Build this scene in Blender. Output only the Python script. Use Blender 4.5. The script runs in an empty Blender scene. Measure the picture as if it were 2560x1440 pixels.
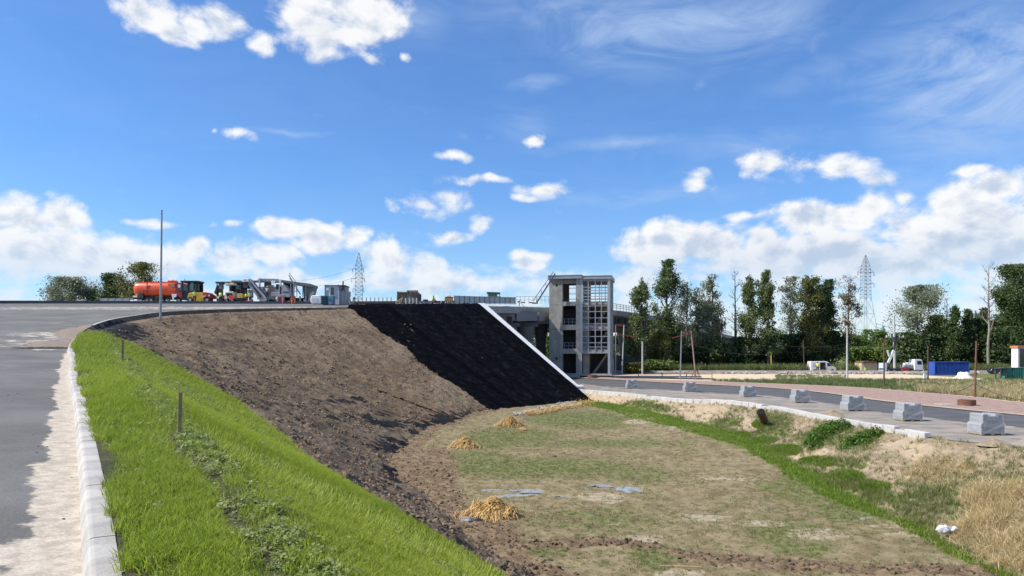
import bpy, bmesh, math, random
import numpy as np
from mathutils import Vector, Matrix, Euler
R_=math.radians
rng=np.random.default_rng(7); random.seed(7)
scene=bpy.context.scene
COL=scene.collection
# ---------------------------------------------------------------- camera
F=1862.; HZ=880.; CX=1280.; CZ=4.1
cam_d=bpy.data.cameras.new('camera'); cam=bpy.data.objects.new('camera',cam_d); COL.objects.link(cam)
cam.location=(0,0,CZ); cam.rotation_euler=(R_(90),0,0)
cam_d.sensor_width=36; cam_d.lens=F/2560*36; cam_d.shift_y=(HZ-720)/2560
cam_d.clip_start=.1; cam_d.clip_end=20000
scene.camera=cam
# ---------------------------------------------------------------- light
SUN_EL=47.; SUN_AZ=-9.       # sun stands to the left, a little beyond the picture plane
sd=Vector((-math.cos(R_(SUN_EL))*math.cos(R_(SUN_AZ)), math.cos(R_(SUN_EL))*math.sin(R_(SUN_AZ)), math.sin(R_(SUN_EL))))
sun_d=bpy.data.lights.new('sun','SUN'); sun=bpy.data.objects.new('sun',sun_d); COL.objects.link(sun)
sun_d.energy=5.0; sun_d.angle=R_(.53); sun_d.color=(1,.955,.88)
sun.rotation_euler=sd.to_track_quat('Z','Y').to_euler(); sun.location=(-60,10,60)
scene.cycles.max_bounces=5; scene.cycles.diffuse_bounces=2; scene.cycles.glossy_bounces=2; scene.cycles.transmission_bounces=3; scene.cycles.transparent_max_bounces=6
vs=scene.view_settings
vs.view_transform='Standard'; vs.look='None'; vs.exposure=0.36; vs.gamma=1; vs.use_curve_mapping=False
world=bpy.data.worlds.new('World'); scene.world=world; world.use_nodes=True
world.cycles.sampling_method='MANUAL'; world.cycles.sample_map_resolution=256
def P(px,py,d): return ((px-CX)/F*d, d, CZ+(HZ-py)/F*d)
def G0(px,py,z=0.):
    d=(CZ-z)*F/(py-HZ); return ((px-CX)/F*d,d,z)
class NT:
    def __init__(s,tree): s.t=tree; s.n=tree.nodes; s.l=tree.links
    def new(s,typ,**kw):
        n=s.n.new(typ)
        for k,v in kw.items(): setattr(n,k,v)
        return n
    def link(s,a,b): s.l.new(a,b)
    def inp(s,sock,v):
        if v is None: return
        if hasattr(v,'is_linked') or isinstance(v,bpy.types.NodeSocket): s.l.new(v,sock)
        else: sock.default_value=v
    def math(s,op,a,b=None,c=None,clamp=False):
        n=s.new('ShaderNodeMath',operation=op); n.use_clamp=clamp
        s.inp(n.inputs[0],a); s.inp(n.inputs[1],b); s.inp(n.inputs[2],c); return n.outputs[0]
    def noise(s,vec,scale,detail=4,rough=.55,dist=0.,out='Fac'):
        n=s.new('ShaderNodeTexNoise'); s.inp(n.inputs['Vector'],vec)
        n.inputs['Scale'].default_value=scale; n.inputs['Detail'].default_value=detail
        n.inputs['Roughness'].default_value=rough; n.inputs['Distortion'].default_value=dist
        return n.outputs[out]
    def mix(s,f,a,b,blend='MIX'):
        n=s.new('ShaderNodeMix',data_type='RGBA',blend_type=blend)
        s.inp(n.inputs[0],f)
        for k,v in ((6,a),(7,b)):
            if isinstance(v,(tuple,list)): v=tuple(v)+((1,) if len(v)==3 else ())
            s.inp(n.inputs[k],v)
        return n.outputs[2]
    def step(s,v,a,b):
        n=s.new('ShaderNodeMapRange',interpolation_type='SMOOTHSTEP')
        s.inp(n.inputs['Value'],v); n.inputs['From Min'].default_value=a; n.inputs['From Max'].default_value=b
        return n.outputs['Result']
    def mapping(s,vec,loc=(0,0,0),rot=(0,0,0),scale=(1,1,1),vt='POINT'):
        n=s.new('ShaderNodeMapping',vector_type=vt); s.inp(n.inputs[0],vec)
        n.inputs['Location'].default_value=loc; n.inputs['Rotation'].default_value=rot; n.inputs['Scale'].default_value=scale
        return n.outputs[0]
# --- sky with clouds, all by direction
def build_world():
    t=world.node_tree; t.nodes.clear(); N=NT(t)
    out=N.new('ShaderNodeOutputWorld')
    sky=N.new('ShaderNodeTexSky',sky_type='NISHITA'); sky.sun_disc=False
    sky.sun_elevation=R_(SUN_EL); sky.sun_rotation=math.atan2(sd.x,sd.y)
    sky.altitude=50; sky.air_density=1.0; sky.dust_density=.35; sky.ozone_density=3.0
    # clouds as a node group, sampled twice (second time a little towards the sun) for shading
    g=bpy.data.node_groups.new('cloud_cover','ShaderNodeTree')
    g.interface.new_socket('Dir',in_out='INPUT',socket_type='NodeSocketVector')
    g.interface.new_socket('Density',in_out='OUTPUT',socket_type='NodeSocketFloat')
    g.interface.new_socket('Wisp',in_out='OUTPUT',socket_type='NodeSocketFloat')
    for k_ in ('El','Relief','Mass','Base'): g.interface.new_socket(k_,in_out='OUTPUT',socket_type='NodeSocketFloat')
    Q=NT(g); gi=Q.new('NodeGroupInput'); go=Q.new('NodeGroupOutput'); D=gi.outputs[0]
    sx=Q.new('ShaderNodeSeparateXYZ'); Q.link(D,sx.inputs[0])
    az=Q.math('ARCTAN2',sx.outputs[0],sx.outputs[1])
    hh=Q.math('SQRT',Q.math('ADD',Q.math('MULTIPLY',sx.outputs[0],sx.outputs[0]),Q.math('MULTIPLY',sx.outputs[1],sx.outputs[1])))
    el=Q.math('ARCTAN2',sx.outputs[2],hh)
    cb=Q.new('ShaderNodeCombineXYZ'); Q.link(az,cb.inputs[0]); Q.link(el,cb.inputs[1]); AE=cb.outputs[0]
    # gentle warp so no cloud is a clean ellipse
    w=Q.noise(D,9,3,.5,out='Color')
    va=Q.new('ShaderNodeVectorMath',operation='MULTIPLY_ADD'); Q.link(w,va.inputs[0]); va.inputs[1].default_value=(.075,.055,0); va.inputs[2].default_value=(-.0375,-.0275,0)
    vb=Q.new('ShaderNodeVectorMath',operation='ADD'); Q.link(AE,vb.inputs[0]); Q.link(va.outputs[0],vb.inputs[1]); AW=vb.outputs[0]
    def ae(px,py):
        a=math.atan((px-CX)/F); return a, math.atan((HZ-py)/F*math.cos(a))
    def blobs(lst,vec):
        acc=None
        for (cx,cy,rx,ry,k) in lst:
            a,e=ae(cx,cy); ax=rx/F*math.cos(a)**2*2; ey=ry/F*math.cos(a)*2
            m=Q.mapping(vec,loc=(a,e,0),scale=(ax,ey,1),vt='TEXTURE')
            gr=Q.new('ShaderNodeTexGradient',gradient_type='SPHERICAL'); Q.link(m,gr.inputs[0])
            v=Q.math('MULTIPLY',gr.outputs['Fac'],k)
            acc=v if acc is None else Q.math('SMOOTH_MAX',acc,v,.12)
        return acc
    cu=[(345,30,66,38,.95),(420,68,56,22,.9),(490,52,38,34,.8),(562,36,45,30,.75),(650,98,28,22,.8),
        (745,35,62,52,1.),(800,100,46,36,.95),(915,40,78,60,1.05),(925,95,45,26,.85),(935,152,28,14,.7),(1010,142,16,16,.7),
        (597,328,30,18,.8),(545,327,10,8,.6),
        (40,550,90,50,1.1),(170,535,55,40,1.05),(120,630,220,76,1.0),(330,640,140,56,.95),(480,615,34,26,.9),(570,668,70,44,.95),
        (690,590,46,22,.95),(800,600,60,28,1),(900,605,48,26,.95),(660,650,60,25,.9),(970,650,50,35,.95),(380,548,60,10,.75),(585,564,26,12,.7),(520,562,18,12,.65),
        (1080,514,70,28,.85),(1205,566,24,26,.8),(1140,600,64,15,.75),(1060,675,60,32,.9),(1330,665,44,18,.9),(1000,706,430,26,.8),(640,705,150,24,.7),
        (1378,470,66,20,.85),(1320,493,30,9,.7),(1342,336,26,15,.8),(1740,443,36,22,.85),(1140,404,48,9,.6),(1210,454,70,8,.62),
        (1640,600,70,36,1.1),(1760,605,110,38,1.15),(1910,605,48,34,1.1),(2080,545,110,38,1.15),(2160,512,52,36,1.15),(2010,640,280,52,1.1),
        (2260,560,90,55,1),(2330,600,130,60,1.05),(2420,500,95,52,1.1),(2500,465,70,40,1.1),(2540,570,110,80,1.05),(2250,660,380,50,1),(2240,490,32,18,.8),
        (1930,405,55,26,.8),(2060,415,90,26,.75),(2170,440,50,24,.7),(2430,415,36,18,.8),(1890,540,90,14,.62),(1600,700,60,28,.9),
        (2900,520,300,120,1.1),(-400,560,300,90,1.1),(-300,100,160,80,.9),(3000,150,200,60,.7)]
    m=blobs(cu,AW)
    # scattered fair-weather cloud everywhere else (outside the frame too): a low bank and loose heaps
    low=Q.math('MULTIPLY',Q.math('SUBTRACT',1.,Q.step(el,.045,.12)),.58)
    front=Q.math('LESS_THAN',Q.math('ABSOLUTE',az),.68)
    gen=Q.math('MULTIPLY',Q.step(Q.noise(D,3.2,2,.5),.52,.70),.75)
    gen=Q.math('MULTIPLY',gen,Q.math('SUBTRACT',1.,front))
    m=Q.math('SMOOTH_MAX',Q.math('SMOOTH_MAX',m,low,.1),gen,.1)
    def puffs(vec):
        ds=Q.mapping(vec,scale=(1,1,1.35))
        n1=Q.noise(ds,13,8,.66,.35)
        vo=Q.new('ShaderNodeTexVoronoi',feature='F1'); Q.link(ds,vo.inputs['Vector']); vo.inputs['Scale'].default_value=30; vo.inputs['Detail'].default_value=1
        return Q.math('ADD',Q.math('MULTIPLY',Q.math('SUBTRACT',n1,.5),1.45),Q.math('MULTIPLY',Q.math('SUBTRACT',.62,vo.outputs['Distance']),.34))
    of=Q.new('ShaderNodeVectorMath',operation='ADD'); Q.link(D,of.inputs[0]); of.inputs[1].default_value=(-.011,0,.013)
    p1=puffs(D); p2=puffs(of.outputs[0])
    Q.link(Q.math('SUBTRACT',p1,p2),go.inputs[3]); Q.link(m,go.inputs[4])
    Q.link(blobs([(1750,650,150,30,1),(2010,655,200,40,1),(2270,655,260,50,1),(2460,610,150,50,1),(1930,605,90,20,.6),(120,690,250,50,.9),(300,700,160,30,.7),(1085,530,60,12,.8),(790,75,60,30,.5),(1380,485,60,10,.6)],AW),go.inputs[5])
    dens=Q.math('ADD',m,Q.math('MULTIPLY',p1,Q.math('MULTIPLY',m,4.,clamp=True)))
    Q.link(dens,go.inputs[0])
    ci=[(1480,25,230,40,.8),(1640,80,200,60,1),(1820,60,190,60,.9),(2480,180,230,130,1.2),(2180,175,190,26,.7),(2240,236,120,9,.9),(2400,160,90,30,.7),
        (1330,210,60,8,.6),(1550,355,160,12,.6),(1850,360,140,22,.6),(1600,490,190,16,.6),(1310,300,60,30,.5),(1050,40,60,40,.5),(720,325,70,5,.5),(2300,420,160,40,.5),(3000,200,300,90,1)]
    wv=Q.mapping(D,rot=(0,0,.3),scale=(1.0,1,3.2))
    wn=Q.noise(wv,6,8,.62,1.2)
    cw=blobs(ci,AW)
    wisp=Q.math('MULTIPLY',cw,Q.step(wn,.24,.74))
    Q.link(wisp,go.inputs[1]); Q.link(el,go.inputs[2])
    tc=N.new('ShaderNodeTexCoord'); DIR=tc.outputs['Generated']
    g1=N.new('ShaderNodeGroup'); g1.node_tree=g; N.link(DIR,g1.inputs[0])
    d1=g1.outputs[0]; el=g1.outputs[2]
    alpha=N.math('MULTIPLY',N.step(d1,.15,.62),N.step(el,-.05,-.02))
    lit=N.step(N.math('ADD',g1.outputs[3],N.math('MULTIPLY',N.math('SUBTRACT',.70,d1),.40)),-.34,.16)
    ccol=N.mix(lit,(.56,.65,.80),(1.0,1.0,1.0))
    ccol=N.mix(N.math('MULTIPLY',g1.outputs[5],N.math('MULTIPLY_ADD',lit,-.55,1.0),clamp=True),ccol,(.50,.60,.74))
    lowc=N.math('SUBTRACT',1.,N.step(el,.03,.17))
    ccol=N.mix(N.math('MULTIPLY',lowc,.35),ccol,(.66,.76,.92))
    # sky itself: Nishita, pushed a little to the deep phone-camera blue
    skc=N.mix(1.,sky.outputs[0],N.mix(N.step(el,.0,.26),(.78,.93,1.10),(.56,.84,1.16)),'MULTIPLY')
    bg1=N.new('ShaderNodeBackground'); N.link(skc,bg1.inputs[0]); bg1.inputs[1].default_value=.118
    bg2=N.new('ShaderNodeBackground'); N.link(ccol,bg2.inputs[0]); bg2.inputs[1].default_value=.78
    bg3=N.new('ShaderNodeBackground'); bg3.inputs[0].default_value=(.50,.66,.95,1); bg3.inputs[1].default_value=.75
    ms0=N.new('ShaderNodeMixShader'); N.link(N.math('MULTIPLY',g1.outputs[1],1.05,clamp=True),ms0.inputs[0]); N.link(bg1.outputs[0],ms0.inputs[1]); N.link(bg3.outputs[0],ms0.inputs[2])
    ms=N.new('ShaderNodeMixShader')
    haze=N.step(el,-.01,.16)
    a=N.math('MULTIPLY',alpha,N.math('MULTIPLY_ADD',haze,.42,.55))
    N.link(a,ms.inputs[0]); N.link(ms0.outputs[0],ms.inputs[1]); N.link(bg2.outputs[0],ms.inputs[2])
    N.link(ms.outputs[0],out.inputs[0])
build_world()
# ---------------------------------------------------------------- helpers: noise, meshes, things, materials
def _h(ix,iy,seed):
    n=(ix.astype(np.int64)*374761393+iy.astype(np.int64)*668265263+seed*974634777)&0x7fffffff
    n=((n^(n>>13))*1274126177)&0x7fffffff
    return ((n^(n>>16))&0xffff)/65535.
def vnoise(x,y,seed=0):
    x=np.asarray(x,float); y=np.asarray(y,float)
    ix=np.floor(x); iy=np.floor(y); fx=x-ix; fy=y-iy
    fx=fx*fx*(3-2*fx); fy=fy*fy*(3-2*fy)
    a=_h(ix,iy,seed); b=_h(ix+1,iy,seed); c=_h(ix,iy+1,seed); d=_h(ix+1,iy+1,seed)
    return a+(b-a)*fx+(c-a)*fy+(a-b-c+d)*fx*fy
def fbm(x,y,sc,octv=4,seed=0,rough=.55):
    v=0;a=1;t=0
    for o in range(octv):
        v=v+a*vnoise(np.asarray(x)*sc+17*o,np.asarray(y)*sc-9*o,seed+o*31); t+=a; a*=rough; sc*=2.03
    return v/t
def sst(v,a,b):
    t=np.clip((np.asarray(v,float)-a)/(b-a),0,1); return t*t*(3-2*t)
def link_obj(name,me,mats,parent=None,smooth=False):
    o=bpy.data.objects.new(name,me); COL.objects.link(o)
    if not isinstance(mats,(list,tuple)): mats=[mats]
    for m in mats: me.materials.append(m)
    if smooth: me.polygons.foreach_set('use_smooth',[True]*len(me.polygons))
    if parent is not None: o.parent=parent
    return o
def tag(o,label=None,cat=None,group=None,kind=None):
    if label: o['label']=label
    if cat: o['category']=cat
    if group: o['group']=group
    if kind: o['kind']=kind
    return o
def thing(name,label,cat,loc=(0,0,0),rz=0.,group=None):
    o=bpy.data.objects.new(name,None); COL.objects.link(o); o.empty_display_size=.2
    o.location=loc; o.rotation_euler=(0,0,rz); return tag(o,label,cat,group)
def grid_mesh(name,V,attrs=None):
    """V: (n,m,3) array -> quad grid mesh, attrs: dict name->(n,m) float or (n,m,3)"""
    n,m=V.shape[:2]; me=bpy.data.meshes.new(name)
    me.vertices.add(n*m); me.vertices.foreach_set('co',V.reshape(-1).astype(np.float32))
    i=np.arange(n-1)[:,None]*m+np.arange(m-1)[None,:]
    q=np.stack([i,i+1,i+m+1,i+m],-1).reshape(-1,4)
    # keep normals up
    me.loops.add(q.size); me.polygons.add(len(q))
    a=V[0,0];b=V[0,1];c=V[1,0]
    a,b,c=[Vector(V[n//2,m//2]),Vector(V[n//2,m//2+1]) if m//2+1<m else Vector(V[n//2,m//2-1]),None]
    nz=np.cross(V[:-1,1:]-V[:-1,:-1],V[1:,:-1]-V[:-1,:-1])[...,2].mean()
    if nz<0: q=q[:,::-1]
    me.loops.foreach_set('vertex_index',q.reshape(-1).astype(np.int32))
    me.polygons.foreach_set('loop_start',(np.arange(len(q))*4).astype(np.int32))
    me.update(calc_edges=True)
    if attrs:
        for k,v in attrs.items():
            if v.ndim==3:
                at=me.attributes.new(k,'FLOAT_VECTOR','POINT'); at.data.foreach_set('vector',v.reshape(-1).astype(np.float32))
            else:
                at=me.attributes.new(k,'FLOAT','POINT'); at.data.foreach_set('value',v.reshape(-1).astype(np.float32))
    me.validate(); return me
def tri_mesh(name,V,T,quads=False,attrs=None):
    k=4 if quads else 3
    me=bpy.data.meshes.new(name); V=np.asarray(V,np.float32).reshape(-1,3); T=np.asarray(T,np.int32).reshape(-1,k)
    me.vertices.add(len(V)); me.vertices.foreach_set('co',V.reshape(-1))
    me.loops.add(T.size); me.polygons.add(len(T))
    me.loops.foreach_set('vertex_index',T.reshape(-1)); me.polygons.foreach_set('loop_start',(np.arange(len(T))*k).astype(np.int32))
    me.update(calc_edges=True)
    if attrs:
        for kk,v in attrs.items():
            at=me.attributes.new(kk,'FLOAT','POINT'); at.data.foreach_set('value',np.asarray(v,np.float32).reshape(-1))
    return me
class MB:
    """collects simple solids, builds ONE mesh object"""
    def __init__(s): s.v=[]; s.f=[]
    def add(s,vs,fs):
        k=len(s.v); s.v+= [tuple(v) for v in vs]; s.f+=[tuple(i+k for i in f) for f in fs]; return s
    def box(s,x0,x1,y0,y1,z0,z1,M=None):
        vs=[(x,y,z) for z in (z0,z1) for y in (y0,y1) for x in (x0,x1)]
        if M is not None: vs=[tuple(M@Vector(v)) for v in vs]
        return s.add(vs,[(0,2,3,1),(4,5,7,6),(0,1,5,4),(2,6,7,3),(0,4,6,2),(1,3,7,5)])
    def hexa(s,b,t):
        """b,t: 4 corner points each, bottom and top, same winding"""
        return s.add(list(b)+list(t),[(3,2,1,0),(4,5,6,7),(0,1,5,4),(1,2,6,5),(2,3,7,6),(3,0,4,7)])
    def bar(s,p,q,w,h=None,up=(0,0,1)):
        p=Vector(p);q=Vector(q);h=h or w; d=(q-p)
        if d.length<1e-6: return s
        d.normalize(); u=Vector(up)
        if abs(d.dot(u))>.98: u=Vector((0,1,0))
        a=d.cross(u).normalized()*w/2; b=a.cross(d).normalized()*h/2
        return s.hexa([p-a-b,p+a-b,p+a+b,p-a+b],[q-a-b,q+a-b,q+a+b,q-a+b])
    def tube(s,p,q,r0,r1=None,n=10,caps=True):
        p=Vector(p);q=Vector(q); r1=r0 if r1 is None else r1
        d=(q-p).normalized(); u=Vector((0,0,1)) if abs(d.z)<.95 else Vector((1,0,0))
        a=d.cross(u).normalized(); b=d.cross(a)
        vs=[]
        for c,r in ((p,r0),(q,r1)):
            for i in range(n):
                t=2*math.pi*i/n; vs.append(c+a*math.cos(t)*r+b*math.sin(t)*r)
        fs=[(i,(i+1)%n,n+(i+1)%n,n+i) for i in range(n)]
        if caps: fs+=[tuple(range(n-1,-1,-1)),tuple(range(n,2*n))]
        return s.add(vs,fs)
    def poly(s,pts,off):
        """flat polygon pts (3-D) extruded by off vector"""
        n=len(pts); o=Vector(off); vs=[Vector(p) for p in pts]+[Vector(p)+o for p in pts]
        return s.add(vs,[tuple(range(n-1,-1,-1)),tuple(range(n,2*n))]+[(i,(i+1)%n,n+(i+1)%n,n+i) for i in range(n)])
    def prism(s,prof,x0,x1,axis='x'):
        """prof: list (y,z) extruded along x (or (x,z) along y)"""
        if axis=='x': return s.poly([(x0,a,b) for a,b in prof],(x1-x0,0,0))
        return s.poly([(a,x0,b) for a,b in prof],(0,x1-x0,0))
    def build(s,name,mat,parent=None,bevel=0,smooth=False,seg=1):
        me=bpy.data.meshes.new(name); me.from_pydata(s.v,[],s.f)
        bm=bmesh.new(); bm.from_mesh(me); bmesh.ops.recalc_face_normals(bm,faces=bm.faces[:])
        if bevel: bmesh.ops.bevel(bm,geom=bm.edges[:],offset=bevel,segments=seg,affect='EDGES',profile=.6)
        bm.to_mesh(me); bm.free()
        o=link_obj(name,me,mat,parent,smooth=False)
        if smooth:
            me.polygons.foreach_set('use_smooth',[True]*len(me.polygons))
            try: me.set_sharp_from_angle(angle=R_(40))
            except Exception: pass
        return o
_mc={}
def mat(name,c1,c2=None,scale=4.,rough=.7,metal=0.,bump=0.,bscale=None,detail=5,spec=.4,lo=.35,hi=.65,c3=None,s3=1.,alpha=None,trans=0.,obj_rand=0.):
    if name in _mc: return _mc[name]
    m=bpy.data.materials.new(name); m.use_nodes=True; t=m.node_tree; t.nodes.clear(); N=NT(t)
    out=N.new('ShaderNodeOutputMaterial'); b=N.new('ShaderNodeBsdfPrincipled')
    b.inputs['Roughness'].default_value=rough; b.inputs['Metallic'].default_value=metal; b.inputs['Specular IOR Level'].default_value=spec
    tc=N.new('ShaderNodeTexCoord'); V=tc.outputs['Object']
    if c2 is None: c2=tuple(c*.8 for c in c1)
    f=N.step(N.noise(V,scale,detail,.6),lo,hi)
    c=N.mix(f,c1,c2)
    if c3 is not None: c=N.mix(N.step(N.noise(V,s3,4,.6),.52,.68),c,c3)
    if obj_rand:
        oi=N.new('ShaderNodeObjectInfo'); hs=N.new('ShaderNodeHueSaturation')
        N.link(N.math('MULTIPLY_ADD',oi.outputs['Random'],obj_rand*2,1-obj_rand),hs.inputs['Value']); N.link(c,hs.inputs['Color']); c=hs.outputs[0]
    N.link(c,b.inputs['Base Color'])
    if bump:
        bn=N.new('ShaderNodeBump'); bn.inputs['Strength'].default_value=1.; bn.inputs['Distance'].default_value=bump
        N.link(N.noise(V,bscale or scale*3,6,.6),bn.inputs['Height']); N.link(bn.outputs[0],b.inputs['Normal'])
    s=b.outputs[0]
    if trans:
        tr=N.new('ShaderNodeBsdfTranslucent'); N.link(c,tr.inputs[0]); mx=N.new('ShaderNodeMixShader'); mx.inputs[0].default_value=trans
        N.link(s,mx.inputs[1]); N.link(tr.outputs[0],mx.inputs[2]); s=mx.outputs[0]
    if alpha is not None: b.inputs['Alpha'].default_value=alpha
    N.link(s,out.inputs[0]); _mc[name]=m; return m
def leafmat(name,c1,c2,trans=.35,scale=.6,rough=.55,hrand=.25):
    """foliage: hue by clump noise and by a per-leaf random attribute"""
    if name in _mc: return _mc[name]
    m=bpy.data.materials.new(name); m.use_nodes=True; t=m.node_tree; t.nodes.clear(); N=NT(t)
    out=N.new('ShaderNodeOutputMaterial'); b=N.new('ShaderNodeBsdfPrincipled'); b.inputs['Roughness'].default_value=rough; b.inputs['Specular IOR Level'].default_value=.35
    tc=N.new('ShaderNodeTexCoord'); at=N.new('ShaderNodeAttribute'); at.attribute_name='rnd'
    oi=N.new('ShaderNodeObjectInfo')
    f=N.math('ADD',N.math('MULTIPLY',N.step(N.noise(tc.outputs['Object'],scale,3),.35,.65),.6),N.math('MULTIPLY',at.outputs['Fac'],.4))
    f=N.math('ADD',f,N.math('MULTIPLY_ADD',oi.outputs['Random'],hrand*2,-hrand),clamp=True)
    c=N.mix(f,c1,c2); N.link(c,b.inputs['Base Color'])
    tr=N.new('ShaderNodeBsdfTranslucent'); N.link(c,tr.inputs[0]); mx=N.new('ShaderNodeMixShader'); mx.inputs[0].default_value=trans
    N.link(b.outputs[0],mx.inputs[1]); N.link(tr.outputs[0],mx.inputs[2]); N.link(mx.outputs[0],out.inputs[0])
    _mc[name]=m; return m
def scatter(name,pts,sources,scl,rotz=None,tilt=None,label=None,cat=None,seed=1,kind='stuff',rot=None):
    """ONE object that instances small source meshes on points (ground cover)"""
    pts=np.asarray(pts,np.float32); n=len(pts); r=np.random.default_rng(seed)
    me=bpy.data.meshes.new(name); me.vertices.add(n); me.vertices.foreach_set('co',pts.reshape(-1))
    if rot is None:
        rot=np.zeros((n,3),np.float32); rot[:,2]=r.uniform(0,6.283,n) if rotz is None else rotz
        tl=.12 if tilt is None else tilt
        rot[:,0]=r.normal(0,tl,n); rot[:,1]=r.normal(0,tl,n)
    a=me.attributes.new('rot','FLOAT_VECTOR','POINT'); a.data.foreach_set('vector',np.asarray(rot,np.float32).reshape(-1))
    a=me.attributes.new('scl','FLOAT','POINT'); a.data.foreach_set('value',(np.ones(n)*scl).astype(np.float32))
    a=me.attributes.new('vi','INT','POINT'); a.data.foreach_set('value',r.integers(0,len(sources),n).astype(np.int32))
    o=bpy.data.objects.new(name,me); COL.objects.link(o)
    c=bpy.data.collections.new(name+'_kinds')
    for i,(sm,mt) in enumerate(sources):
        so=bpy.data.objects.new('%s_kind_%d'%(name,i),sm)
        if not sm.materials: sm.materials.append(mt)
        c.objects.link(so)
    g=bpy.data.node_groups.new(name+'_scatter','GeometryNodeTree'); g.is_modifier=True
    g.interface.new_socket('Geometry',in_out='INPUT',socket_type='NodeSocketGeometry'); g.interface.new_socket('Geometry',in_out='OUTPUT',socket_type='NodeSocketGeometry')
    nn=g.nodes; gi=nn.new('NodeGroupInput'); go=nn.new('NodeGroupOutput')
    ci=nn.new('GeometryNodeCollectionInfo'); ci.inputs['Collection'].default_value=c; ci.inputs['Separate Children'].default_value=True; ci.inputs['Reset Children'].default_value=True
    ip=nn.new('GeometryNodeInstanceOnPoints'); ip.inputs['Pick Instance'].default_value=True
    def na(nm,tp):
        x=nn.new('GeometryNodeInputNamedAttribute'); x.data_type=tp; x.inputs['Name'].default_value=nm; return x.outputs[0]
    er=nn.new('FunctionNodeEulerToRotation')
    g.links.new(gi.outputs[0],ip.inputs['Points']); g.links.new(ci.outputs[0],ip.inputs['Instance'])
    g.links.new(na('vi','INT'),ip.inputs['Instance Index']); g.links.new(na('rot','FLOAT_VECTOR'),er.inputs[0]); g.links.new(er.outputs[0],ip.inputs['Rotation'])
    g.links.new(na('scl','FLOAT'),ip.inputs['Scale']); g.links.new(ip.outputs[0],go.inputs[0])
    md=o.modifiers.new('scatter','NODES'); md.node_group=g
    return tag(o,label,cat,None,kind)
# ================================================================ TERRAIN
def smooth_path(ctrl,step=.2):
    """Catmull-Rom through control points, resampled at even arc length"""
    C=np.array(ctrl,float); pts=[]
    E=np.vstack([2*C[0]-C[1],C,2*C[-1]-C[-2]])
    for i in range(1,len(E)-2):
        p0,p1,p2,p3=E[i-1:i+3]; n=40
        # centripetal parametrisation
        t0=0;t1=t0+np.linalg.norm(p1-p0)**.5;t2=t1+np.linalg.norm(p2-p1)**.5;t3=t2+np.linalg.norm(p3-p2)**.5
        t=np.linspace(t1,t2,n,endpoint=False)[:,None]
        A1=(t1-t)/(t1-t0)*p0+(t-t0)/(t1-t0)*p1;A2=(t2-t)/(t2-t1)*p1+(t-t1)/(t2-t1)*p2;A3=(t3-t)/(t3-t2)*p2+(t-t2)/(t3-t2)*p3
        B1=(t2-t)/(t2-t0)*A1+(t-t0)/(t2-t0)*A2;B2=(t3-t)/(t3-t1)*A2+(t-t1)/(t3-t1)*A3
        pts.append((t2-t)/(t2-t1)*B1+(t-t1)/(t2-t1)*B2)
    pts=np.vstack(pts+[C[-1:]]); L=np.r_[0,np.cumsum(np.linalg.norm(np.diff(pts[:,:2],axis=0),axis=1))]
    s=np.arange(0,L[-1],step); return np.stack([np.interp(s,L,pts[:,k]) for k in range(pts.shape[1])],1),s
near=[(6.2,-12,2.35),(3.2,-6,2.40),(.2,0,2.52),(-2.43,4.65,2.70),(-5.0,9,2.89),(-8.6,15,3.22),(-11.8,20.2,3.54),(-14.6,25,3.89),(-17.8,30.2,4.28),(-21.2,36.5,4.86)]
far=[P(237,812,45.5),P(285,797,51.5),P(350,787,57),P(400,780,61.5),P(500,775,67.5),P(640,771,75),P(740,770,80),P(860,768,86),P(1000,766,93),P(1190,764,102)]
DS=.2
TP,TS=smooth_path(near+far,DS)      # top kerb line (grass side of kerb), x y z
k5=np.ones(25)/25
for k in range(3):
    e=np.r_[np.full(12,TP[0,k]),TP[:,k],np.full(12,TP[-1,k])]; 
    sm=np.convolve(e,k5,'valid'); TP[12:-12,k]=sm[12:-12]
TT=np.gradient(TP[:,:2],axis=0); TT/=np.linalg.norm(TT,axis=1)[:,None]
TN=np.stack([TT[:,1],-TT[:,0]],1)        # to the right of travel = down the slope
_e=np.clip((TS-TS[-1]+22)/22,0,1)[:,None]; _e=_e*_e*(3-2*_e)
TN=TN*(1-_e)+np.array([[.56,-.83]])*_e; TN/=np.linalg.norm(TN,axis=1)[:,None]
def s_of(d):                              # arc length where the path reaches depth d
    return float(np.interp(d,TP[:,1],TS))
def tpi(s,k): return np.interp(s,TS,TP[:,k])
def zfield(y): return np.interp(y,[-20,20,33,38,45,55,65,80,95],[-2.4,-2.4,-2.3,-2.08,-1.78,-1.55,-1.42,-1.28,-1.2])
SH=1.2
def ratio(s): return np.interp(s,[0,s_of(20),s_of(34),s_of(43),s_of(56),s_of(70),s_of(84),s_of(102)],[1.75,1.8,2.1,2.6,2.75,2.45,2.05,1.95])
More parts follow.
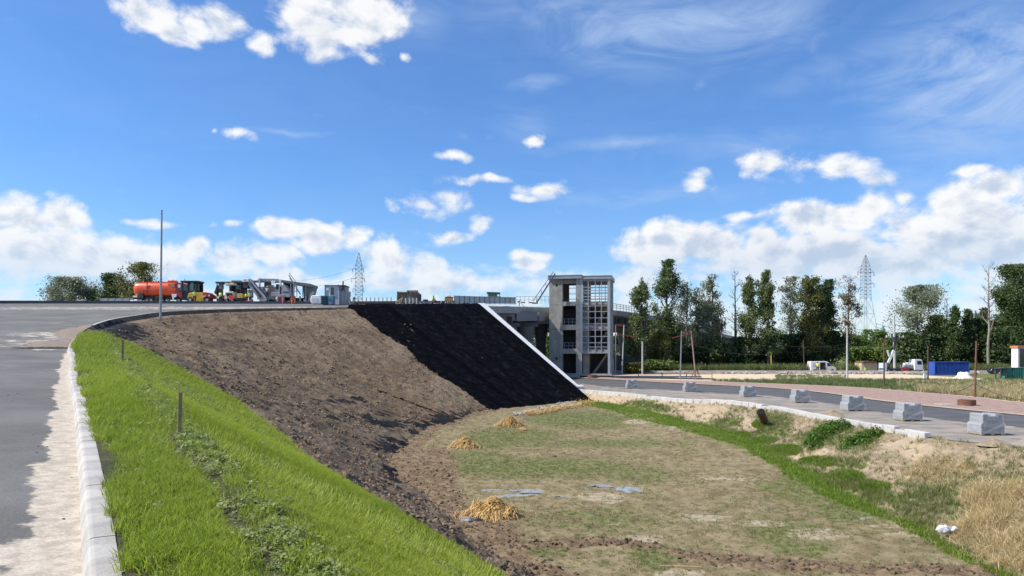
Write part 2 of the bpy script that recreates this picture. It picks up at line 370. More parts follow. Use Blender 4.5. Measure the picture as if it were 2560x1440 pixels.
# solve toe distance for each path sample
W=np.full(len(TS),14.)
for _ in range(30):
    xt=TP[:,:2]+TN*W[:,None]; W=SH+(TP[:,2]-.04-zfield(xt[:,1]))*ratio(TS)
W=np.clip(W,5,27)
def slope_pt(i,u):
    """i: path index (array), u: 0..1 from kerb to toe (array)"""
    p=u*W[i]; xy=TP[i,:2]+TN[i]*p[...,None]; zt=zfield((TP[i,:2]+TN[i]*W[i][...,None])[...,1])
    z=TP[i,2]-.04*np.clip(p/SH,0,1)-np.maximum(p-SH,0)*((TP[i,2]-.04-zt)/(W[i]-SH)); return xy,z,p
def surf_z(x,y):
    """height of embankment slope / field under (x,y)"""
    d=np.hypot(TP[:,0]-x,TP[:,1]-y); i=int(d.argmin()); v=np.array([x,y])-TP[i,:2]; p=float(v@TN[i])
    f=float(zfield(y))
    if p<0: return float(TP[i,2])
    zt=float(zfield((TP[i,:2]+TN[i]*W[i])[1]))
    z=TP[i,2]-.04*min(p/SH,1)-max(p-SH,0)*((TP[i,2]-.04-zt)/(W[i]-SH)); return max(z,f)
def hit(px,py,d0=3,d1=110):
    """where the view through a pixel of the photograph meets slope or field"""
    for d in np.arange(d0,d1,.1):
        x=(px-CX)/F*d; z=CZ+(HZ-py)/F*d
        if z<=surf_z(x,d): return x,d,surf_z(x,d)
    return None
def sp_of(px,py):
    h=hit(px,py); d=np.hypot(TP[:,0]-h[0],TP[:,1]-h[1]); i=int(d.argmin()); return TS[i],float((np.array(h[:2])-TP[i,:2])@TN[i]),h
def to_px(V): 
    y=np.maximum(V[...,1],.5); return CX+F*V[...,0]/y, HZ-F*(V[...,2]-CZ)/y
def pblob(V,lst):
    px,py=to_px(V); a=np.zeros(px.shape)
    for (cx,cy,rx,ry,k) in lst:
        d=np.sqrt(((px-cx)/rx)**2+((py-cy)/ry)**2); a=np.maximum(a,k*np.clip(1.5-d,0,1))
    return np.where(V[...,1]>1,a,0)
def masked_mat(name,base,layers,bump=.02,bscale=6.,rough=.9,nsc=1.2,extra=None,spec=.2):
    """base=(c1,c2,scale); layers=[(attr,c1,c2,noise scale,noise amount,scale of colour noise)] painted over base where attr+noise passes .5"""
    m=bpy.data.materials.new(name); m.use_nodes=True; t=m.node_tree; t.nodes.clear(); N=NT(t)
    out=N.new('ShaderNodeOutputMaterial'); b=N.new('ShaderNodeBsdfPrincipled'); b.inputs['Roughness'].default_value=rough; b.inputs['Specular IOR Level'].default_value=spec
    tc=N.new('ShaderNodeTexCoord'); V=tc.outputs['Object']
    c=N.mix(N.step(N.noise(V,base[2],8,.65),.36,.64),base[0],base[1])
    for (at,c1,c2,ns,na,cs) in layers:
        a=N.new('ShaderNodeAttribute'); a.attribute_name=at
        f=N.math('ADD',a.outputs['Fac'],N.math('MULTIPLY',N.math('SUBTRACT',N.noise(V,ns,7,.65),.5),na))
        f=N.step(f,.42,.58)
        c=N.mix(f,c,N.mix(N.step(N.noise(V,cs,6,.6),.36,.64),c1,c2))
    fine=N.noise(V,bscale*3.3,5,.65)
    c=N.mix(.55,c,N.mix(N.step(fine,.3,.7),(.45,.45,.45),(1.0,1.0,1.0)),'MULTIPLY') if extra=='grain' else c
    N.link(c,b.inputs['Base Color'])
    bn=N.new('ShaderNodeBump'); bn.inputs['Strength'].default_value=1; bn.inputs['Distance'].default_value=bump
    N.link(N.noise(V,bscale,9,.68),bn.inputs['Height']); N.link(bn.outputs[0],b.inputs['Normal'])
    N.link(b.outputs[0],out.inputs[0]); return m
def structure(o): o['kind']='structure'; return o

# ---- embankment slope
S0,S1=0,len(TS)-1
ss=np.arange(TS[20],TS[-1],.17); us=np.linspace(0,1.06,128)
ii=np.interp(ss,TS,np.arange(len(TS)))
def slope_grid(ssv,uv,ext=0.):
    i0=np.clip(ii_of(ssv).astype(int),0,len(TS)-2); f=(ii_of(ssv)-i0)[:,None]
    C=TP[i0]*(1-f)+TP[i0+1]*f; Nn=TN[i0]*(1-f)+TN[i0+1]*f; Wv=W[i0]*(1-f[:,0])+W[i0+1]*f[:,0]
    xt=C[:,:2]+Nn*Wv[:,None]; zt=zfield(xt[:,1])
    p=uv[None,:]*Wv[:,None]; xy=C[:,None,:2]+Nn[:,None,:]*p[...,None]
    z=C[:,2:3]-.04*np.clip(p/SH,0,1)-np.maximum(p-SH,0)*((C[:,2]-.04-zt)/(Wv-SH))[:,None]
    return np.dstack([xy,z]),p,Wv
def ii_of(s): return np.interp(s,TS,np.arange(len(TS)))
V,Pp,Wv=slope_grid(ss,us)
Sg=np.repeat(ss[:,None],len(us),1); X,Y=V[...,0],V[...,1]
sgE=s_of(43.); 
pg=np.interp(ss,[0,38,49,52,54.8,57,58.5],[6.35,6.35,6.5,5.6,4.2,1.6,-.6])[:,None]   # width of the grassed strip
isg=1-sst(Pp-pg-(fbm(X,Y,1.3,3,5)-.5)*.5,-.1,.15)
# raked soil: clods and down-slope ribs
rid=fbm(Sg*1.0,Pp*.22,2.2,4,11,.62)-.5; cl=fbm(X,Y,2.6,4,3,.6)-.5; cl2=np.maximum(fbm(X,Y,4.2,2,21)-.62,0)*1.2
big=fbm(X,Y,.35,3,8)-.5
amp=(1-isg)*sst(Pp,.3,1.6)
V[...,2]+=amp*(rid*.40+cl*.20+cl2*.5+big*.42)
V[...,2]-=(sst(Pp-pg,-.05,.12)*(1-sst(Pp-pg,.2,.8)))*.16*sst(-(Sg-58),0,3)      # lip where the sod stops
V[...,2]+=isg*(fbm(X,Y,1.5,3,4)-.5)*.05
V[...,2]-=.34*sst(Sg,s_of(40),s_of(47))*sst(Pp,.02,.25)*(1-sst(Pp,1.5,6))
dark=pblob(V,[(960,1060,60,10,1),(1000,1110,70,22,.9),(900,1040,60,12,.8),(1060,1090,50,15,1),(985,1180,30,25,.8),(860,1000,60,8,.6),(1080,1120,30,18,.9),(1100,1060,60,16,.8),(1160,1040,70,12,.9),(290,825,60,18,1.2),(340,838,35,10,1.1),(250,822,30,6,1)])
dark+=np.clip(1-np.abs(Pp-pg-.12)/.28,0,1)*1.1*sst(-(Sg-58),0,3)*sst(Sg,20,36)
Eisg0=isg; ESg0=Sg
dark=np.where(dark>.03,dark-.15+rid*3.6,dark)+(rid<-.16)*.28*sst(Pp,3,8)*(1-Eisg0)*sst(ESg0,20,40)*(ESg0<s_of(88))  # showing fabric streaked; furrows also darkened in colour as if shaded
soilpale=sst(big,-.02,.10)*.7+sst(-(Pp-4.5),-1,1)*.35*sst(Sg,60,70)
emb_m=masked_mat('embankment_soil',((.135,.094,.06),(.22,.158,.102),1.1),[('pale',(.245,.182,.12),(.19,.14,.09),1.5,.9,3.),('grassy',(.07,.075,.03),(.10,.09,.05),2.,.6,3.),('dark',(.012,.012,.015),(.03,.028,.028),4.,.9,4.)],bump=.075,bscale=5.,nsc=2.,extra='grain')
EV=V.copy(); EPp=Pp.copy(); ESg=Sg.copy(); Eisg=isg.copy(); Edark=dark.copy()
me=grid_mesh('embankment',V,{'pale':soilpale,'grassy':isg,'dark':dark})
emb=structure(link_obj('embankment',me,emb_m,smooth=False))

# ---- valley field
ys=np.r_[np.arange(-12,14,.5),np.arange(14,50,.16),np.arange(50,92,.3)]
toeR=np.array([(14.3,-12,-2.4),(14.4,10,-2.4)]+[(x,y,z) for x,y,z in [(14.5,21.5,-2.37),(14.7,25.6,-2.36),(14.95,29,-2.29),(15.1,33,-2.25),(15.3,38.5,-1.95),(15.5,45,-1.66),(15.3,50,-1.5),(14.8,55,-1.38),(13.6,61,-1.3),(12.2,71,-1.3),(9.7,80,-1.22),(8.2,86,-1.2),(7.5,95,-1.2)]])
TX=TP[:,:2]+TN*W[:,None]
o_=np.argsort(TX[:,1]); 
def Lx(y): return np.array([TX[np.abs(TX[:,1]-v)<.6][:,0].min() if (np.abs(TX[:,1]-v)<.6).any() else TX[np.abs(TX[:,1]-v).argmin(),0] for v in y])-2.2
lx=Lx(ys); lx=np.convolve(np.r_[[lx[0]]*5,lx,[lx[-1]]*5],np.ones(11)/11,'valid'); lx=np.minimum(lx,3.5)
rx=np.interp(ys,toeR[:,1],toeR[:,0])+1.4; rz=np.interp(ys,toeR[:,1],toeR[:,2])
uu=np.linspace(0,1,150)
X=lx[:,None]+(rx-lx)[:,None]*uu; Y=np.repeat(ys[:,None],len(uu),1)
zL=zfield(ys)[:,None]; Z=zL+(rz[:,None]-zL)*sst(uu,.6,.95)[None,:]
FV=np.dstack([X,Y,Z])
# distance to slope toe on the left
dl=X-(lx[:,None]+2.2); dr=(rx-1.4)[:,None]-X
tracks=pblob(FV,[(1340,1366,130,9,1.2),(1480,1358,130,8,1.2),(1600,1366,60,9,1),(1700,1385,60,10,.9),(1830,1400,120,12,1.1),(2000,1415,160,13,1.2),(2300,1425,230,12,1.2),(2490,1432,80,12,1)])
mud=np.maximum(np.clip(1.1-dl/ (1.6+1.2*fbm(X,Y,.5,2,3)),0,1)*1.1,tracks)
mud=np.maximum(mud,pblob(FV,[(1190,1350,120,60,1),(1250,1400,90,40,.8),(1140,1420,60,40,.9),(1090,1180,60,70,.9),(1120,1260,50,60,.8)]))
green=pblob(FV,[(1460,1050,110,20,1.1),(1280,1090,100,18,1),(1220,1100,60,20,1.1),(1330,1170,250,22,.8),(1500,1110,200,10,.5),(1180,1150,90,18,.7),(2050,1215,130,40,.75),(2150,1260,120,40,.7),(1640,1390,60,30,.8),(1950,1330,90,40,.55),(1350,1380,60,15,.6),(1480,1300,180,30,.35),(1600,1185,100,20,.5),(2000,1370,80,20,.5)])
green+= .30*fbm(X,Y,.35,3,77)
px_,py_=to_px(FV)
ditch=np.clip(1.25-dr/(1.3+.9*fbm(X,Y,.4,2,5)+2.2*sst(Y,40,60)),0,1)*1.1*sst(Y,24,34)
ditch=np.maximum(ditch,np.clip(1.2-dr/.9,0,1)*.75)
sand=pblob(FV,[(1590,1030,50,14,.9),(1640,1050,50,10,.8),(1720,1070,60,8,.8),(1590,1055,40,7,.8),(1500,1243,60,10,1),(1530,1256,30,6,.9),(1760,1295,60,10,.9),(1600,1350,60,14,.9),(1910,1310,70,10,.8),(2050,1340,90,12,.7),(1830,1195,120,8,.5),(2210,1315,60,6,.6),(2030,1330,60,12,.7),(2420,1415,100,10,.5),(1700,1437,80,12,.8),(1560,1310,40,6,.6),(2300,1335,80,8,.9)])
edge=np.clip(1-np.abs(dr-.35)/.22,0,1)*.8*(1-sst(Y,34,37))
sand=np.maximum(sand,edge)
cl=fbm(X,Y,3.,4,9,.6)-.5
mudm=sst(mud+(fbm(X,Y,2,3,31)-.5)*.6,.35,.65)
FV[...,2]+=(fbm(X,Y,.22,3,2)-.5)*.14+(fbm(X,Y,2.2,3,6)-.5)*.035+mudm*(cl*.20+np.maximum(fbm(X,Y,4.5,2,12)-.6,0)*.40)+ .05*sst(tracks,.3,.9)
PUD=[(1315,1222,60,6),(1300,1233,55,5),(1570,1218,40,9),(1490,1212,30,5),(1405,1237,26,3),(1250,1238,26,3),(2160,1293,24,4),(1360,1200,16,2.5),(1230,1222,40,4)]
FV[...,2]-=.075*np.clip(pblob(FV,[(a,b,c,d,1) for a,b,c,d in PUD]),0,1)
FV[...,2]+=(fbm(X,Y*1.4,1.1,4,66)-.5)*.07
fld_m=masked_mat('field_soil',((.20,.155,.08),(.32,.255,.145),1.4),[('green',(.14,.15,.045),(.235,.22,.10),1.4,2.1,3.5),('ditch',(.12,.17,.025),(.17,.21,.045),1.5,1.3,2.5),('sand',(.47,.385,.265),(.33,.265,.17),2.6,1.9,3.),('mud',(.15,.10,.058),(.26,.185,.11),1.8,1.1,2.5)],bump=.05,bscale=3.6,nsc=2.,extra='grain')
field=structure(link_obj('field',grid_mesh('field',FV,{'green':green,'ditch':ditch,'sand':sand,'mud':mud}),fld_m))

# ---- right-hand road, its kerb line and the bank
K=[(21.5,-12,0),(21.6,10,0),(21.8,25,0),(21.9,32.2,0)]+[G0(2345,1096),G0(2245,1076),G0(2120,1056),G0(2020,1036),G0(1920,1018),(17.6,61,0)]+[P(1700,1001,66),P(1560,986,77),P(1440,975.5,88),P(1385,968,100),P(1340,962,112)]
KP,KS=smooth_path(K,.4)
FE=[(33.5,-12,0),(33.5,10,0),(33.3,25,0),(33,38,0),G0(2560,1040),G0(2400,1025),G0(2200,1003),G0(2060,983),G0(1920,970),G0(1750,961.5),G0(1600,953.5),G0(1500,948),(6,124,0),(1,134,0),(-3,142,0)]
VE=[(44,-12,0),(44,10,0),(43.5,30,0),(43,48,0),G0(2560,1007),G0(2440,993),G0(2320,983),G0(2120,967.5),G0(1920,959),G0(1750,953),G0(1560,946.5),(13,125,0),(8,132,0),(4,140,0),(0,148,0)]
def resample(ctrl,n):
    p,s=smooth_path(ctrl,.3); t=np.linspace(0,s[-1],n); return np.stack([np.interp(t,s,p[:,k]) for k in range(3)],1)
n=260
# pair by depth so the ruled strips stay square to the view
def by_y(ctrl,yv):
    p,s=smooth_path(ctrl,.3); return np.stack([np.interp(yv,p[:,1],p[:,0]),yv,np.interp(yv,p[:,1],p[:,2])],1)
A=resample(K,n);B=resample(FE,n);C_=resample(VE,n)
def ruled(A,B,m): 
    t=np.linspace(0,1,m)[None,:,None]; return A[:,None,:]*(1-t)+B[:,None,:]*t
RV=ruled(A,B,30); tt=np.repeat(np.linspace(0,1,30)[None,:],n,0)
RV[...,2]+=(fbm(RV[...,0],RV[...,1],.15,2,4)-.5)*.05
dust=(1-.45*sst(RV[...,1],62,85))*(1-sst(tt+(fbm(RV[...,0],RV[...,1]*.3,.4,3,8)-.5)*.22,.34,.66))
rd_m=masked_mat('asphalt_new',((.085,.085,.086),(.115,.113,.110),.5),[('dust',(.33,.28,.225),(.21,.19,.165),1.1,.75,.6)],bump=.006,bscale=20,rough=.85)
road2=structure(link_obj('lower_road',grid_mesh('lower_road',RV,{'dust':dust}),rd_m,smooth=True))
GV=ruled(B+np.array([0,0,.004]),C_,24)
GV[...,2]+=(fbm(GV[...,0],GV[...,1],1.2,3,14)-.5)*.14*np.sin(np.linspace(0,math.pi,24))[None,:]+.05
tt=np.repeat(np.linspace(0,1,24)[None,:],n,0)
vsand=np.maximum(np.clip(1.15-tt/.12,0,1),np.clip(1.15-(1-tt)/.10,0,1)*.8)
gv_m=masked_mat('pink_gravel',((.35,.23,.185),(.44,.31,.26),2.),[('sandy',(.56,.46,.34),(.44,.35,.25),1.5,.8,2.)],bump=.04,bscale=8,extra='grain')
verge=structure(link_obj('gravel_verge',grid_mesh('gravel_verge',GV,{'sandy':vsand}),gv_m))
# bank between field and road: from toe to just behind the kerb blocks
toe_c=[tuple(t) for t in toeR]
TB=resample(toe_c,n*2); KB=None
tb=smooth_path(toe_c,.3)[0]; kb=smooth_path([(x-.12,y,z) for x,y,z in K[:-2]],.3)[0]
# pair kerb points with toe points by depth, kerb lying farther at the same picture column
yk=np.linspace(-11,88.5,560)
kx=np.interp(yk,kb[:,1],kb[:,0]); kz=np.interp(yk,kb[:,1],kb[:,2])
yt=np.interp(yk,[-12,20,36,50,63,77,89],[-13,15,30,42,53.5,67,83])
tx=np.interp(yt,tb[:,1],tb[:,0]); tz=np.interp(yt,tb[:,1],tb[:,2])
m_=46
BV=ruled(np.stack([tx-.5,yt-.1,tz-.12],1),np.stack([kx,yk,kz-.15+.13*sst(-yk,-36.5,-35.5)],1),m_); tt=np.repeat(np.linspace(0,1,m_)[None,:],len(yk),0)
X,Y=BV[...,0],BV[...,1]; side=np.sin(tt*math.pi)
BV[...,2]+=side*(fbm(Y*1.0+X*.35,tt*3,1.4,3,88)-.5)*.28
BV[...,2]+=side*((fbm(X,Y,.35,3,41)-.5)*.55+(fbm(X,Y,1.6,4,17)-.5)*.22)+.05*np.sin(np.clip((tt-.75)/.25,0,1)*math.pi)*sst(fbm(X,Y,.3,2,9),.35,.6)
bgreen=.22+.65*(fbm(X,Y,.3,3,51)-.5)+pblob(BV,[(1600,1012,45,12,.7),(1640,1020,50,10,.7),(1800,1060,50,20,.5),(1930,1065,55,30,.7),(2060,1085,90,30,.6),(2150,1110,60,25,.55),(1700,1012,40,12,.3),(2230,1180,60,25,.4),(2130,1160,60,20,.5),(2140,1210,80,14,.7),(2250,1130,60,20,.3)])
bgreen-=pblob(BV,[(1530,992,60,12,.8),(1700,1010,50,12,.4),(1760,1035,40,20,.6),(1880,1060,20,20,.5),(2010,1060,30,20,.5),(2290,1150,110,60,.7),(2180,1190,60,20,.6),(2220,1205,40,10,.8),(2260,1160,60,40,.6)])
tan=pblob(BV,[(1540,995,70,14,1.1),(1680,1000,60,10,.9),(1760,1030,60,26,.9),(1860,1060,30,20,.7),(2010,1140,60,20,.6),(2290,1130,60,30,.6),(2150,1200,50,10,.8),(2020,1140,30,14,.8)])+.12+.3*(fbm(X,Y,.6,3,61)-.5)
straw=pblob(BV,[(2470,1250,60,34,.75),(2530,1370,80,60,1.),(2440,1340,60,34,.7),(2540,1240,40,28,.6),(2490,1300,60,30,.75),(2350,1180,130,50,.3)])
lush=pblob(BV,[(1965,1125,36,10,1.),(2045,1155,44,9,1.),(2115,1192,44,10,1.),(2185,1218,36,8,1),(1850,1087,30,5,.9),(1905,1102,28,6,1),(1900,1062,18,8,.8)])
bgreen=np.maximum(bgreen,pblob(BV,[(2310,1270,90,60,.8),(2400,1230,110,60,.6),(2200,1240,60,20,.8)]))
bank_m=masked_mat('bank_soil',((.27,.20,.13),(.42,.33,.225),.9),[('tan',(.50,.39,.26),(.39,.295,.19),1.4,1.2,2.),('straw',(.44,.35,.18),(.26,.23,.10),1.3,1.2,3.),('bgreen',(.13,.165,.045),(.24,.25,.10),1.6,1.3,2.5),('lush',(.11,.18,.02),(.17,.25,.035),1.4,.6,2.)],bump=.06,bscale=4.,extra='grain')
bank=structure(link_obj('bank',grid_mesh('bank',BV,{'bgreen':bgreen,'tan':tan,'straw':straw,'lush':lush}),bank_m))

# ---- upper road (ramp), plateau behind it
FLc=[(-40,-12,3.6),(-48,8,4.6),(-56,30,6.0),(-64,52,7.6),P(-256,759.5,80),P(78,758.5,93),P(367,759,102),P(612,759,106),P(745,760,108),P(864,759.5,112),P(1023,758,117),P(1173,757,122)]
dn=[-12,4.65,15,24,36,46,61,75,80,86,93,101.8]
sn=[s_of(d) for d in dn]; FLa=np.array(FLc)
sr=np.r_[np.arange(0,s_of(48),.5),np.arange(s_of(48),TS[-1],.7)]
i_=ii_of(sr); NP=np.stack([np.interp(i_,np.arange(len(TS)),TP[:,k]) for k in range(3)],1); NN=np.stack([np.interp(i_,np.arange(len(TS)),TN[:,k]) for k in range(2)],1)
FP=np.stack([np.interp(sr,sn,FLa[:,k]) for k in range(3)],1)
for k in range(3):
    e=np.r_[np.full(10,FP[0,k]),FP[:,k],np.full(10,FP[-1,k])]; FP[:,k]=np.convolve(e,np.ones(21)/21,'valid')
NP[:,:2]-=NN*.2; NP[:,2]-=.15
tv=np.linspace(0,1,90)**1.8
UV=NP[:,None,:]*(1-tv[None,:,None])+FP[:,None,:]*tv[None,:,None]
dk=np.hypot(UV[...,0]-NP[:,None,0],UV[...,1]-NP[:,None,1])
sg=np.repeat(sr[:,None],90,1)
# cream sand dragged along the kerb
kw=.45+.55*fbm(sg,sg*0,.7,3,3)+.95*sst(-(sg-19),-3,4)
kd=np.clip(1.0-dk/kw,0,1)*1.5*(1-sst(sg,s_of(24),s_of(34)))
kd=np.maximum(kd,pblob(UV,[(90,860,200,18,.42),(140,838,150,12,.5),(500,770,700,4,.5),(200,771,500,5,.45)]))
dirt=pblob(UV,[(140,861,60,9,1.1),(215,835,70,16,1.3),(100,868,60,3,.9),(60,950,40,20,.4),(30,900,40,20,.4),(230,822,40,10,1)])
UV[...,2]+=sst(dirt,.6,1.0)*.05
wet=pblob(UV,[(110,870,75,2.2,1.4)])
up_m=masked_mat('asphalt_ramp',((.145,.138,.128),(.20,.192,.18),.35),[('palestreak',(.34,.29,.23),(.27,.24,.205),.8,.9,.6),('kdust',(.62,.54,.43),(.46,.39,.31),1.6,1.9,7.),('dirt',(.24,.19,.14),(.31,.25,.19),3,.6,5),('wet',(.03,.026,.02),(.05,.04,.03),3,.3,5)],bump=.008,bscale=13,rough=.9,extra='grain')
pst=.22+.5*(fbm(UV[...,0]*.35,UV[...,1],.28,4,13)-.35)
uproad=structure(link_obj('upper_road',grid_mesh('upper_road',UV,{'palestreak':pst,'kdust':kd,'dirt':dirt,'wet':wet}),up_m,smooth=True))
# plateau and its back slope
fd=np.gradient(FP[:,:2],axis=0); fd/=np.linalg.norm(fd,axis=1)[:,None]; fn=np.stack([-fd[:,1],fd[:,0]],1)
pl=[];
for off,dz in ((.0,.30),(2,.32),(8,.34),(16,.30),(17,.0)):
    q=np.c_[FP[:,:2]+fn*off,FP[:,2]+dz]; pl.append(q)
q=np.c_[FP[:,:2]+fn*42,np.full(len(FP),-.5)]; pl.append(q)
PV=np.stack(pl,1)
plat_m=mat('plateau_gravel',(.24,.20,.16),(.34,.29,.24),1.,.9,bump=.03,bscale=5)
structure(link_obj('plateau',grid_mesh('plateau',PV),plat_m))
# ---- ground: one sheet to the horizon, sunk below the valley and the ramp
def gl(lims): 
    r=[]
    for a,b,s in lims: r+=list(np.arange(a,b,s))
    return np.array(r)
gx=np.r_[[-9000,-4000,-1800,-900,-450,-250,-170],gl([(-120,-50,10),(-50,60,2),(60,200,4),(200,420,20)]),[450,700,1200,2500,5000,9000]]
gy=np.r_[[-2000,-600,-200,-80,-30],gl([(-20,240,2),(240,400,10)]),[420,600,900,1500,3000,6000,12000]]
GX,GY=np.meshgrid(gx,gy,indexing='ij')
kx_=np.interp(GY,KP[:,1],KP[:,0]); inside=(GX<kx_+4.5)&(GY<104)&(GX>-44)&(GY>-25)
vex=np.interp(GY,[48,60.6,68.2,74.8,87.7,96.6,104.6,117],[43,41.6,42.5,41.8,39.6,33.2,26.4,17.7])
under=(GY>30)&(GY<117.5)&(GX<vex-3)&(GX>kx_-1)
GZ=np.where(inside,-4.,np.where(under,-1.3,-.06))+np.where(inside|under,0,(fbm(GX,GY,.12,3,5)-.5)*.10*(GY<230)*(GY>100))
weeds=pblob(np.dstack([GX,GY,GZ*0]),[(2150,960,330,10,1),(2420,985,220,20,1),(1850,957,150,4,1),(2500,960,120,8,.9)])
weeds=np.where((GY>172)|(GX>75)|(GX<-30),1.2,weeds)
gsand=pblob(np.dstack([GX,GY,GZ*0]),[(1850,940,330,4,1.2),(2150,938,420,5,1.1),(1700,946,150,3,.9),(2000,946,300,2.5,.9),(2400,945,200,5,1)])
gm=masked_mat('ground_earth',((.40,.30,.225),(.50,.385,.29),.4),[('sandyg',(.66,.53,.37),(.55,.43,.30),.6,.6,.7),('weedy',(.10,.12,.035),(.19,.19,.07),.35,.5,.5)],bump=.05,bscale=2.5)
structure(link_obj('ground',grid_mesh('ground',np.dstack([GX,GY,GZ]),{'weedy':weeds,'sandyg':gsand}),gm))
# ================================================================ KERBS, FABRIC, EDGE BEAM
conc=mat('concrete_pale',(.46,.43,.385),(.38,.35,.31),3.,.85,bump=.006,bscale=25,c3=(.42,.395,.36),s3=1.6,obj_rand=.10)
conc_up=mat('concrete_kerb',(.52,.50,.47),(.44,.42,.39),3.,.85,bump=.004,bscale=25,obj_rand=.08)
def path_frame(s,drop=0.):
    p=Vector([tpi(s,k) for k in range(3)]); a=Vector([tpi(s-.45,k) for k in range(3)]); b=Vector([tpi(s+.45,k) for k in range(3)])
    x=(b-a).normalized(); y=Vector((0,0,1)).cross(x).normalized(); z=x.cross(y)
    M=Matrix((x,y,z)).transposed().to_4x4(); M.translation=p; return M
def stones(thingname,label,cat,s0,s1,prof,L,name,m,bev,group=None):
    base=path_frame(s0).translation; t=thing(thingname,label,cat,base)
    mb=MB(); mb.prism(prof,-L/2+.004,L/2-.004); o=mb.build(name,m,None,bevel=bev,seg=2,smooth=True); me=o.data; bpy.data.objects.remove(o)
    for k,s in enumerate(np.arange(s0,s1,L)):
        q=bpy.data.objects.new(name,me); COL.objects.link(q); q.parent=t
        M=path_frame(float(s)); M.translation-=base; j=random.uniform(-.004,.004); M.translation+=Vector((0,0,j)); q.matrix_local=M@Matrix.Rotation(random.gauss(0,.004),4,'Z')
    return t
# dusty cast marks across the kerb tops
N=NT(conc.node_tree); pb=[n for n in conc.node_tree.nodes if n.type=='BSDF_PRINCIPLED'][0]; src=pb.inputs['Base Color'].links[0].from_socket; tcn=N.new('ShaderNodeTexCoord'); sx_=N.new('ShaderNodeSeparateXYZ'); N.link(tcn.outputs['Object'],sx_.inputs[0])
fr_=N.math('ABSOLUTE',N.math('SUBTRACT',N.math('FRACT',N.math('ADD',N.math('MULTIPLY',sx_.outputs[0],2.),.25)),.5)); fr_=N.math('ADD',fr_,N.math('MULTIPLY',N.math('SUBTRACT',N.noise(tcn.outputs['Object'],5,3),.5),.08))
N.link(N.mix(N.math('MULTIPLY',N.step(fr_,.30,.36),.38),src,(.27,.26,.25)),pb.inputs['Base Color'])
stones('near_kerb','long curved row of pale concrete kerb stones between the ramp asphalt and the green grass','kerb',s_of(-1),s_of(36.3),
       [(.0,-.28),(.0,0),(.14,0),(.165,-.006),(.182,-.025),(.215,-.15),(.215,-.28)],1.0,'kerb_stone',conc,.004)
stones('upper_kerb','raised concrete kerb of the ramp running along the top of the bare earth slope','kerb',s_of(45.8),s_of(101),
       [(.0,-.55),(.0,.0),(.15,0),(.18,-.03),(.2,-.15),(.2,-.55)],1.0,'kerb_stone',conc_up,.01)
# kerb along the far side of the carriageway (too far away to tell its stones apart)
def sweep(name,P3,prof,m,parent=None,ncol=None,smooth=False):
    """prof: list of (n,z) n = to the left of travel"""
    P3=np.asarray(P3,float); T=np.gradient(P3[:,:2],axis=0); T/=np.linalg.norm(T,axis=1)[:,None]; Nn=np.stack([-T[:,1],T[:,0]],1)
    k=len(prof); V=[]; Fc=[]
    for i in range(len(P3)):
        for (a,z) in prof: V.append((P3[i,0]+Nn[i,0]*a,P3[i,1]+Nn[i,1]*a,P3[i,2]+z))
    for i in range(len(P3)-1):
        for j in range(k): Fc.append((i*k+j,i*k+(j+1)%k,(i+1)*k+(j+1)%k,(i+1)*k+j))
    Fc.append(tuple(range(k-1,-1,-1))); Fc.append(tuple((len(P3)-1)*k+j for j in range(k)))
    mb=MB(); mb.add(V,Fc); return mb.build(name,m,parent,smooth=False)
bit=mat('kerb_back_concrete',(.14,.14,.145),(.10,.10,.105),2.,.8)
# ---- black geotextile over the end of the slope, laid in strips
fab_m=mat('geotextile_black',(.0012,.0014,.0028),(.0040,.0044,.0068),1.6,1.,bump=.04,bscale=9,detail=7,spec=.03,obj_rand=.5,c3=(.0085,.0087,.010),s3=1.3)
ft=thing('geotextile_cover','black geotextile sheeting covering the end of the earth slope beside the white edge beam','geotextile',(0,0,0))
sA,sB=s_of(86.2),TS[-1]-.05; NST=14
for k in range(NST):
    f0,f1=k/NST,(k+1)/NST
    uv=np.linspace(.012,1.03,80); w=np.linspace(0,1,9)
    botA=sA-4.5; a=sA+(botA-sA)*uv+(.9*(fbm(uv*14,uv*0,1.,3,5)-.5) if k==0 else 0); 
    sv=(a[None,:]*(1-(f0+(f1-f0)*w)[:,None]*1.0)+sB*(f0+(f1-f0)*w)[:,None])
    G=np.zeros((9,80,3)); 
    for j in range(9):
        for q in range(80): pass
    i0=ii_of(sv); i0c=np.clip(i0.astype(int),0,len(TS)-2); fr=(i0-i0c)[...,None]
    C=TP[i0c]*(1-fr)+TP[i0c+1]*fr; Nn=TN[i0c]*(1-fr)+TN[i0c+1]*fr; Wq=W[i0c]*(1-fr[...,0])+W[i0c+1]*fr[...,0]
    zt=zfield((C[...,:2]+Nn*Wq[...,None])[...,1]); p=uv[None,:]*Wq
    xy=C[...,:2]+Nn*p[...,None]; z=C[...,2]-.30*np.clip(p/SH,0,1)-np.maximum(p-SH,0)*((C[...,2]-.3-zt)/(Wq-SH))
    z=z+.33+.035*np.sin(w*math.pi)[:,None]*(.4+fbm(xy[...,0],xy[...,1],.9,3,60+k))+.07*(fbm(sv*1.,p*.12,.8,3,5)-.5)+(.02 if k%2 else .045)
    z=z+.09*np.clip(w*8-7,0,1)[:,None]
    if k==0: z[0]-=.4
    G=np.dstack([xy,z]); link_obj('fabric_strip',grid_mesh('fabric_strip',G),fab_m,ft)
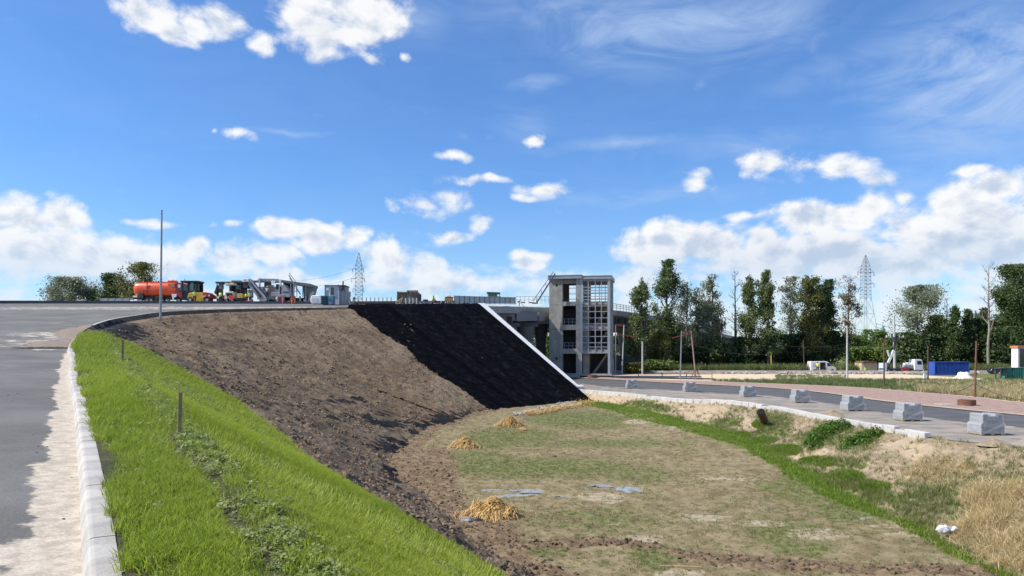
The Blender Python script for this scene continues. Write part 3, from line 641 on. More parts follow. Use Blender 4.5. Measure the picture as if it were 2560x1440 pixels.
# bits of sand thrown on the fabric
# ---- pale concrete edge beam at the end of the slope
edge_m=mat('edge_beam_concrete',(.66,.66,.65),(.58,.58,.575),2.,.8,bump=.003)
eb=thing('edge_beam','long straight pale concrete beam edging the black sheeting beside the bridge','edge beam',(0,0,0))
pa=Vector(P(1196,761,102)); pb=Vector(P(1430,968,88.4)); d_=(pb-pa); side=Vector((.83,.56,0))*1.0
nb=6
for k in range(nb):
    a=pa+d_*(k/nb)+d_.normalized()*.01; b=pa+d_*((k+1)/nb)-d_.normalized()*.01
    mb=MB(); up=Vector((0,0,.2)); lo=Vector((0,0,-.7))
    mb.hexa([a+lo,a+side+lo,b+side+lo,b+lo],[a+up,a+side+up,b+side+up,b+up]); mb.build('beam_segment',edge_m,eb)
mb=MB(); a=pb; b=pb+Vector((.35,-.5,-.08)); mb.hexa([a+Vector((-.2,0,-.7)),a+side*1.5+Vector((0,0,-.7)),b+side*1.4+Vector((0,0,-.7)),b+Vector((-.2,0,-.7))],[a+Vector((-.2,0,.2)),a+side*1.5+Vector((0,0,.2)),b+side*1.4+Vector((0,0,.18)),b+Vector((-.2,0,.18))]); mb.build('beam_foot',edge_m,eb)
# abutment wall hidden behind the slope end
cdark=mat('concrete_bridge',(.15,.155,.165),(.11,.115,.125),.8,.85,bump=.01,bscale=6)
mb=MB(); q0=Vector((TP[-1][0],TP[-1][1],0)); q1=Vector((8.9,83.2,0)); off=Vector((.5,.35,0))
mb.hexa([q0+off+Vector((0,0,-1.5)),q0+off*2+Vector((0,0,-1.5)),q1+off*2+Vector((0,0,-2)),q1+off+Vector((0,0,-2))],[q0+off+Vector((0,0,9.2)),q0+off*2+Vector((0,0,9.2)),q1+off*2+Vector((0,0,-1.75)),q1+off+Vector((0,0,-1.75))])
o=mb.build('wing_wall',cdark); tag(o,'sloping concrete wing wall closing the end of the embankment under the bridge','wall')
# ---- far kerb of the ramp
fk=FP[sr>s_of(15)]
o=sweep('far_kerb',fk,[(0,-.2),(0,.36),(.22,.36),(.22,-.2)],bit); tag(o,'long dark kerb along the far edge of the upper road','kerb')

# ================================================================ BRIDGE
steel=mat('girder_steel',(.12,.13,.145),(.09,.10,.115),.6,.6,bump=.003)
deckm=mat('deck_concrete',(.36,.37,.375),(.30,.31,.315),1.,.85)
asph=mat('asphalt_deck',(.09,.09,.09),(.12,.12,.12),1.,.9)
BRc=[P(1190,765,103),P(1280,767,113),P(1365,769,128),P(1445,771,139),P(1534,776,150),P(1590,783,163),P(1640,791,178),P(1700,806,200),P(1760,822,225),P(1830,840,260),P(1900,852,300),P(2050,868,420)]
BP,BS=smooth_path(BRc,2.)
br=thing('road_bridge','long grey road bridge curving away behind the concrete tower and the poplars','bridge',(0,0,0))
sweep('deck_slab',BP,[(0,-.95),(0,0),(.25,.12),(.5,.12),(.5,0),(13.5,0),(13.5,.12),(14,.12),(14,-.95),(12.6,-1.25),(1.4,-1.25)],deckm,br)
sweep('deck_asphalt',BP,[(.6,.004),(.6,.05),(13.4,.05),(13.4,.004)],asph,br)
for a in (2.2,6.4,10.6): sweep('girder',BP,[(a,-1.25),(a+1.6,-1.25),(a+1.6,-2.75),(a+1.75,-2.85),(a-.15,-2.85),(a,-2.75)],steel,br)
for k in range(0,len(BP)-2,2):    # cross ribs under the slab
    T=(BP[min(k+1,len(BP)-1),:2]-BP[k,:2]); T/=np.linalg.norm(T); n_=Vector((-T[1],T[0],0)); p=Vector(BP[k])+Vector((0,0,-1.9))
    mb=MB(); mb.bar(p+n_*.3,p+n_*2.15,.25,.9); mb.build('cross_rib',steel,br)
    if BP[k,1]>240: break
rail_m=mat('galvanised_rail',(.42,.44,.46),(.36,.38,.40),2.,.45,.6)
rt=thing('bridge_railing','metal guard railing along the near edge of the bridge right of the tower','railing',(0,0,0))
sel=BP[(BP[:,1]>143)&(BP[:,1]<262)]
for h in (.45,.85,1.25): sweep('rail',sel+np.array([0,0,.12+h]),[(.2,-.045),(.2,.045),(.3,.045),(.3,-.045)],rail_m,rt)
pm=MB().box(-.06,.06,-.06,.06,0,1.3).build('post',rail_m,rt); pme=pm.data; bpy.data.objects.remove(pm)
for k in range(len(sel)):
    q=bpy.data.objects.new('post',pme); COL.objects.link(q); q.parent=rt; T=sel[min(k+1,len(sel)-1),:2]-sel[max(k-1,0),:2]; T/=np.linalg.norm(T)
    q.location=(sel[k,0]-T[1]*.25,sel[k,1]+T[0]*.25,sel[k,2]+.1)
def pier(i,label,hc=0):
    k=int(np.argmin(np.abs(BP[:,1]-i))); c=BP[k]; T=BP[k+1,:2]-BP[k-1,:2]; T/=np.linalg.norm(T); n_=Vector((-T[1],T[0],0))
    t=thing('bridge_pier',label,'bridge pier',(c[0],c[1],0),0,'piers under the bridge'); z=c[2]-2.85
    for a in (3.0,7.4,11.4):
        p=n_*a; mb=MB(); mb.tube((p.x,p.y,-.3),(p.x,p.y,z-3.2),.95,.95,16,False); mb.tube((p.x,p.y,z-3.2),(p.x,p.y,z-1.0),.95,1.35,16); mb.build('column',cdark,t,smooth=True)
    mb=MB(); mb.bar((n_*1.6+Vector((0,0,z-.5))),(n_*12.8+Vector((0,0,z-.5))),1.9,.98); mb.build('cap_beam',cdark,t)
pass
pier(150,'bridge pier seen in shade just right of the concrete tower')
pier(176,'bridge pier behind the slender leaning poplar')
pier(205,'bridge pier behind the tallest poplar')
pier(240,'bridge pier farthest along the bridge, behind the sparse tree')
# piers and cross heads in the gap left of the tower
for (px,d_,w,ztop,lb) in [(1313,121,2.3,8.8,'thick flared bridge column in the middle of the gap left of the tower'),(1352,128,1.7,8.9,'slimmer bridge column close to the left side of the tower'),(1272,116,1.9,8.6,'bridge column mostly hidden behind the white edge beam')]:
    t=thing('bridge_pier',lb,'bridge pier',((px-CX)/F*d_,d_,0),0,'piers under the bridge'); mb=MB(); mb.tube((0,0,-.3),(0,0,ztop-3),w/2,w/2,18,False); mb.tube((0,0,ztop-3),(0,0,ztop-.6),w/2,w*.72,18); mb.build('column',cdark,t,smooth=True); MB().box(-w*.9,w*.9,-1.2,1.2,ztop-.6,ztop).build('cap_beam',cdark,t)
xh=thing('cross_head','deep grey box beam carrying the bridge deck between slope and tower','beam',(0,0,0))
for (x0,x1,da,db) in [(1238,1281,113.5,115.5),(1284,1336,115.6,120),(1339,1371,120.2,127)]:
    a=Vector(P(x0,804,da)); b=Vector(P(x1,803,db)); mb=MB(); mb.bar(a+Vector((0,0,.8)),b+Vector((0,0,.8)),1.2,1.5); mb.build('beam_box',mat('beam_grey',(.20,.215,.24),(.16,.175,.20),1.,.6),xh)

# low concrete wall under the bridge right of the tower
mb=MB(); a=Vector(P(1536,880,152)); b=Vector(P(1650,880,172)); a.z=b.z=0; mb.bar(a+Vector((0,0,1.6)),b+Vector((0,0,1.6)),.4,3.6)
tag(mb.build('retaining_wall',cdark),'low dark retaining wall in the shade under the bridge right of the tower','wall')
# ---- sheet metal barrier on the ramp end
pan=mat('barrier_sheet',(.40,.445,.45),(.34,.385,.39),2.5,.5,.3,bump=.004,bscale=6,obj_rand=.06)
bt=thing('metal_barrier','long barrier of upright grey metal sheets at the top of the ramp','barrier',(0,0,0))
bx=np.linspace(1136,1288,13)
for k in range(12):
    d0=105+k*.7; d1=105+(k+1)*.7; a=Vector(P(bx[k],758+k*.05,d0)); b=Vector(P(bx[k+1],758+(k+1)*.05,d1))
    h=1.06-.018*k; mb=MB(); q=(b-a)*.02; mb.poly([a+q,b-q,b-q+Vector((0,0,h)),a+q+Vector((0,0,h))],(.02,.06,0)); mb.build('sheet_panel',pan,bt)
for k in range(13):
    a=Vector(P(bx[k],758,105+k*.7)); mb=MB(); mb.box(a.x-.04,a.x+.04,a.y-.05,a.y+.01,a.z-.2,a.z+1.1-.018*k); mb.build('barrier_post',steel,bt)
a=Vector(P(1134,740.5,105)); b=Vector(P(1290,744,113.4)); mb=MB(); mb.bar(a,b,.1,.09); mb.build('top_rail',deckm,bt)
a=Vector(P(1134,759.5,104.8)); b=Vector(P(1290,760,113)); mb=MB(); mb.bar(a,b,.12,.08); mb.build('bottom_rail',rail_m,bt)
# ================================================================ TOWER
tcon=mat('tower_concrete',(.36,.345,.31),(.26,.25,.225),.8,.85,bump=.012,bscale=6,c3=(.25,.24,.22),s3=.9)
tmet=mat('tower_frame_metal',(.40,.42,.44),(.35,.37,.39),1.5,.5,.4)
tfas=mat('roof_fascia_metal',(.33,.345,.36),(.29,.305,.32),1.,.5,.3)
blk=mat('void_black',(.012,.012,.012),(.01,.01,.01),1.,.9)
tin=mat('tower_inside_shade',(.07,.068,.065),(.05,.048,.046),1.,.95); c0=P(1373,880,122); tw=thing('stair_tower','unfinished grey concrete stair tower with an empty glazing frame beside the bridge','stair tower',(c0[0],c0[1],0),R_(-12))  # inside walls get a darkened concrete colour that stands for interior shade
U=lambda px:(px-1373)/15.32
ZT=lambda py:4.1+(880-py)/15.32
def tb_(name,x0,x1,y0,y1,z0,z1,m=tcon,bev=0.): 
    return MB().box(x0,x1,y0,y1,z0,z1).build(name,m,tw,bevel=bev)
xA,xB,xC,xD=U(1406.5),U(1440.5),U(1450.5),U(1525)
lev=[ZT(935),ZT(880.5),ZT(823),ZT(762)]; ztop=ZT(697)
seams=[lev[0]]+[ (lev[1]+.0),lev[2],lev[3]]+[ztop]
for k in range(4):     # lifts of the cast wall, separated by joints
    tb_('wall_lift',0,xA,0,1.1,seams[k]+.02,seams[k+1]-.02); tb_('wall_lift',xB,xC,0,1.1,seams[k]+.02,seams[k+1]-.02)
    tb_('side_wall',0,.35,1.1,7,seams[k]+.02,seams[k+1]-.02)
for k,(a,b) in enumerate([(754.5,762.5),(812.5,822.5),(872,882)]):
    tb_('floor_slab',.36,xD-.05,.12,6.9,ZT(b),ZT(a)); tb_('lintel',xA+.003,xB-.003,.05,.5,ZT(b)-.15,ZT(a)+.02)
tb_('floor_slab',-.2,xD+.3,-.35,7,ZT(938),ZT(934.5)-.0)
tb_('top_lintel',xA+.003,xB-.003,.6,1.05,ZT(709),ztop)
# lift core: closed on the lower storeys by inner walls added to keep openings dark
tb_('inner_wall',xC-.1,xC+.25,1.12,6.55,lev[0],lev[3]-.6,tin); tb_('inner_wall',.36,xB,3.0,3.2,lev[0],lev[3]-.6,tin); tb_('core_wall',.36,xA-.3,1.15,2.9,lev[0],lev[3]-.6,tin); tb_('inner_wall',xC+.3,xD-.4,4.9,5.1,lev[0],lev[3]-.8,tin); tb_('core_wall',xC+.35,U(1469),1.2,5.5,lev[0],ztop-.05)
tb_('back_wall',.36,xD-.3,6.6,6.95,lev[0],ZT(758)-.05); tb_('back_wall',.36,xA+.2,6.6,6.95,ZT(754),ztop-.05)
tb_('back_wall',xA+.2,xD-.3,6.6,6.95,ZT(705),ztop-.05)
# stair flights inside
for k,(za,zb) in enumerate([(lev[0],lev[1]),(lev[1],lev[2]),(lev[2],lev[3])]):
    mb=MB(); 
    n=10
    for j in range(n):
        x=U(1478)+j*.22; mb.box(x,x+.24,3.2,4.7,za+(zb-za)*j/n*.9,za+(zb-za)*(j/n*.9)+.34)
    mb.build('stair_flight',tcon,tw)
# glazing frame, front
yf=-.05; xs=[U(1456),U(1471),U(1488.5),U(1503.5),U(1519.5)]
zs=[ZT(v) for v in (703,719,727.5,733.5,742.5,750,766,780,795.5,810,825.5,841.5,857,867.5,880)]
for x in xs: tb_('mullion',x-.06,x+.06,yf,yf+.14,ZT(881),ztop,tmet)
for z in zs: tb_('transom',xs[0]+.062,xs[-1]-.062,yf+.02,yf+.12,z-.05,z+.05,tmet)
tb_('corner_post',xD-.32,xD,-.1,.22,lev[0],ztop,tmet); tb_('corner_post',xC+.02,xC+.3,.02,.3,lev[0],ztop,tmet); tb_('corner_post',xs[-1]+.1,xD-.36,-.04,.2,lev[0],ztop,tmet)
tb_('portal_beam',xC+.31,xs[-1]+.1,-.02,.25,ZT(883.5),ZT(881.3),tmet)
for y in (1.9,3.6,5.3,6.8): tb_('side_mullion',xD-.14,xD,y-.05,y+.05,ZT(935),ztop,tmet)
for z in zs: tb_('side_transom',xD-.12,xD-.02,.25,6.75,z-.05,z+.05,tmet)
# windows of the top storey back wall: thin bars against the sky
for z in (ZT(712),ZT(727),ZT(741),ZT(749)): tb_('window_bar',xA+.2,xD-.3,6.7,6.8,z-.04,z+.04,tmet)
for px in (1427,1462,1488,1503): tb_('window_bar',U(px)+.02,U(px)+.12,6.69,6.79,ZT(754),ZT(705),tmet)
# roof
tb_('roof',-.18,xC+.35,-.35,7.2,ZT(697.5),ZT(689.5),tfas,.02); tb_('roof',xC+.352,xD+.22,-.25,7.2,ZT(700),ZT(692),tfas,.02)
tb_('roof_cap',-.2,xC+.36,-.4,7.25,ZT(689.4),ZT(688),deckm); tb_('roof_cap',xC+.361,xD+.24,-.3,7.25,ZT(691.9),ZT(690.6),deckm)
for (px,py) in ((1392,713.5),(1391.5,896.5)): tb_('wall_hole',U(px)-.17,U(px)+.17,-.004,.1,ZT(py)-.17,ZT(py)+.17,blk)
tb_('plinth',-1.2,xC,-1.,-.0,-.3,ZT(933),tcon)
# railings in the openings
for zz in (ZT(872),ZT(812)):
    mb=MB(); 
    for h in (.5,1.): mb.bar((xA+.02,.9,zz+h),(xB-.02,.9,zz+h),.05)
    for f in (.1,.4,.7,.95): mb.bar((xA+(xB-xA)*f,.9,zz),(xA+(xB-xA)*f,.9,zz+1.),.05)
    mb.build('opening_rail',tmet,tw)
# ---- steel stair frame leaning onto the tower roof
st=thing('steel_stair','slanting steel stair railing rising from the bridge deck to the tower roof','stair',(0,0,0))
def p3(px,py,d): return Vector(P(px,py,d))
for dd in (119.5,120.9):
    mb=MB(); mb.bar(p3(1332,753,dd),p3(1384,679,dd),.1); mb.bar(p3(1341,758,dd),p3(1388,684,dd),.16,.22)
    for f in (.15,.4,.62,.85): a=p3(1332,753,dd).lerp(p3(1384,679,dd),f); mb.bar(a,a+Vector((.1,0,-1.0)),.07)
    mb.build('stringer',steel,st)
mb=MB()
for f in np.linspace(.02,.98,16): a=p3(1341,758,119.5).lerp(p3(1388,684,119.5),f); mb.bar(a,a+Vector((0,1.4,0)),.26,.04)
mb.build('treads',steel,st)
lr=thing('deck_railing','thin light metal railing on the bridge deck left of the tower','railing',(0,0,0))
mb=MB(); mb.bar(p3(1290,741.5,118),p3(1372,741,127),.05); mb.build('rail',rail_m,lr)
mb=MB(); mb.bar(p3(1290,750,118),p3(1372,750,127),.05); mb.build('rail',rail_m,lr)
for f in np.linspace(0,1,9): 
    a=p3(1290,741,118).lerp(p3(1372,741,127),f); mb=MB(); mb.bar(a,a-Vector((0,0,1.2)),.06); mb.build('post',rail_m,lr)
# ================================================================ RIGHT-HAND SIDE
rust=mat('rusty_steel',(.19,.085,.045),(.12,.06,.04),6.,.8,bump=.004,bscale=20)
wood=mat('weathered_wood',(.34,.25,.15),(.24,.17,.10),8.,.85,bump=.004,bscale=30)
newwood=mat('fresh_timber',(.62,.46,.24),(.52,.37,.18),5.,.8)
white=mat('white_paint',(.78,.78,.77),(.70,.70,.69),1.,.45,spec=.5)
glass=mat('dark_glass',(.02,.025,.03),(.03,.035,.04),1.,.08,spec=.8)
lglass=mat('green_glass',(.10,.22,.20),(.08,.17,.16),1.,.1,spec=.8)
rub=mat('rubber',(.018,.018,.018),(.03,.03,.03),5.,.85)
greyp=mat('grey_machine_paint',(.33,.34,.36),(.26,.27,.29),1.5,.5)
dgrey=mat('dark_machine_metal',(.055,.058,.062),(.035,.037,.04),2.,.6)
# --- lower-road kerb: pale blocks along the field side, a few knocked out of line
lk=thing('road_kerb','row of pale concrete kerb blocks between the lower road and the overgrown bank','kerb',(0,0,0))
kb_mb=MB().box(-.49,.49,-.16,.16,-.3,.20).build('kerb_block',conc_up,None,bevel=.015); kme=kb_mb.data; bpy.data.objects.remove(kb_mb)
ks=np.arange(0,KS[-1],1.0); kpt=np.stack([np.interp(ks,KS,KP[:,k]) for k in range(3)],1); r3=np.random.default_rng(3)
for i in range(1,len(ks)-1):
    y=kpt[i,1]
    if y<36.3 or y>90: continue
    T=kpt[i+1]-kpt[i-1]; q=bpy.data.objects.new('kerb_block',kme); COL.objects.link(q); q.parent=lk
    q.location=(kpt[i,0],kpt[i,1],kpt[i,2]+r3.normal(0,.012)-(.03 if i%17 else .12)); q.rotation_euler=(r3.normal(0,.012),0,math.atan2(T[1],T[0])+r3.normal(0,.018))
# --- pallets of kerb stones / paving wrapped in film
film=bpy.data.materials.new('stretch_film'); film.use_nodes=True; N=NT(film.node_tree); N.n.clear()
o_=N.new('ShaderNodeOutputMaterial'); b=N.new('ShaderNodeBsdfPrincipled'); b.inputs['Base Color'].default_value=(.62,.64,.66,1); b.inputs['Roughness'].default_value=.28
tc=N.new('ShaderNodeTexCoord'); mp=N.mapping(tc.outputs['Object'],scale=(1,1,2.5)); f=N.step(N.noise(mp,1.6,2,.5,.2),.30,.75)
b.inputs['Alpha'].default_value=1; N.link(N.math('MULTIPLY_ADD',f,.14,.30),b.inputs['Alpha'])
bn=N.new('ShaderNodeBump'); bn.inputs['Distance'].default_value=.004; N.link(N.noise(mp,5,3,.5,.5),bn.inputs['Height']); N.link(bn.outputs[0],b.inputs['Normal']); N.link(b.outputs[0],o_.inputs[0])
pave=mat('paving_grey',(.24,.24,.238),(.17,.17,.17),4.,.9,obj_rand=.12)
def make_pallet(lbl):
    t=thing('paver_pallet',lbl,'pallet of pavers',(0,0,0),0,'wrapped pallets of paving blocks standing in a row on the lower road')
    w=.60; d=.5
    mb=MB()
    for x in (-.52,0,.52): mb.box(x-.06,x+.06,-d,d,.0,.09)
    for k in range(6): y=-d+.05+k*.17; mb.box(-w,w,y,y+.11,.095,.118)
    mb.build('wooden_pallet',wood,t)
    # stacked layers of blocks: a wide lower half, a narrower upper half
    for li in range(8):
        z0=.12+li*.112; 
        wl=.60 if li<4 else .50; 
        for ci in range(4):
            if li==7 and ci in(1,2): continue
            x0=-wl+ci*wl/2; j=random.uniform(-.012,.012)
            MB().box(x0+.006,x0+wl/2-.006,-.46+j,.46+j,z0+.003,z0+.108).build('paving_block',pave,t,bevel=.008)
    mb=MB(); prof=[(-.63,.06),(-.64,.50),(-.60,.56),(-.535,.62),(-.525,1.0),(-.47,1.05),(-.14,1.04),(-.1,.93),(.1,.93),(.14,1.04),(.47,1.05),(.525,1.0),(.535,.62),(.60,.56),(.64,.50),(.63,.06)]
    V=[];n=len(prof)
    for y,sx in ((-.51,1),(.51,1)):
        for a,z in prof: V.append((a*sx,y*(1 if z<.58 else .93),z))
    mb.add(V,[tuple(range(n-1,-1,-1)),tuple(range(n,2*n))]+[(i,i+1,n+i+1,n+i) for i in range(n-1)])
    mb.build('stretch_film',film,t)
    return t
PL=[(1580.5,972,'farthest wrapped pallet of grey pavers, nearest the tower on the lower road'),(1727,980,'second farthest wrapped pallet of pavers on the lower road'),(1874.5,994,'third pallet from the tower, wrapped pavers on the lower road'),
    (2006,1008,'middle one of the seven wrapped paver pallets on the lower road'),(2140,1028.5,'third nearest wrapped paver pallet, just past the rusty manhole ring side bushes'),(2282,1053.5,'second nearest wrapped paver pallet on the lower road'),(2482,1089,'nearest and largest wrapped pallet of grey pavers on the lower road')]
PL[4]=(2140,1028.5,'third nearest wrapped paver pallet, above the upper edge of the shrubs')
def copy_tree(o,parent=None):
    c=o.copy(); COL.objects.link(c); c.parent=parent
    for ch in list(o.children): copy_tree(ch,c)
    return c
p0=make_pallet('')
for k,(px,py,lb) in enumerate(PL):
    t=p0 if k==0 else copy_tree(p0)
    z=float(np.interp((CZ)*F/(py-HZ),[60,75,90],[0,-.12,-.3])); x,y,_=G0(px,py,z); t.location=(x,y+.5,z+.015); t['label']=lb; t.rotation_euler=(0,0,R_([3,2,4,3,5,2,4][k]))
# --- manhole rings and pipe
def ring(px,py,r,h,label,m=rust,slab=False,z=0.):
    x,y,_=G0(px,py,z); t=thing('manhole_ring',label,'manhole ring',(x,y,z))
    mb=MB(); n=28; V=[];Fc=[]
    for (rr,zz) in ((r,0),(r,h),(r-.1,h),(r-.1,0)):
        for i in range(n): V.append((rr*math.cos(i/n*6.2832),rr*math.sin(i/n*6.2832),zz-.05))
    for k in range(4):
        for i in range(n): Fc.append((k*n+i,k*n+(i+1)%n,((k+1)%4)*n+(i+1)%n,((k+1)%4)*n+i))
    mb.add(V,Fc); mb.build('ring_wall',m,t)
    if slab: MB().box(-1.35,1.6,-1.1,1.5,-.05,.07).build('slab_apron',conc,t,bevel=.02); t.children[0].location.z=.0
    return t
t=ring(2417,1015,.62,.52,'rusty brown manhole ring standing on the pink gravel by a brown pole')
MB().box(-1.7,-.45,.3,1.5,-.03,.10).build('cover_slab',conc,t,bevel=.02)
ring(1481,944,.75,.45,'small rusty manhole ring on the pink ground in front of the tower',z=.1)
t=thing('pipe_end','short rusty pipe end sticking out of the top of the bank','pipe',G0(1905,1034,.0)); MB().tube((.25,.3,-.5),(-.25,-.5,.16),.25,.25,16,False).build('pipe',rust,t); MB().tube((-.25,-.49,.155),(-.249,-.485,.15),.23,.23,16).build('pipe_mouth',blk,t)
# --- poles
def pole(name,label,cat,px,pyb,pyt,r0,r1,m,z=0.,lean=0.,d=None):
    x,y,_=G0(px,pyb,z) if d is None else (*P(px,pyb,d)[:2],0)
    h=(pyb-pyt)/F*y; t=thing(name,label,cat,(x,y,z)); MB().tube((0,0,-.3),(lean/F*y,0,h),r0,r1,10).build('shaft',m,t,smooth=True); return t,h,y
pcon=mat('pole_concrete',(.52,.52,.50),(.42,.42,.41),2.,.8)
pgal=mat('galvanised_steel',(.36,.37,.38),(.28,.29,.30),3.,.45,.6)
pwood=mat('brown_pole_wood',(.16,.085,.05),(.10,.06,.04),5.,.85)
t,h,y=pole('utility_pole','thick pale concrete utility pole with crossarms beside the white truck','utility pole',2237,931,790,.30,.17,pcon,lean=-2)
for hh,w in ((h*.62,1.9),(h*.36,.9)): MB().bar((-w,0,hh),(w,0,hh),.14).build('crossarm',pgal,t)
mb=MB(); mb.bar((0,0,h*.66),(1.5,0,h*.85),.07); mb.bar((0,0,h*.66),(-1.4,0,h*.84),.07); mb.build('brace',pgal,t)
for xx in (-1.7,-.9,.9,1.7): MB().tube((xx,0,h*.62),(xx,0,h*.62+.45),.09,.06,6).build('insulator',white,t)
t,h,y=pole('utility_pole','tall white concrete pole in front of the bare thin tree','utility pole',1840,925,788,.24,.15,pcon)
MB().bar((0,0,h*.60),(.5,0,h*.78),.3,.1).build('bracket',white,t)
MB().bar((0,-.1,h*.42),(1.0,-.3,h*.34),.35,.1).build('bracket',pcon,t)
pole('utility_pole','slim whitish pole standing on the sand between the tower side poplars','utility pole',1804,925,806,.13,.09,mat('pale_pole',(.48,.43,.36),(.38,.34,.29),3.,.8))
pole('utility_pole','whitish concrete pole right of the white van, foot on pale sand','utility pole',2118,949,816,.16,.10,pcon)
pole('utility_pole','grey concrete pole in front of the leaning slender poplar','utility pole',1606,908,827,.17,.14,pcon,d=140)
for px,b,tp,ln,lb in [(1955,924,842,0,'brown wooden pole with a white foot near the middle poplars'),(2011,930,850,-3,'slightly crooked brown pole just left of the white van'),(2210,967,856,0,'brown pole in the grass left of the concrete utility pole'),(2320,952,865,0,'brown pole carrying a small white box in the grass'),(2437,994,853,4,'nearest brown pole, beside the rusty manhole ring')]:
    t,h,y=pole('wooden_pole',lb,'pole',px,b,tp,.10,.075,pwood if px!=2437 else rust,lean=ln)
    if px==2320:
        MB().box(-.75,-.35,-.3,-.02,.35,1.05).build('meter_box',white,t,bevel=.01); MB().box(-.57,-.5,-.2,-.12,-.6,.35).build('box_leg',dgrey,t)
pole('marker_pole','short bright yellow marker pole in front of the trees','marker pole',1928,929,882,.11,.10,mat('yellow_paint',(.66,.55,.12),(.55,.45,.1),2.,.6))
# --- two goal-like frames of poles with red beams
redp=mat('red_band',(.42,.06,.05),(.33,.05,.05),3.,.7)
t=thing('pole_frame','frame of two leaning poles joined by a red strip, standing by the trench','pole frame',(*G0(1700,948)[:2],0)); y=t.location.y; k_=y/F
MB().tube((0,0,-.2),(4*k_,0,121*k_),.11,.09,8).build('pole',pgal,t); MB().tube((44*k_,1,-.1),(32*k_,1,121*k_),.11,.09,8).build('pole',mat('pinkish_pole',(.36,.25,.22),(.28,.2,.18),3.,.8),t)
MB().bar((-18*k_,0,103*k_),(32*k_,.9,115*k_),.13).build('red_strip',redp,t)
mb=MB()
for j in range(7): a=j*.9; mb.bar((44*k_+math.cos(a)*.1,1,1.6),(44*k_+math.cos(a)*.9,1+math.sin(a)*.6,0),.05)
mb.build('cable_tangle',rust,t)
t=thing('pole_frame','frame of two poles under a red beam right beside the tower','pole frame',(*P(1539,922,140)[:2],0)); k_=140/F
MB().tube((0,0,-.2),(0,0,122*k_),.10,.09,8).build('pole',pgal,t); MB().tube((16*k_,0,-.2),(21*k_,0,122*k_),.12,.10,8).build('pole',pcon,t)
MB().bar((0,0,122*k_),(21*k_,0,122*k_),.14).build('red_beam',redp,t); MB().bar((-3*k_,-.2,98*k_),(48*k_,-.2,93*k_),.13).build('red_strip',redp,t)
MB().box(14*k_,17*k_,-.3,-.1,1.6,2.3).build('switch_box',white,t)
# --- trench with a low wooden rail
x0,y0,_=G0(1536,944); x1,y1,_=G0(1785,947)
tr=MB(); 
tr.hexa([(x0,y0-1.4,.0),(x1,y1-.8,.0),(x1,y1+1.2,.0),(x0,y0+2.6,.0)],[(x0,y0-1.4,.055),(x1,y1-.8,.045),(x1,y1+1.2,.05),(x0,y0+2.6,.055)])
o=tr.build('trench',mat('wet_dark_earth',(.02,.016,.013),(.035,.028,.02),1.,.9,bump=.03)); tag(o,'long dark muddy trench in front of the tower and pole frame','trench')
rl=thing('trench_rail','low weathered wooden rail running along the dark trench','rail',(0,0,0))
a=Vector(G0(1596,941)); b=Vector(G0(1780,943)); 
MB().bar(a+Vector((0,0,.62)),b+Vector((0,0,.5)),.12,.10).build('top_rail',wood,rl)
for f in (0,.33,.66,1): q=a.lerp(b,f); MB().box(q.x-.06,q.x+.06,q.y-.06,q.y+.06,-.1,.66-.1*f).build('post',wood,rl)
# --- rubble berm along the far side of the sand
r5=np.random.default_rng(5); mb=MB(); cnt=0
def rock(mb,c,s):
    bm=bmesh.new(); bmesh.ops.create_icosphere(bm,subdivisions=1,radius=1); 
    vs=[(c[0]+v.co.x*s*r5.uniform(.7,1.25),c[1]+v.co.y*s*r5.uniform(.7,1.25),c[2]+v.co.z*s*r5.uniform(.45,.85)) for v in bm.verts]; fs=[tuple(v.index for v in f.verts) for f in bm.faces]; bm.free(); mb.add(vs,fs)
for k in range(900):
    px=r5.uniform(1536,2530); d=r5.normal(143,1.4) if px>1800 else r5.normal(146,2); rock(mb,((px-CX)/F*d,d,.1),r5.uniform(.18,.5))
rub_m=mat('rubble',(.33,.31,.29),(.20,.185,.17),1.,.9,bump=.02,c3=(.52,.46,.42),s3=.8)
o=mb.build('rubble_berm',rub_m); tag(o,'low bank of broken grey stones behind the sand strip','rubble',None,'stuff')
bp=[( (px-CX)/F*144,144+math.sin(px)*.3,0) for px in np.arange(1530,2600,30)]
o=sweep('earth_berm',bp,[(-2.6,-.1),(-1.3,.42),(0,.55),(1.6,.4),(3,-.1)],mat('berm_earth',(.20,.17,.14),(.28,.245,.21),.7,.9,bump=.05,bscale=2)); o['kind']='structure'
# --- van
def place(px,py,z=0.): x,y,_=G0(px,py,z); return x,y
def wheel(mb_parent,x,y,r,w=.25):
    t1=MB().tube((x,y-w/2,r),(x,y+w/2,r),r,r,18).build('tyre',rub,mb_parent,bevel=.02); MB().tube((x,y-w/2-.01,r),(x,y+w/2+.01,r),r*.55,r*.55,12).build('rim',pgal,t1)
x,y=place(2055,930); S=65/F*y/5.9
van=thing('parked_van','white high-roof van with its side door open, standing before the trees','van',(x,y,0)); van.scale=(S,S,S)
MB().poly([(-2.95,-1,.35),(2.75,-1,.35),(2.95,-1,.6),(2.9,-1,1.0),(1.9,-1,1.35),(1.1,-1,2.2),(.7,-1,2.42),(-2.85,-1,2.42),(-2.95,-1,2.2)],(0,2,0)).build('body',white,van,bevel=.06)
MB().poly([(1.06,-1.012,1.35),(1.78,-1.012,1.35),(1.12,-1.012,2.05),(.75,-1.012,2.05),(.75,-1.012,1.35)],(0,.01,0)).build('cab_window',glass,van)
MB().poly([(1.95,-.9,1.38),(1.95,.9,1.38),(1.17,.9,2.15),(1.17,-.9,2.15)],(.02,0,.02)).build('windscreen',glass,van)
MB().box(-.85,.35,-1.02,-1.005,.55,2.2).build('door_opening',blk,van); MB().box(-2.5,-1.45,-1.03,-1.006,1.3,1.95).build('side_window',mat('van_window',(.45,.55,.6),(.4,.5,.55),1.,.2,spec=.6),van)
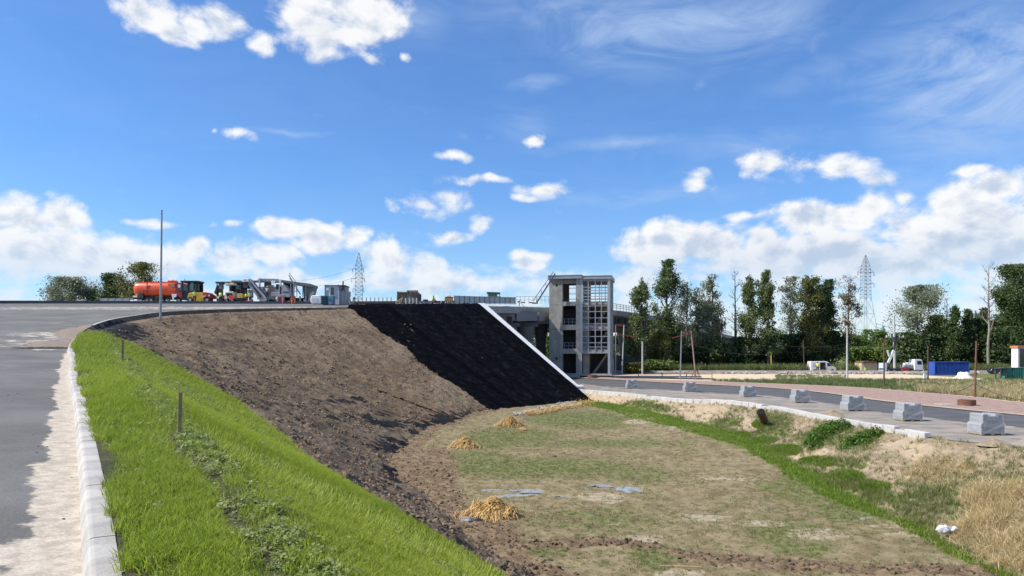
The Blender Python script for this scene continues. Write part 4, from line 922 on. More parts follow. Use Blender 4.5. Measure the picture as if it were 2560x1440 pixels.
for a in (-2.,1.95): wheel(van,a,-.9,.36); wheel(van,a,.9,.36)
MB().box(2.7,2.97,-.9,.9,.35,.6).build('bumper',dgrey,van)
mb=MB(); 
for a in (-2.4,-1.4,-.4,.5): mb.box(a-.04,a+.04,-.9,.9,2.43,2.52)
mb.build('roof_rack',dgrey,van)
# --- yellow shed
yel=mat('yellow_cladding',(.60,.55,.32),(.52,.47,.28),1.,.7); x,y=place(2173,931)
sh=thing('yellow_shed','small pale yellow shed with a rusty brown roof near the kneeling worker','shed',(x,y,0)); k=y/F
MB().box(-19*k,-11*k,.0,3,0,24*k).build('side_panel',yel,sh); 
for j in range(7): MB().box((-11+j*4.3)*k,(-11+j*4.3+4.1)*k,-.1,2.9,0,24*k-.02).build('wall_board',mat('tan_cladding',(.46,.40,.26),(.40,.35,.23),1.,.7),sh)
MB().poly([(-20*k,-.4,24*k),(20*k,-.4,24*k),(12*k,-.4,28*k),(-14*k,-.4,28*k)],(0,3.6,0)).build('roof',rust,sh)
# --- crane truck
x,y=place(2252,933); k=y/F; S=98*k/8.4
tk=thing('crane_truck','white-cabbed truck with a raised lifting boom behind the concrete utility pole','truck',(x,y,0)); tk.scale=(S,S,S)
MB().box(-4.2,3.,-.9,.9,.75,1.05).build('chassis',dgrey,tk)
MB().poly([(2.35,-1.15,.7),(4.2,-1.15,.7),(4.2,-1.15,1.6),(3.95,-1.15,2.85),(3.7,-1.15,3.0),(2.35,-1.15,3.0)],(0,2.3,0)).build('cab',white,tk,bevel=.05)
MB().poly([(2.9,-1.165,1.9),(3.9,-1.165,1.9),(3.75,-1.165,2.65),(2.9,-1.165,2.65)],(0,.01,0)).build('side_window',glass,tk)
MB().poly([(4.16,-1.,1.85),(4.16,1.,1.85),(4.0,1.,2.7),(4.0,-1.,2.7)],(.03,0,.01)).build('windscreen',glass,tk); MB().box(4.1,4.3,-1.15,1.15,.5,.85).build('bumper',white,tk)
MB().box(-4.2,-3.5,-1.1,1.1,.5,2.2).build('rear_box',mat('pale_blue_paint',(.55,.62,.70),(.48,.54,.62),1.,.5),tk,bevel=.03)
for a in (-3.1,-1.9,3.1): wheel(tk,a,-.95,.5,.32); wheel(tk,a,.95,.5,.32)
MB().box(-.3,1.2,-1.1,-.7,.55,1.3).build('tool_box',redp,tk); MB().box(.3,2.2,-.8,.8,1.05,1.7).build('load',greyp,tk)
for a,hh in ((.5,.5),(1.1,.6),(1.9,.45)): MB().box(a,a+.45,-.7,.2,1.7,1.7+hh).build('equipment_box',white,tk,bevel=.03)
mb=MB(); mb.tube((-2.6,0,1.1),(-2.6,0,2.3),.25,.2,10); mb.build('crane_post',dgrey,tk)
mb=MB(); mb.bar((-2.7,0,2.2),(-1.5,0,4.9),.42,.4); mb.build('lower_boom',white,tk); mb=MB(); mb.bar((-1.5,0,4.8),(-1.2,-.1,7.6),.3,.3); mb.build('upper_boom',dgrey,tk)
MB().box(-1.6,-.8,-.5,.4,6.6,7.8).build('basket',dgrey,tk); mb=MB(); mb.bar((-2.5,0,3.6),(-2.9,0,4.9),.25); mb.build('hydraulic_arm',white,tk)
# --- blue container
x,y=place(2370,936); k=y/F; blue=mat('container_blue',(.035,.10,.42),(.03,.085,.34),1.,.55,spec=.4)
ct=thing('shipping_container','blue corrugated shipping container behind the white heap of sand','container',(x,y,0)); L=85*k; H=32*k
nr=26; prof=[]
for j in range(nr):
    a=-L/2+L*j/nr; w=L/nr; prof+=[(a,0),(a+w*.3,0),(a+w*.42,.14),(a+w*.88,.14)]
prof+=[(L/2,0)]
V=[(a,-1.2+b_,.15) for a,b_ in prof]+[(a,-1.2+b_,H-.12) for a,b_ in prof]; m=len(prof)
mb=MB(); mb.add(V,[(i,i+1,m+i+1,m+i) for i in range(m-1)]); mb.build('corrugated_side',blue,ct)
MB().box(-L/2,L/2,-1.02,1.2,.12,H-.1).build('inner_box',blue,ct); MB().box(-L/2-.04,L/2+.04,-1.26,1.25,H-.12,H).build('top_rail',blue,ct); MB().box(-L/2-.04,L/2+.04,-1.26,1.25,0,.15).build('bottom_rail',blue,ct)
for a in (-L/2-.05,L/2-.08): MB().box(a,a+.13,-1.27,-1.14,0,H).build('corner_post',blue,ct)
# --- white sand heap with two bulk bags
x,y=place(2408,949); k=y/F; sandw=mat('white_sand',(.80,.72,.58),(.72,.64,.50),1.5,.95,bump=.03,bscale=4)
n=36;r=28*k; uu_=np.linspace(0,1,16); an=np.linspace(0,2*math.pi,n)
RR,AA=np.meshgrid(uu_,an,indexing='ij'); Xh=RR*np.cos(AA)*r; Yh=RR*np.sin(AA)*r*.9; Zh=22*k*np.clip(1-RR,0,1)**.95*(1-.12*np.exp(-(RR/.12)**2))+.3*(fbm(Xh,Yh,1.2,3,9)-.5)*(1-RR)-.05
hp=thing('sand_heap','pale heap of sand in front of the blue container','sand heap',(x,y,0)); link_obj('heap',grid_mesh('heap',np.dstack([Xh,Yh,Zh])),sandw,hp)
def bulkbag(px,py,w,label):
    x,y=place(2408,949); mb=MB(); t=thing('bulk_bag',label,'bulk bag',((px-CX)/F*y,y,0)); z0=(949-py)*k-.5; t.location.z=z0
    bm=bmesh.new(); bmesh.ops.create_icosphere(bm,subdivisions=2,radius=1); me=bpy.data.meshes.new('bag'); 
    for v in bm.verts:
        c=v.co; v.co=Vector((math.copysign(abs(c.x)**.7,c.x)*w,math.copysign(abs(c.y)**.7,c.y)*w*.9,(math.copysign(abs(c.z)**.7,c.z)*.62+.5)*w*1.1))+Vector((random.uniform(-.04,.04),)*3)
    bm.to_mesh(me); bm.free(); link_obj('bag',me,white,t,smooth=True); 
    mb.bar((-w*.5,0,w*1.1),(0,0,w*1.4),.08); mb.bar((w*.5,0,w*1.1),(0,0,w*1.4),.08); mb.build('bag_handle',white,t)
bulkbag(2402,931,.42,'left white bulk bag lying on top of the sand heap'); bulkbag(2416,931,.42,'right white bulk bag lying on top of the sand heap')
# --- white cabin with orange roof, green bins, frame, dark car, far white building
x,y=place(2560,948); k=y/F
cb=thing('white_cabin','white site cabin with an orange roof at the right edge behind the green bins','cabin',((2546-CX)/F*(y+2.2),y+2.2,0)); org=mat('orange_roof',(.62,.16,.07),(.55,.14,.07),1.,.6)
MB().box(-.08,0,0,1.5,0,78*k).build('end_wall',white,cb); MB().box(0.003,62*k,0,1.5,0,78*k).build('side_wall',mat('grey_panel',(.52,.56,.60),(.46,.5,.54),1.,.5),cb)
MB().box(-.2,64*k,-.15,1.7,78*k,84*k).build('roof',org,cb,bevel=.03)
for a in (3,8,13): MB().box(a*k,(a+4)*k,-.06,-.02,30*k,76*k).build('window_strip',glass,cb)
for a,b in ((.4,60),(.8,54)): MB().box(-.13,-.08,a,a+.12,b*k,(b+2)*k).build('lamp',dgrey,cb)
grn=mat('green_bin',(.03,.17,.14),(.025,.13,.11),1.,.5)
for j,(a,w,h,lb) in enumerate([(2522,13,27,'slanted green waste bin standing beside the dark metal frame'),(2546,14,27,'green ribbed waste bin at the right edge in front of the white cabin')]):
    t=thing('waste_bin',lb,'waste bin',((a-CX)/F*y,y,0)); 
    if j==0: MB().poly([(-w*k*.8,0,0),(w*k*.8,0,0),(w*k*.6,0,h*k),(-w*k*.3,0,h*k)],(0,1.4,0)).build('bin_body',grn,t,bevel=.03)
    else:
        MB().box(-w*k,w*k,0,1.4,0,h*k).build('bin_body',grn,t,bevel=.03)
        for q in range(6): MB().box((-w+q*4.6)*k,(-w+q*4.6+2)*k,-.05,0,.1,h*k-.15).build('rib',grn,t)
    MB().box(-w*k*.95,w*k*.95,-.06,1.45,h*k,h*k+.12).build('bin_lid',grn,t)
t=thing('frame_table','dark metal table frame standing left of the green bins','frame',((2504-CX)/F*y,y,0)); mb=MB()
for a in (-5,9): mb.box(a*k,(a+2)*k,-.3,-.1,0,26*k); mb.box(a*k,(a+2)*k,.9,1.1,0,26*k)
mb.build('frame_leg',dgrey,t); MB().box(-7*k,13*k,-.35,1.2,26*k,28*k).build('frame_top',dgrey,t)
x,y=place(2494,934); car=thing('parked_car','dark hatchback parked under the trees near the far white building','car',(x,y,0)); car.scale=(.8,.8,.8); navy=mat('dark_car_paint',(.02,.025,.035),(.03,.035,.045),1.,.25,spec=.6)
MB().poly([(-2.1,-.85,.35),(2.1,-.85,.35),(2.15,-.85,.75),(1.3,-.85,.95),(.6,-.85,1.42),(-1.2,-.85,1.42),(-2.05,-.85,.95)],(0,1.7,0)).build('body',navy,car,bevel=.08)
MB().poly([(-1.55,-.862,.98),(1.1,-.862,.98),(.55,-.862,1.35),(-1.15,-.862,1.35)],(0,.01,0)).build('side_window',glass,car)
for a in (-1.35,1.35): wheel(car,a,-.8,.32,.2); wheel(car,a,.8,.32,.2)
x=(2503-CX)/F*165; t=thing('far_building','low white flat-roofed building half hidden behind the dark car','building',(x,165,0)); k=165/F
MB().box(-10*k,-4*k,0,5,0,31*k).build('white_end',white,t); MB().box(-4*k,24*k,.02,5,0,30*k).build('wall',mat('greenish_wall',(.33,.38,.36),(.28,.33,.31),1.,.7),t); MB().box(-11*k,25*k,-.2,5.2,31*k,33*k).build('roof',greyp,t)
# --- concrete slab on a block, left of the poplars
x,y=place(1674,925); t=thing('slab_table','pale concrete slab lying across a block under the poplars','slab',(x,y,0)); k=y/F
MB().box(-14*k,14*k,-.8,.8,1.0,1.28).build('slab',conc,t,bevel=.04); MB().box(-5*k,-1*k,-.4,.4,0,1.0).build('block',conc,t)
# --- field litter
def strawpile(px,py,w,h,label,seed,nn=700,z=None):
    hx=hit(px,py); t_=np.random.default_rng(seed); V=[];T=[];rn=[]
    d=hx[1]; k=d/F; W_=w*k/2; H_=h*k
    th=thing('straw_heap',label,'straw heap',(hx[0],hx[1]+W_*.5,hx[2]))
    # core mound
    n=18; RR,AA=np.meshgrid(np.linspace(0,1,8),np.linspace(0,2*math.pi,n),indexing='ij')
    Xh=RR*np.cos(AA)*W_*1.0; Yh=RR*np.sin(AA)*W_*.7; hf=lambda x_,y_: H_*.66*np.maximum.reduce([np.exp(-(((x_-.05*W_)/(.42*W_))**2+(y_/(.4*W_))**2)),.75*np.exp(-(((x_+.45*W_)/(.33*W_))**2+((y_-.1*W_)/(.33*W_))**2)),.7*np.exp(-(((x_-.5*W_)/(.3*W_))**2+((y_+.12*W_)/(.3*W_))**2))]); Zh=hf(Xh,Yh)*.85+.10*(fbm(Xh*2+seed,Yh*2,2,3)-.5)*(1-RR)-.03
    link_obj('mound',grid_mesh('mound',np.dstack([Xh,Yh,Zh])),mat('straw_core',(.20,.12,.05),(.12,.07,.03),6.,.95,bump=.03,bscale=12),th)
    for i in range(nn):
        a=t_.uniform(0,6.283); r=abs(t_.normal(0,.55)); r=min(r,1.6); cx=math.cos(a)*r*W_*.85; cy=math.sin(a)*r*W_*.62; cz=float(hf(cx,cy))+t_.uniform(-.01,.10)
        L=t_.uniform(.16,.42)*min(1.3,.6+W_*.5); da=a+t_.normal(0,.8); dz=-min(r,1)*H_/W_*1.0+t_.normal(0,.25); v=np.array([math.cos(da),math.sin(da)*.8,dz]); v/=np.linalg.norm(v)
        p=np.array([cx,cy,cz]); q0=p-v*L/2; q1=p+np.array([0,0,.04]); q2=p+v*L/2; s=np.cross(v,[0,0,1.]); s/=np.linalg.norm(s)+1e-6; wd=t_.uniform(.006,.013)
        b=len(V); up=np.array([0,0,wd*.8]); V+= [q0-s*wd,q0+s*wd,q1+s*wd+up,q1-s*wd+up,q2+s*wd,q2-s*wd]; T+=[(b,b+1,b+2,b+3),(b+3,b+2,b+4,b+5)]; rn+=[t_.random()]*6
    me=tri_mesh('straw',V,T,quads=True,attrs={'rnd':rn}); o=link_obj('straw',me,leafmat('straw_leaf',(.50,.31,.10),(.86,.60,.26),.15,3.),th); o['kind']='stuff'
    return th
strawpile(1232,1303,172,64,'largest heap of golden straw, on the field at the foot of the slope',1,1700)
strawpile(1160,1123,88,36,'small straw heap half way along the foot of the earth slope',2,800)
strawpile(1276,1068,82,32,'straw heap beside the bright grass near the black sheeting',3,800)
strawpile(1305,1078,36,8,'thin scatter of straw lying in front of a straw heap',33,90)
row=thing('straw_row','ragged row of golden straw along the foot of the black sheeting','straw row',(0,0,0))
V=[];T=[];rn=[]; t_=np.random.default_rng(8)
pts_=[hit(px,py) for px,py in [(1308,1040),(1340,1034),(1370,1029),(1400,1023),(1430,1017),(1462,1011),(1490,1008)]]
for i in range(1700):
    f=t_.uniform(0,len(pts_)-1.001); j=int(f); a=np.array(pts_[j]);b=np.array(pts_[j+1]); p=a+(b-a)*(f-j)+np.array([t_.normal(0,.5),t_.normal(0,.7),abs(t_.normal(0,.16))+.02+.12*math.sin(f*9)**2])
    L=t_.uniform(.2,.5); da=t_.uniform(0,6.28); v=np.array([math.cos(da),math.sin(da),t_.normal(0,.25)]); s=np.array([-v[1],v[0],0])*t_.uniform(.012,.025); b_=len(V); V+=[p-v*L/2-s,p-v*L/2+s,p+v*L/2+s,p+v*L/2-s]; T+=[(b_,b_+1,b_+2,b_+3)]; rn+=[t_.random()]*4
o=link_obj('straw',tri_mesh('straw',V,T,quads=True,attrs={'rnd':rn}),_mc['straw_leaf'],row); o['kind']='stuff'
mb=MB()
for i in range(260):
    px=t_.uniform(1285,1445); h_=hit(px,1037-(px-1285)*.205+t_.normal(0,2)); rock(mb,(h_[0],h_[1],h_[2]+.08),t_.uniform(.07,.17))
o=mb.build('toe_stones',rub_m); tag(o,'line of small grey stones between the black sheeting and straw','stones',None,'stuff')
# puddles: still water lying in the hollows of the field
wat=bpy.data.materials.new('puddle_water'); wat.use_nodes=True; pb_=wat.node_tree.nodes['Principled BSDF']; pb_.inputs['Base Color'].default_value=(.33,.31,.27,1); pb_.inputs['Roughness'].default_value=.06; pb_.inputs['Specular IOR Level'].default_value=.4; pb_.inputs['Roughness'].default_value=.12
def field_top(x,y): 
    return surf_z(x,y)
for (px,py,rx,ry) in PUD:
    h_=hit(px,py); k=h_[1]/F; a_=np.linspace(0,2*math.pi,40,endpoint=False); ph=t_.uniform(0,6.28,4); rr=1.0+.22*np.sin(2*a_+ph[0])+.25*np.sin(3*a_+ph[1])+.18*np.sin(5*a_+ph[2])+.14*np.sin(8*a_+ph[3])
    ryw=ry/F*h_[1]**2/(CZ-h_[2]); near_=(np.abs(FV[...,0]-h_[0])<rx*k)&(np.abs(FV[...,1]-h_[1])<ryw); z=float(np.percentile(FV[...,2][near_],48))
    me=bpy.data.meshes.new('puddle'); me.from_pydata([(h_[0]+rx*k*r*math.cos(a)*1.2,h_[1]+ryw*r*math.sin(a)*1.3,z) for a,r in zip(a_,rr)],[],[tuple(range(40))]); structure(link_obj('puddle',me,wat))
# stakes
for px,pyb,pyt,lb in ((449,1092,981,'nearer square wooden survey stake standing in the clover on the grassy verge'),(306,911,850,'farther thin wooden survey stake where the grass meets bare soil')):
    h_=hit(px,pyb); k=h_[1]/F; t=thing('survey_stake',lb,'stake',h_); w=.024 if px>400 else .03; H=(pyb-pyt)*k
    MB().box(-w,w,-w,w,-.15,H).build('stake',wood,t,bevel=.003); t.rotation_euler=(0,R_(1.0),R_(20))
# lamp post without its lamp
h_=hit(401,797); k=h_[1]/F; t=thing('steel_post','tall bare galvanised steel post at the top edge of the earth slope','post',h_); MB().tube((0,0,-.5),(3.5*k,0,270*k),3.1*k,2.0*k,14).build('shaft',pgal,t,smooth=True); MB().tube((3.5*k,0,270*k),(3.5*k,0,271*k),2.2*k,2.2*k,12).build('cap',dgrey,t); MB().tube((0,0,-.1),(0,0,.05),5*k,5*k,12).build('base_flange',pgal,t)
# litter
def blob(name,label,cat,px,py,sx,sy,sz,m,seed,part='scrap',hz=None):
    h_=hit(px,py) or G0(px,py,-.8); r=np.random.default_rng(seed); t=thing(name,label,cat,h_,r.uniform(0,3)*0)
    bm=bmesh.new(); bmesh.ops.create_icosphere(bm,subdivisions=3,radius=1); me=bpy.data.meshes.new(part); k=h_[1]/F
    for v in bm.verts:
        c=v.co; f=1+.5*(float(fbm(c.x*1.5+seed,c.y*1.5+c.z,1.2,3,seed))-.5)*1.6; v.co=Vector((c.x*sx*k*f,c.y*sy*k*f,max(c.z,-.15)*sz*k*f))
    bm.to_mesh(me); bm.free(); link_obj(part,me,m,t,smooth=True); return t
greyplas=mat('grey_plastic_film',(.30,.31,.35),(.05,.05,.06),7.,.4,spec=.6)
t=blob('plastic_scrap','crumpled grey and black plastic lying against the largest straw heap','litter',1172,1303,22,22,9,greyplas,4); blob('plastic_scrap','small black plastic rag beside the largest straw heap','litter',1200,1305,16,14,7,blk,5)
def bank_hit(px,py):
    A_=BV.reshape(-1,3); a,b=to_px(A_); i=np.argmin((a-px)**2+(b-py)**2+ (A_[:,1]<5)*1e9); return tuple(A_[i])
wb=mat('white_bag',(.78,.76,.76),(.62,.60,.62),6.,.5)
h_=bank_hit(2365,1334); k=h_[1]/F; t=thing('plastic_bag','crumpled white plastic bag lying in the dry grass at the foot of the bank','bag',(h_[0]*.985,h_[1]*.985-.1,h_[2]+.16))
for (cx,sx,sz,rz) in ((-8,17,10,0),(14,12,8,.5)):
    bm=bmesh.new(); bmesh.ops.create_icosphere(bm,subdivisions=3,radius=1); me=bpy.data.meshes.new('bag_lobe')
    for v in bm.verts:
        c=v.co; f=1+1.1*(float(fbm(c.x*2+cx,c.y*2+c.z*2,1.5,3,7))-.5); v.co=Vector((cx*k+c.x*sx*k*f,c.y*9*k*f,c.z*sz*k*f+sz*k*.6+c.x*rz*6*k))
    bm.to_mesh(me); bm.free(); link_obj('bag_lobe',me,wb,t,smooth=True)
h_=bank_hit(2508,1390); k=h_[1]/F; t=thing('plastic_bottle','small clear blue plastic bottle lying in golden straw at the right edge','bottle',(h_[0],h_[1],h_[2]+.1)); blu=mat('blue_bottle',(.35,.55,.75),(.25,.42,.62),4.,.15,spec=.8)
MB().tube((-9*k,0,0),(5*k,0,3*k),4.2*k,4.2*k,12).build('bottle_body',blu,t,smooth=True); MB().tube((5*k,0,3*k),(9*k,0,4*k),4.2*k,1.6*k,12).build('bottle_neck',blu,t,smooth=True); MB().tube((9*k,0,4*k),(11*k,0,4.4*k),1.8*k,1.8*k,10).build('bottle_cap',mat('blue_cap',(.03,.12,.5),(.03,.1,.4),1.,.4),t)
h_=hit(1700,1421); k=h_[1]/F; t=thing('stick','straight pale wooden stick lying on the field at the bottom','stick',(h_[0],h_[1],h_[2]+.06)); MB().bar((-50*k,0,.0),(50*k,-.12,.0),.03,.02).build('stick',newwood,t)
for px,py,s,lb in ((1836,1090,9,'small black rag in the bright green grass of the ditch, farther one'),(1872,1114,11,'small black rag in the bright green grass of the ditch, nearer one'),(1386,1142,7,'flat dark clod lying on the middle of the field')):
    blob('black_rag',lb,'rag' if px>1500 else 'clod',px,py,s,10,4,blk if px>1500 else mat('dark_clod',(.07,.05,.035),(.1,.07,.05),3.,.95),int(px))
t=blob('white_scrap','small white scrap lying on the black patch beside the grass tip','litter',260,836,8,8,2.5,wb,12)
t=blob('white_scrap','thin white scrap on the earth slope right of the grass tip','litter',336,846,5,5,1.5,wb,13)
# ================================================================ MACHINES AND PEOPLE ON THE UPPER ROAD
def top_at(px,py,d): p=P(px,py,d); return Vector(p)
KX=lambda d:d/F
orange=mat('orange_paint',(.78,.10,.025),(.66,.085,.025),1.2,.38,spec=.5,c3=(.50,.10,.05),s3=.6)
redpaint=mat('dark_red_paint',(.34,.03,.03),(.26,.025,.028),2.,.45)
yellow=mat('machine_yellow',(.62,.40,.06),(.50,.32,.05),2.,.5)
blackp=mat('black_paint',(.012,.012,.014),(.02,.02,.022),2.,.4)
cream=mat('cream_paint',(.66,.62,.45),(.55,.5,.36),2.,.5)
class Lo:
    """local builder: x,z in photo pixels from (px0,py0) at depth d, y in metres"""
    def __init__(s,t,px0,py0,d): s.t=t;s.a=px0;s.b=py0;s.k=d/F
    def X(s,px): return (px-s.a)*s.k
    def Z(s,py): return (s.b-py)*s.k
    def box(s,name,x0,x1,y0,y1,p0,p1,m,bev=0.,parent=None):
        return MB().box(s.X(x0),s.X(x1),y0,y1,s.Z(p1),s.Z(p0)).build(name,m,parent or s.t,bevel=bev)
    def poly(s,name,pts,y0,y1,m,bev=0.,parent=None):
        return MB().poly([(s.X(a),y0,s.Z(b)) for a,b in pts],(0,y1-y0,0)).build(name,m,parent or s.t,bevel=bev)
    def bar(s,name,a,b,w,m,y=0.,y2=None,parent=None,h=None):
        return MB().bar((s.X(a[0]),y,s.Z(a[1])),(s.X(b[0]),y if y2 is None else y2,s.Z(b[1])),w,h).build(name,m,parent or s.t)
    def wheel(s,px,py,rpx,y,w=.4,rim=None):
        x,z,r=s.X(px),s.Z(py),rpx*s.k
        t1=MB().tube((x,y-w/2,z),(x,y+w/2,z),r,r,20).build('wheel',rub,s.t,bevel=.03); MB().tube((x,y-w/2-.02,z),(x,y-w/2+.02,z),r*.5,r*.5,12).build('rim',rim or pgal,t1)
def mk(name,label,cat,px,py,d,group=None,rz=0.):
    p=top_at(px,py,d); t=thing(name,label,cat,p,rz,group); return t,Lo(t,px,py,d)
# --- orange tanker lorry (seen from its side, tank rear on the left)
t,L=mk('tanker_truck','bright orange tanker truck standing behind the tall bare steel post','truck',400,757.5,112)
prof=[]
n=20; yc,zc,ry,rz_=1.1,L.Z(723),1.15,18*L.k
V=[];xs_=[332,334,338,346,438,441]; sc_=[.72,.88,.96,1,1,.97]
for xx,sc in zip(xs_,sc_):
    for i in range(n):
        a=i/n*6.2832; V.append((L.X(xx),yc+ry*sc*math.copysign(abs(math.cos(a))**.75,math.cos(a)),zc+rz_*sc*math.copysign(abs(math.sin(a))**.75,math.sin(a))))
mb=MB(); mb.add(V,[(k*n+i,k*n+(i+1)%n,(k+1)*n+(i+1)%n,(k+1)*n+i) for k in range(5) for i in range(n)]+[tuple(range(n-1,-1,-1)),tuple(range(5*n,6*n))]); mb.build('tank',orange,t,smooth=True)
L.box('tank_walkway',346,432,.7,1.5,703.5,705.5,redpaint)
L.box('hatch',414,434,.6,1.6,700,704,orange,.03); L.box('tank_band',367,369,-.09,.0,706,738,redpaint); L.box('side_step',357,373,-.1,.05,726,729,redpaint)
L.poly('upper_body',[(420,709),(439,708),(440,727),(424,727)],-.12,.1,orange,.02); L.box('round_window',428,437,-.15,-.11,711,717,mat('dusty_window',(.35,.28,.22),(.25,.2,.17),3.,.4))
L.poly('cab',[(439,706),(455,707),(470,712),(474,731),(470,748),(439,740)],-.1,2.2,redpaint,.05)
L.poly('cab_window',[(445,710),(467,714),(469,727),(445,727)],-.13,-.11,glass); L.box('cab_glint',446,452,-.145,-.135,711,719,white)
L.box('chassis',345,440,.2,2.,741,748,blackp); L.box('side_locker',346,359,-.12,.6,732,746,dgrey,.02); L.box('rear_lamp_box',333,343,-.05,1,739,743,white)
L.box('fuel_tank',388,410,-.08,.6,741,750,blackp,.05); L.poly('mud_flap',[(430,735),(443,735),(441,743),(436,743),(436,752),(433,752)],-.14,-.1,white); L.box('rear_bumper',333,346,0,2,747,751,dgrey)
for px in (352,368,378,405,447): L.wheel(px,751,6.2,.15)
# lorry's white sacks on the ground by its rear
t,L=mk('rubble_bags','pale sacks and a grey roll lying behind the orange tanker on the ground','sacks',340,757,110)
for a,b,h in ((327,336,6),(336,346,8),(343,366,5)):
    L.box('sack',a,b,-.3,.3,757-h,757.5,white if a<340 else greyp,.08)
# --- roller: black cab, yellow drum frame, red engine hood
t,L=mk('road_roller','road roller with a black cab, yellow body and dark red rounded hood','road roller',490,757.5,110)
for a in (457,471,486,494): L.bar('cab_post',(a,704),(a if a<490 else 495,748),.16,blackp,y=-.1 if a!=471 else .0)
L.box('cab_roof',453,498,-.3,1.9,702,706,blackp,.03); L.poly('cab_lower',[(455,727),(497,727),(497,750),(455,750)],-.12,1.6,blackp,.02); L.box('cab_glass',477,488,-.05,-.02,707,727,lglass); L.box('cab_back',457,497,1.5,1.6,706,728,glass)
L.bar('antenna',(462,702),(462,697),.06,dgrey)
L.poly('yellow_body',[(473,735),(478,732),(512,732),(512,754),(505,755),(470,750)],-.35,1.5,yellow,.05)
L.poly('engine_hood',[(509,731),(519,731),(530,738),(531,746),(509,747)],-.4,1.6,redpaint,.06); L.poly('hood_flash',[(505,745),(512,739),(518,738),(518,741),(510,745)],-.44,-.4,mat('pale_orange',(.75,.42,.22),(.65,.35,.18),2.,.5))
L.box('head_lamp',524,527,-.44,-.38,738,741,white,.01)
L.wheel(520,750,8,.2,1.2); L.wheel(478,750,7.5,.2,1.2); L.box('frame_plate',495,506,-.38,-.3,745,756,yellow)
for q,(a,b) in enumerate(((448,465),(468,478),(494,505))): 
    t2,L2=mk('gravel_mound',['pale gravel mound at the roller front wheel','tiny pale gravel mound between worker and roller','low pale gravel mound under the yellow roller body'][q],'gravel',(a+b)/2,758,109)
    m2=MB(); bm=bmesh.new(); bmesh.ops.create_icosphere(bm,subdivisions=2,radius=1); m2.add([(v.co.x*(b-a)/2*L2.k,v.co.y*.6,v.co.z*.32) for v in bm.verts],[tuple(v.index for v in f.verts) for f in bm.faces]); bm.free(); m2.build('mound',mat('pale_gravel',(.50,.42,.35),(.42,.35,.29),4.,.9,bump=.02),t2)
# --- dark roofed paver behind, with netting
t,L=mk('asphalt_paver','dark grey paver with a flat roof and screens, left of the conveyor machine','paver',570,757.5,113)
L.box('flat_roof',538,607,.0,2.6,704,707.5,dgrey,.02); L.box('rear_roof',572,640,1.0,3.2,699,702,greyp,.02)
for a in (542,556,574,590,601): L.bar('roof_post',(a,706),(a,752),.12,dgrey,y=.1)
L.poly('side_hopper',[(540,712),(540,738),(546,742),(533,732)],.3,2.6,dgrey); L.box('side_screen',543,556,.5,.55,708,722,greyp); L.box('rear_screen',558,604,2.4,2.5,707,745,dgrey); L.box('window_strip',583,594,1.0,1.1,711,726,lglass)
L.box('machine_block',541,606,.8,2.5,737,752,blackp,.04); L.box('engine_box',590,610,.3,1.6,722,742,dgrey,.03); L.wheel(598,750,7,.3,.5); L.wheel(548,751,6,.3,.5)
# --- small cream and yellow paver in front
t,L=mk('mini_paver','cream and yellow compact paver with two pale canopy panels and red-white ends','paver',576,757.5,110.5)
L.box('canopy',562,571,.0,1.4,707.5,713,cream,.04); L.box('canopy',573.5,584,.0,1.4,707,712,cream,.04); L.bar('canopy_post',(574,712),(574,732),.1,dgrey,y=.6)
L.poly('hood',[(563,730),(583,729),(586,736),(586,745),(562,745)],-.1,1.4,cream,.05); L.box('grille',566,582,-.13,-.1,733,741,blackp); 
L.box('red_white_board',561,568,-.2,-.14,739,748,mat('warning_board',(.65,.08,.06),(.8,.78,.75),3.5,.5,lo=.48,hi=.52)); L.box('red_board',574,584,-.2,-.14,738,750,mat('signal_red',(.72,.06,.05),(.6,.05,.05),2.,.5))
L.wheel(567,751,5,.1,.4); L.wheel(581,751,5.5,.1,.4); L.box('yellow_screed',593,607,-.1,1.4,734,745,yellow,.04); L.box('screed_lower',592,612,.0,1.2,745,754,blackp,.03)
# --- cold milling machine: conveyor arm with a white head, grey body
t,L=mk('milling_machine','large grey milling machine with a slanted loading conveyor and white discharge head','milling machine',670,757.5,113.5)
tri=L.poly('discharge_head',[(609,703),(613,697.5),(627,697),(627,706),(611,706)],-.9,.6,white,.04)
L.poly('head_emblem',[(616,703),(618,699.5),(620,703)],-.93,-.9,mat('signal_red',(.72,.06,.05)))
L.box('head_curtain',611.5,625,-.85,.5,706,721,dgrey)
cv=L.poly('conveyor_arm',[(626,698),(632,702),(672,750),(664,757),(655,754),(624,712)],-.8,.5,greyp,.02)
L.poly('arm_side_panel',[(629,708),(634,710),(660,742),(654,746)],-.84,-.8,dgrey); L.bar('arm_rail',(628,699),(670,746),.12,mat('light_metal',(.55,.56,.58),(.45,.46,.48),2.,.5),y=-.9)
L.box('engine_body',640,700,.5,3.0,716,748,greyp,.05); L.box('black_base',645,705,.6,2.8,744,756,blackp,.03)
L.poly('top_bundle',[(640,698),(646,695),(692,696),(698,701),(694,704),(642,703)],.4,2.4,mat('blue_grey_cover',(.30,.34,.42),(.2,.23,.3),2.,.5),.06)
L.box('exhaust_stack',645.5,649,.2,.5,695,716,mat('light_metal',(.55,.56,.58))); L.box('white_stack',697,701,.2,.6,698,712,white,.02); L.box('white_unit',677,686,.2,.8,702,707,white,.03); L.box('white_unit',652,655,.3,.5,718,722,white)
L.box('dark_recess',658,676,.45,.5,706,716,blackp); L.box('brown_panel',662,682,.4,.49,712,730,mat('brown_panel',(.20,.13,.11),(.14,.09,.08),2.,.6)); L.box('control_box',688,698,.35,.48,710,722,blackp); L.box('lower_tank',677,697,.2,.9,730,741,greyp,.04)
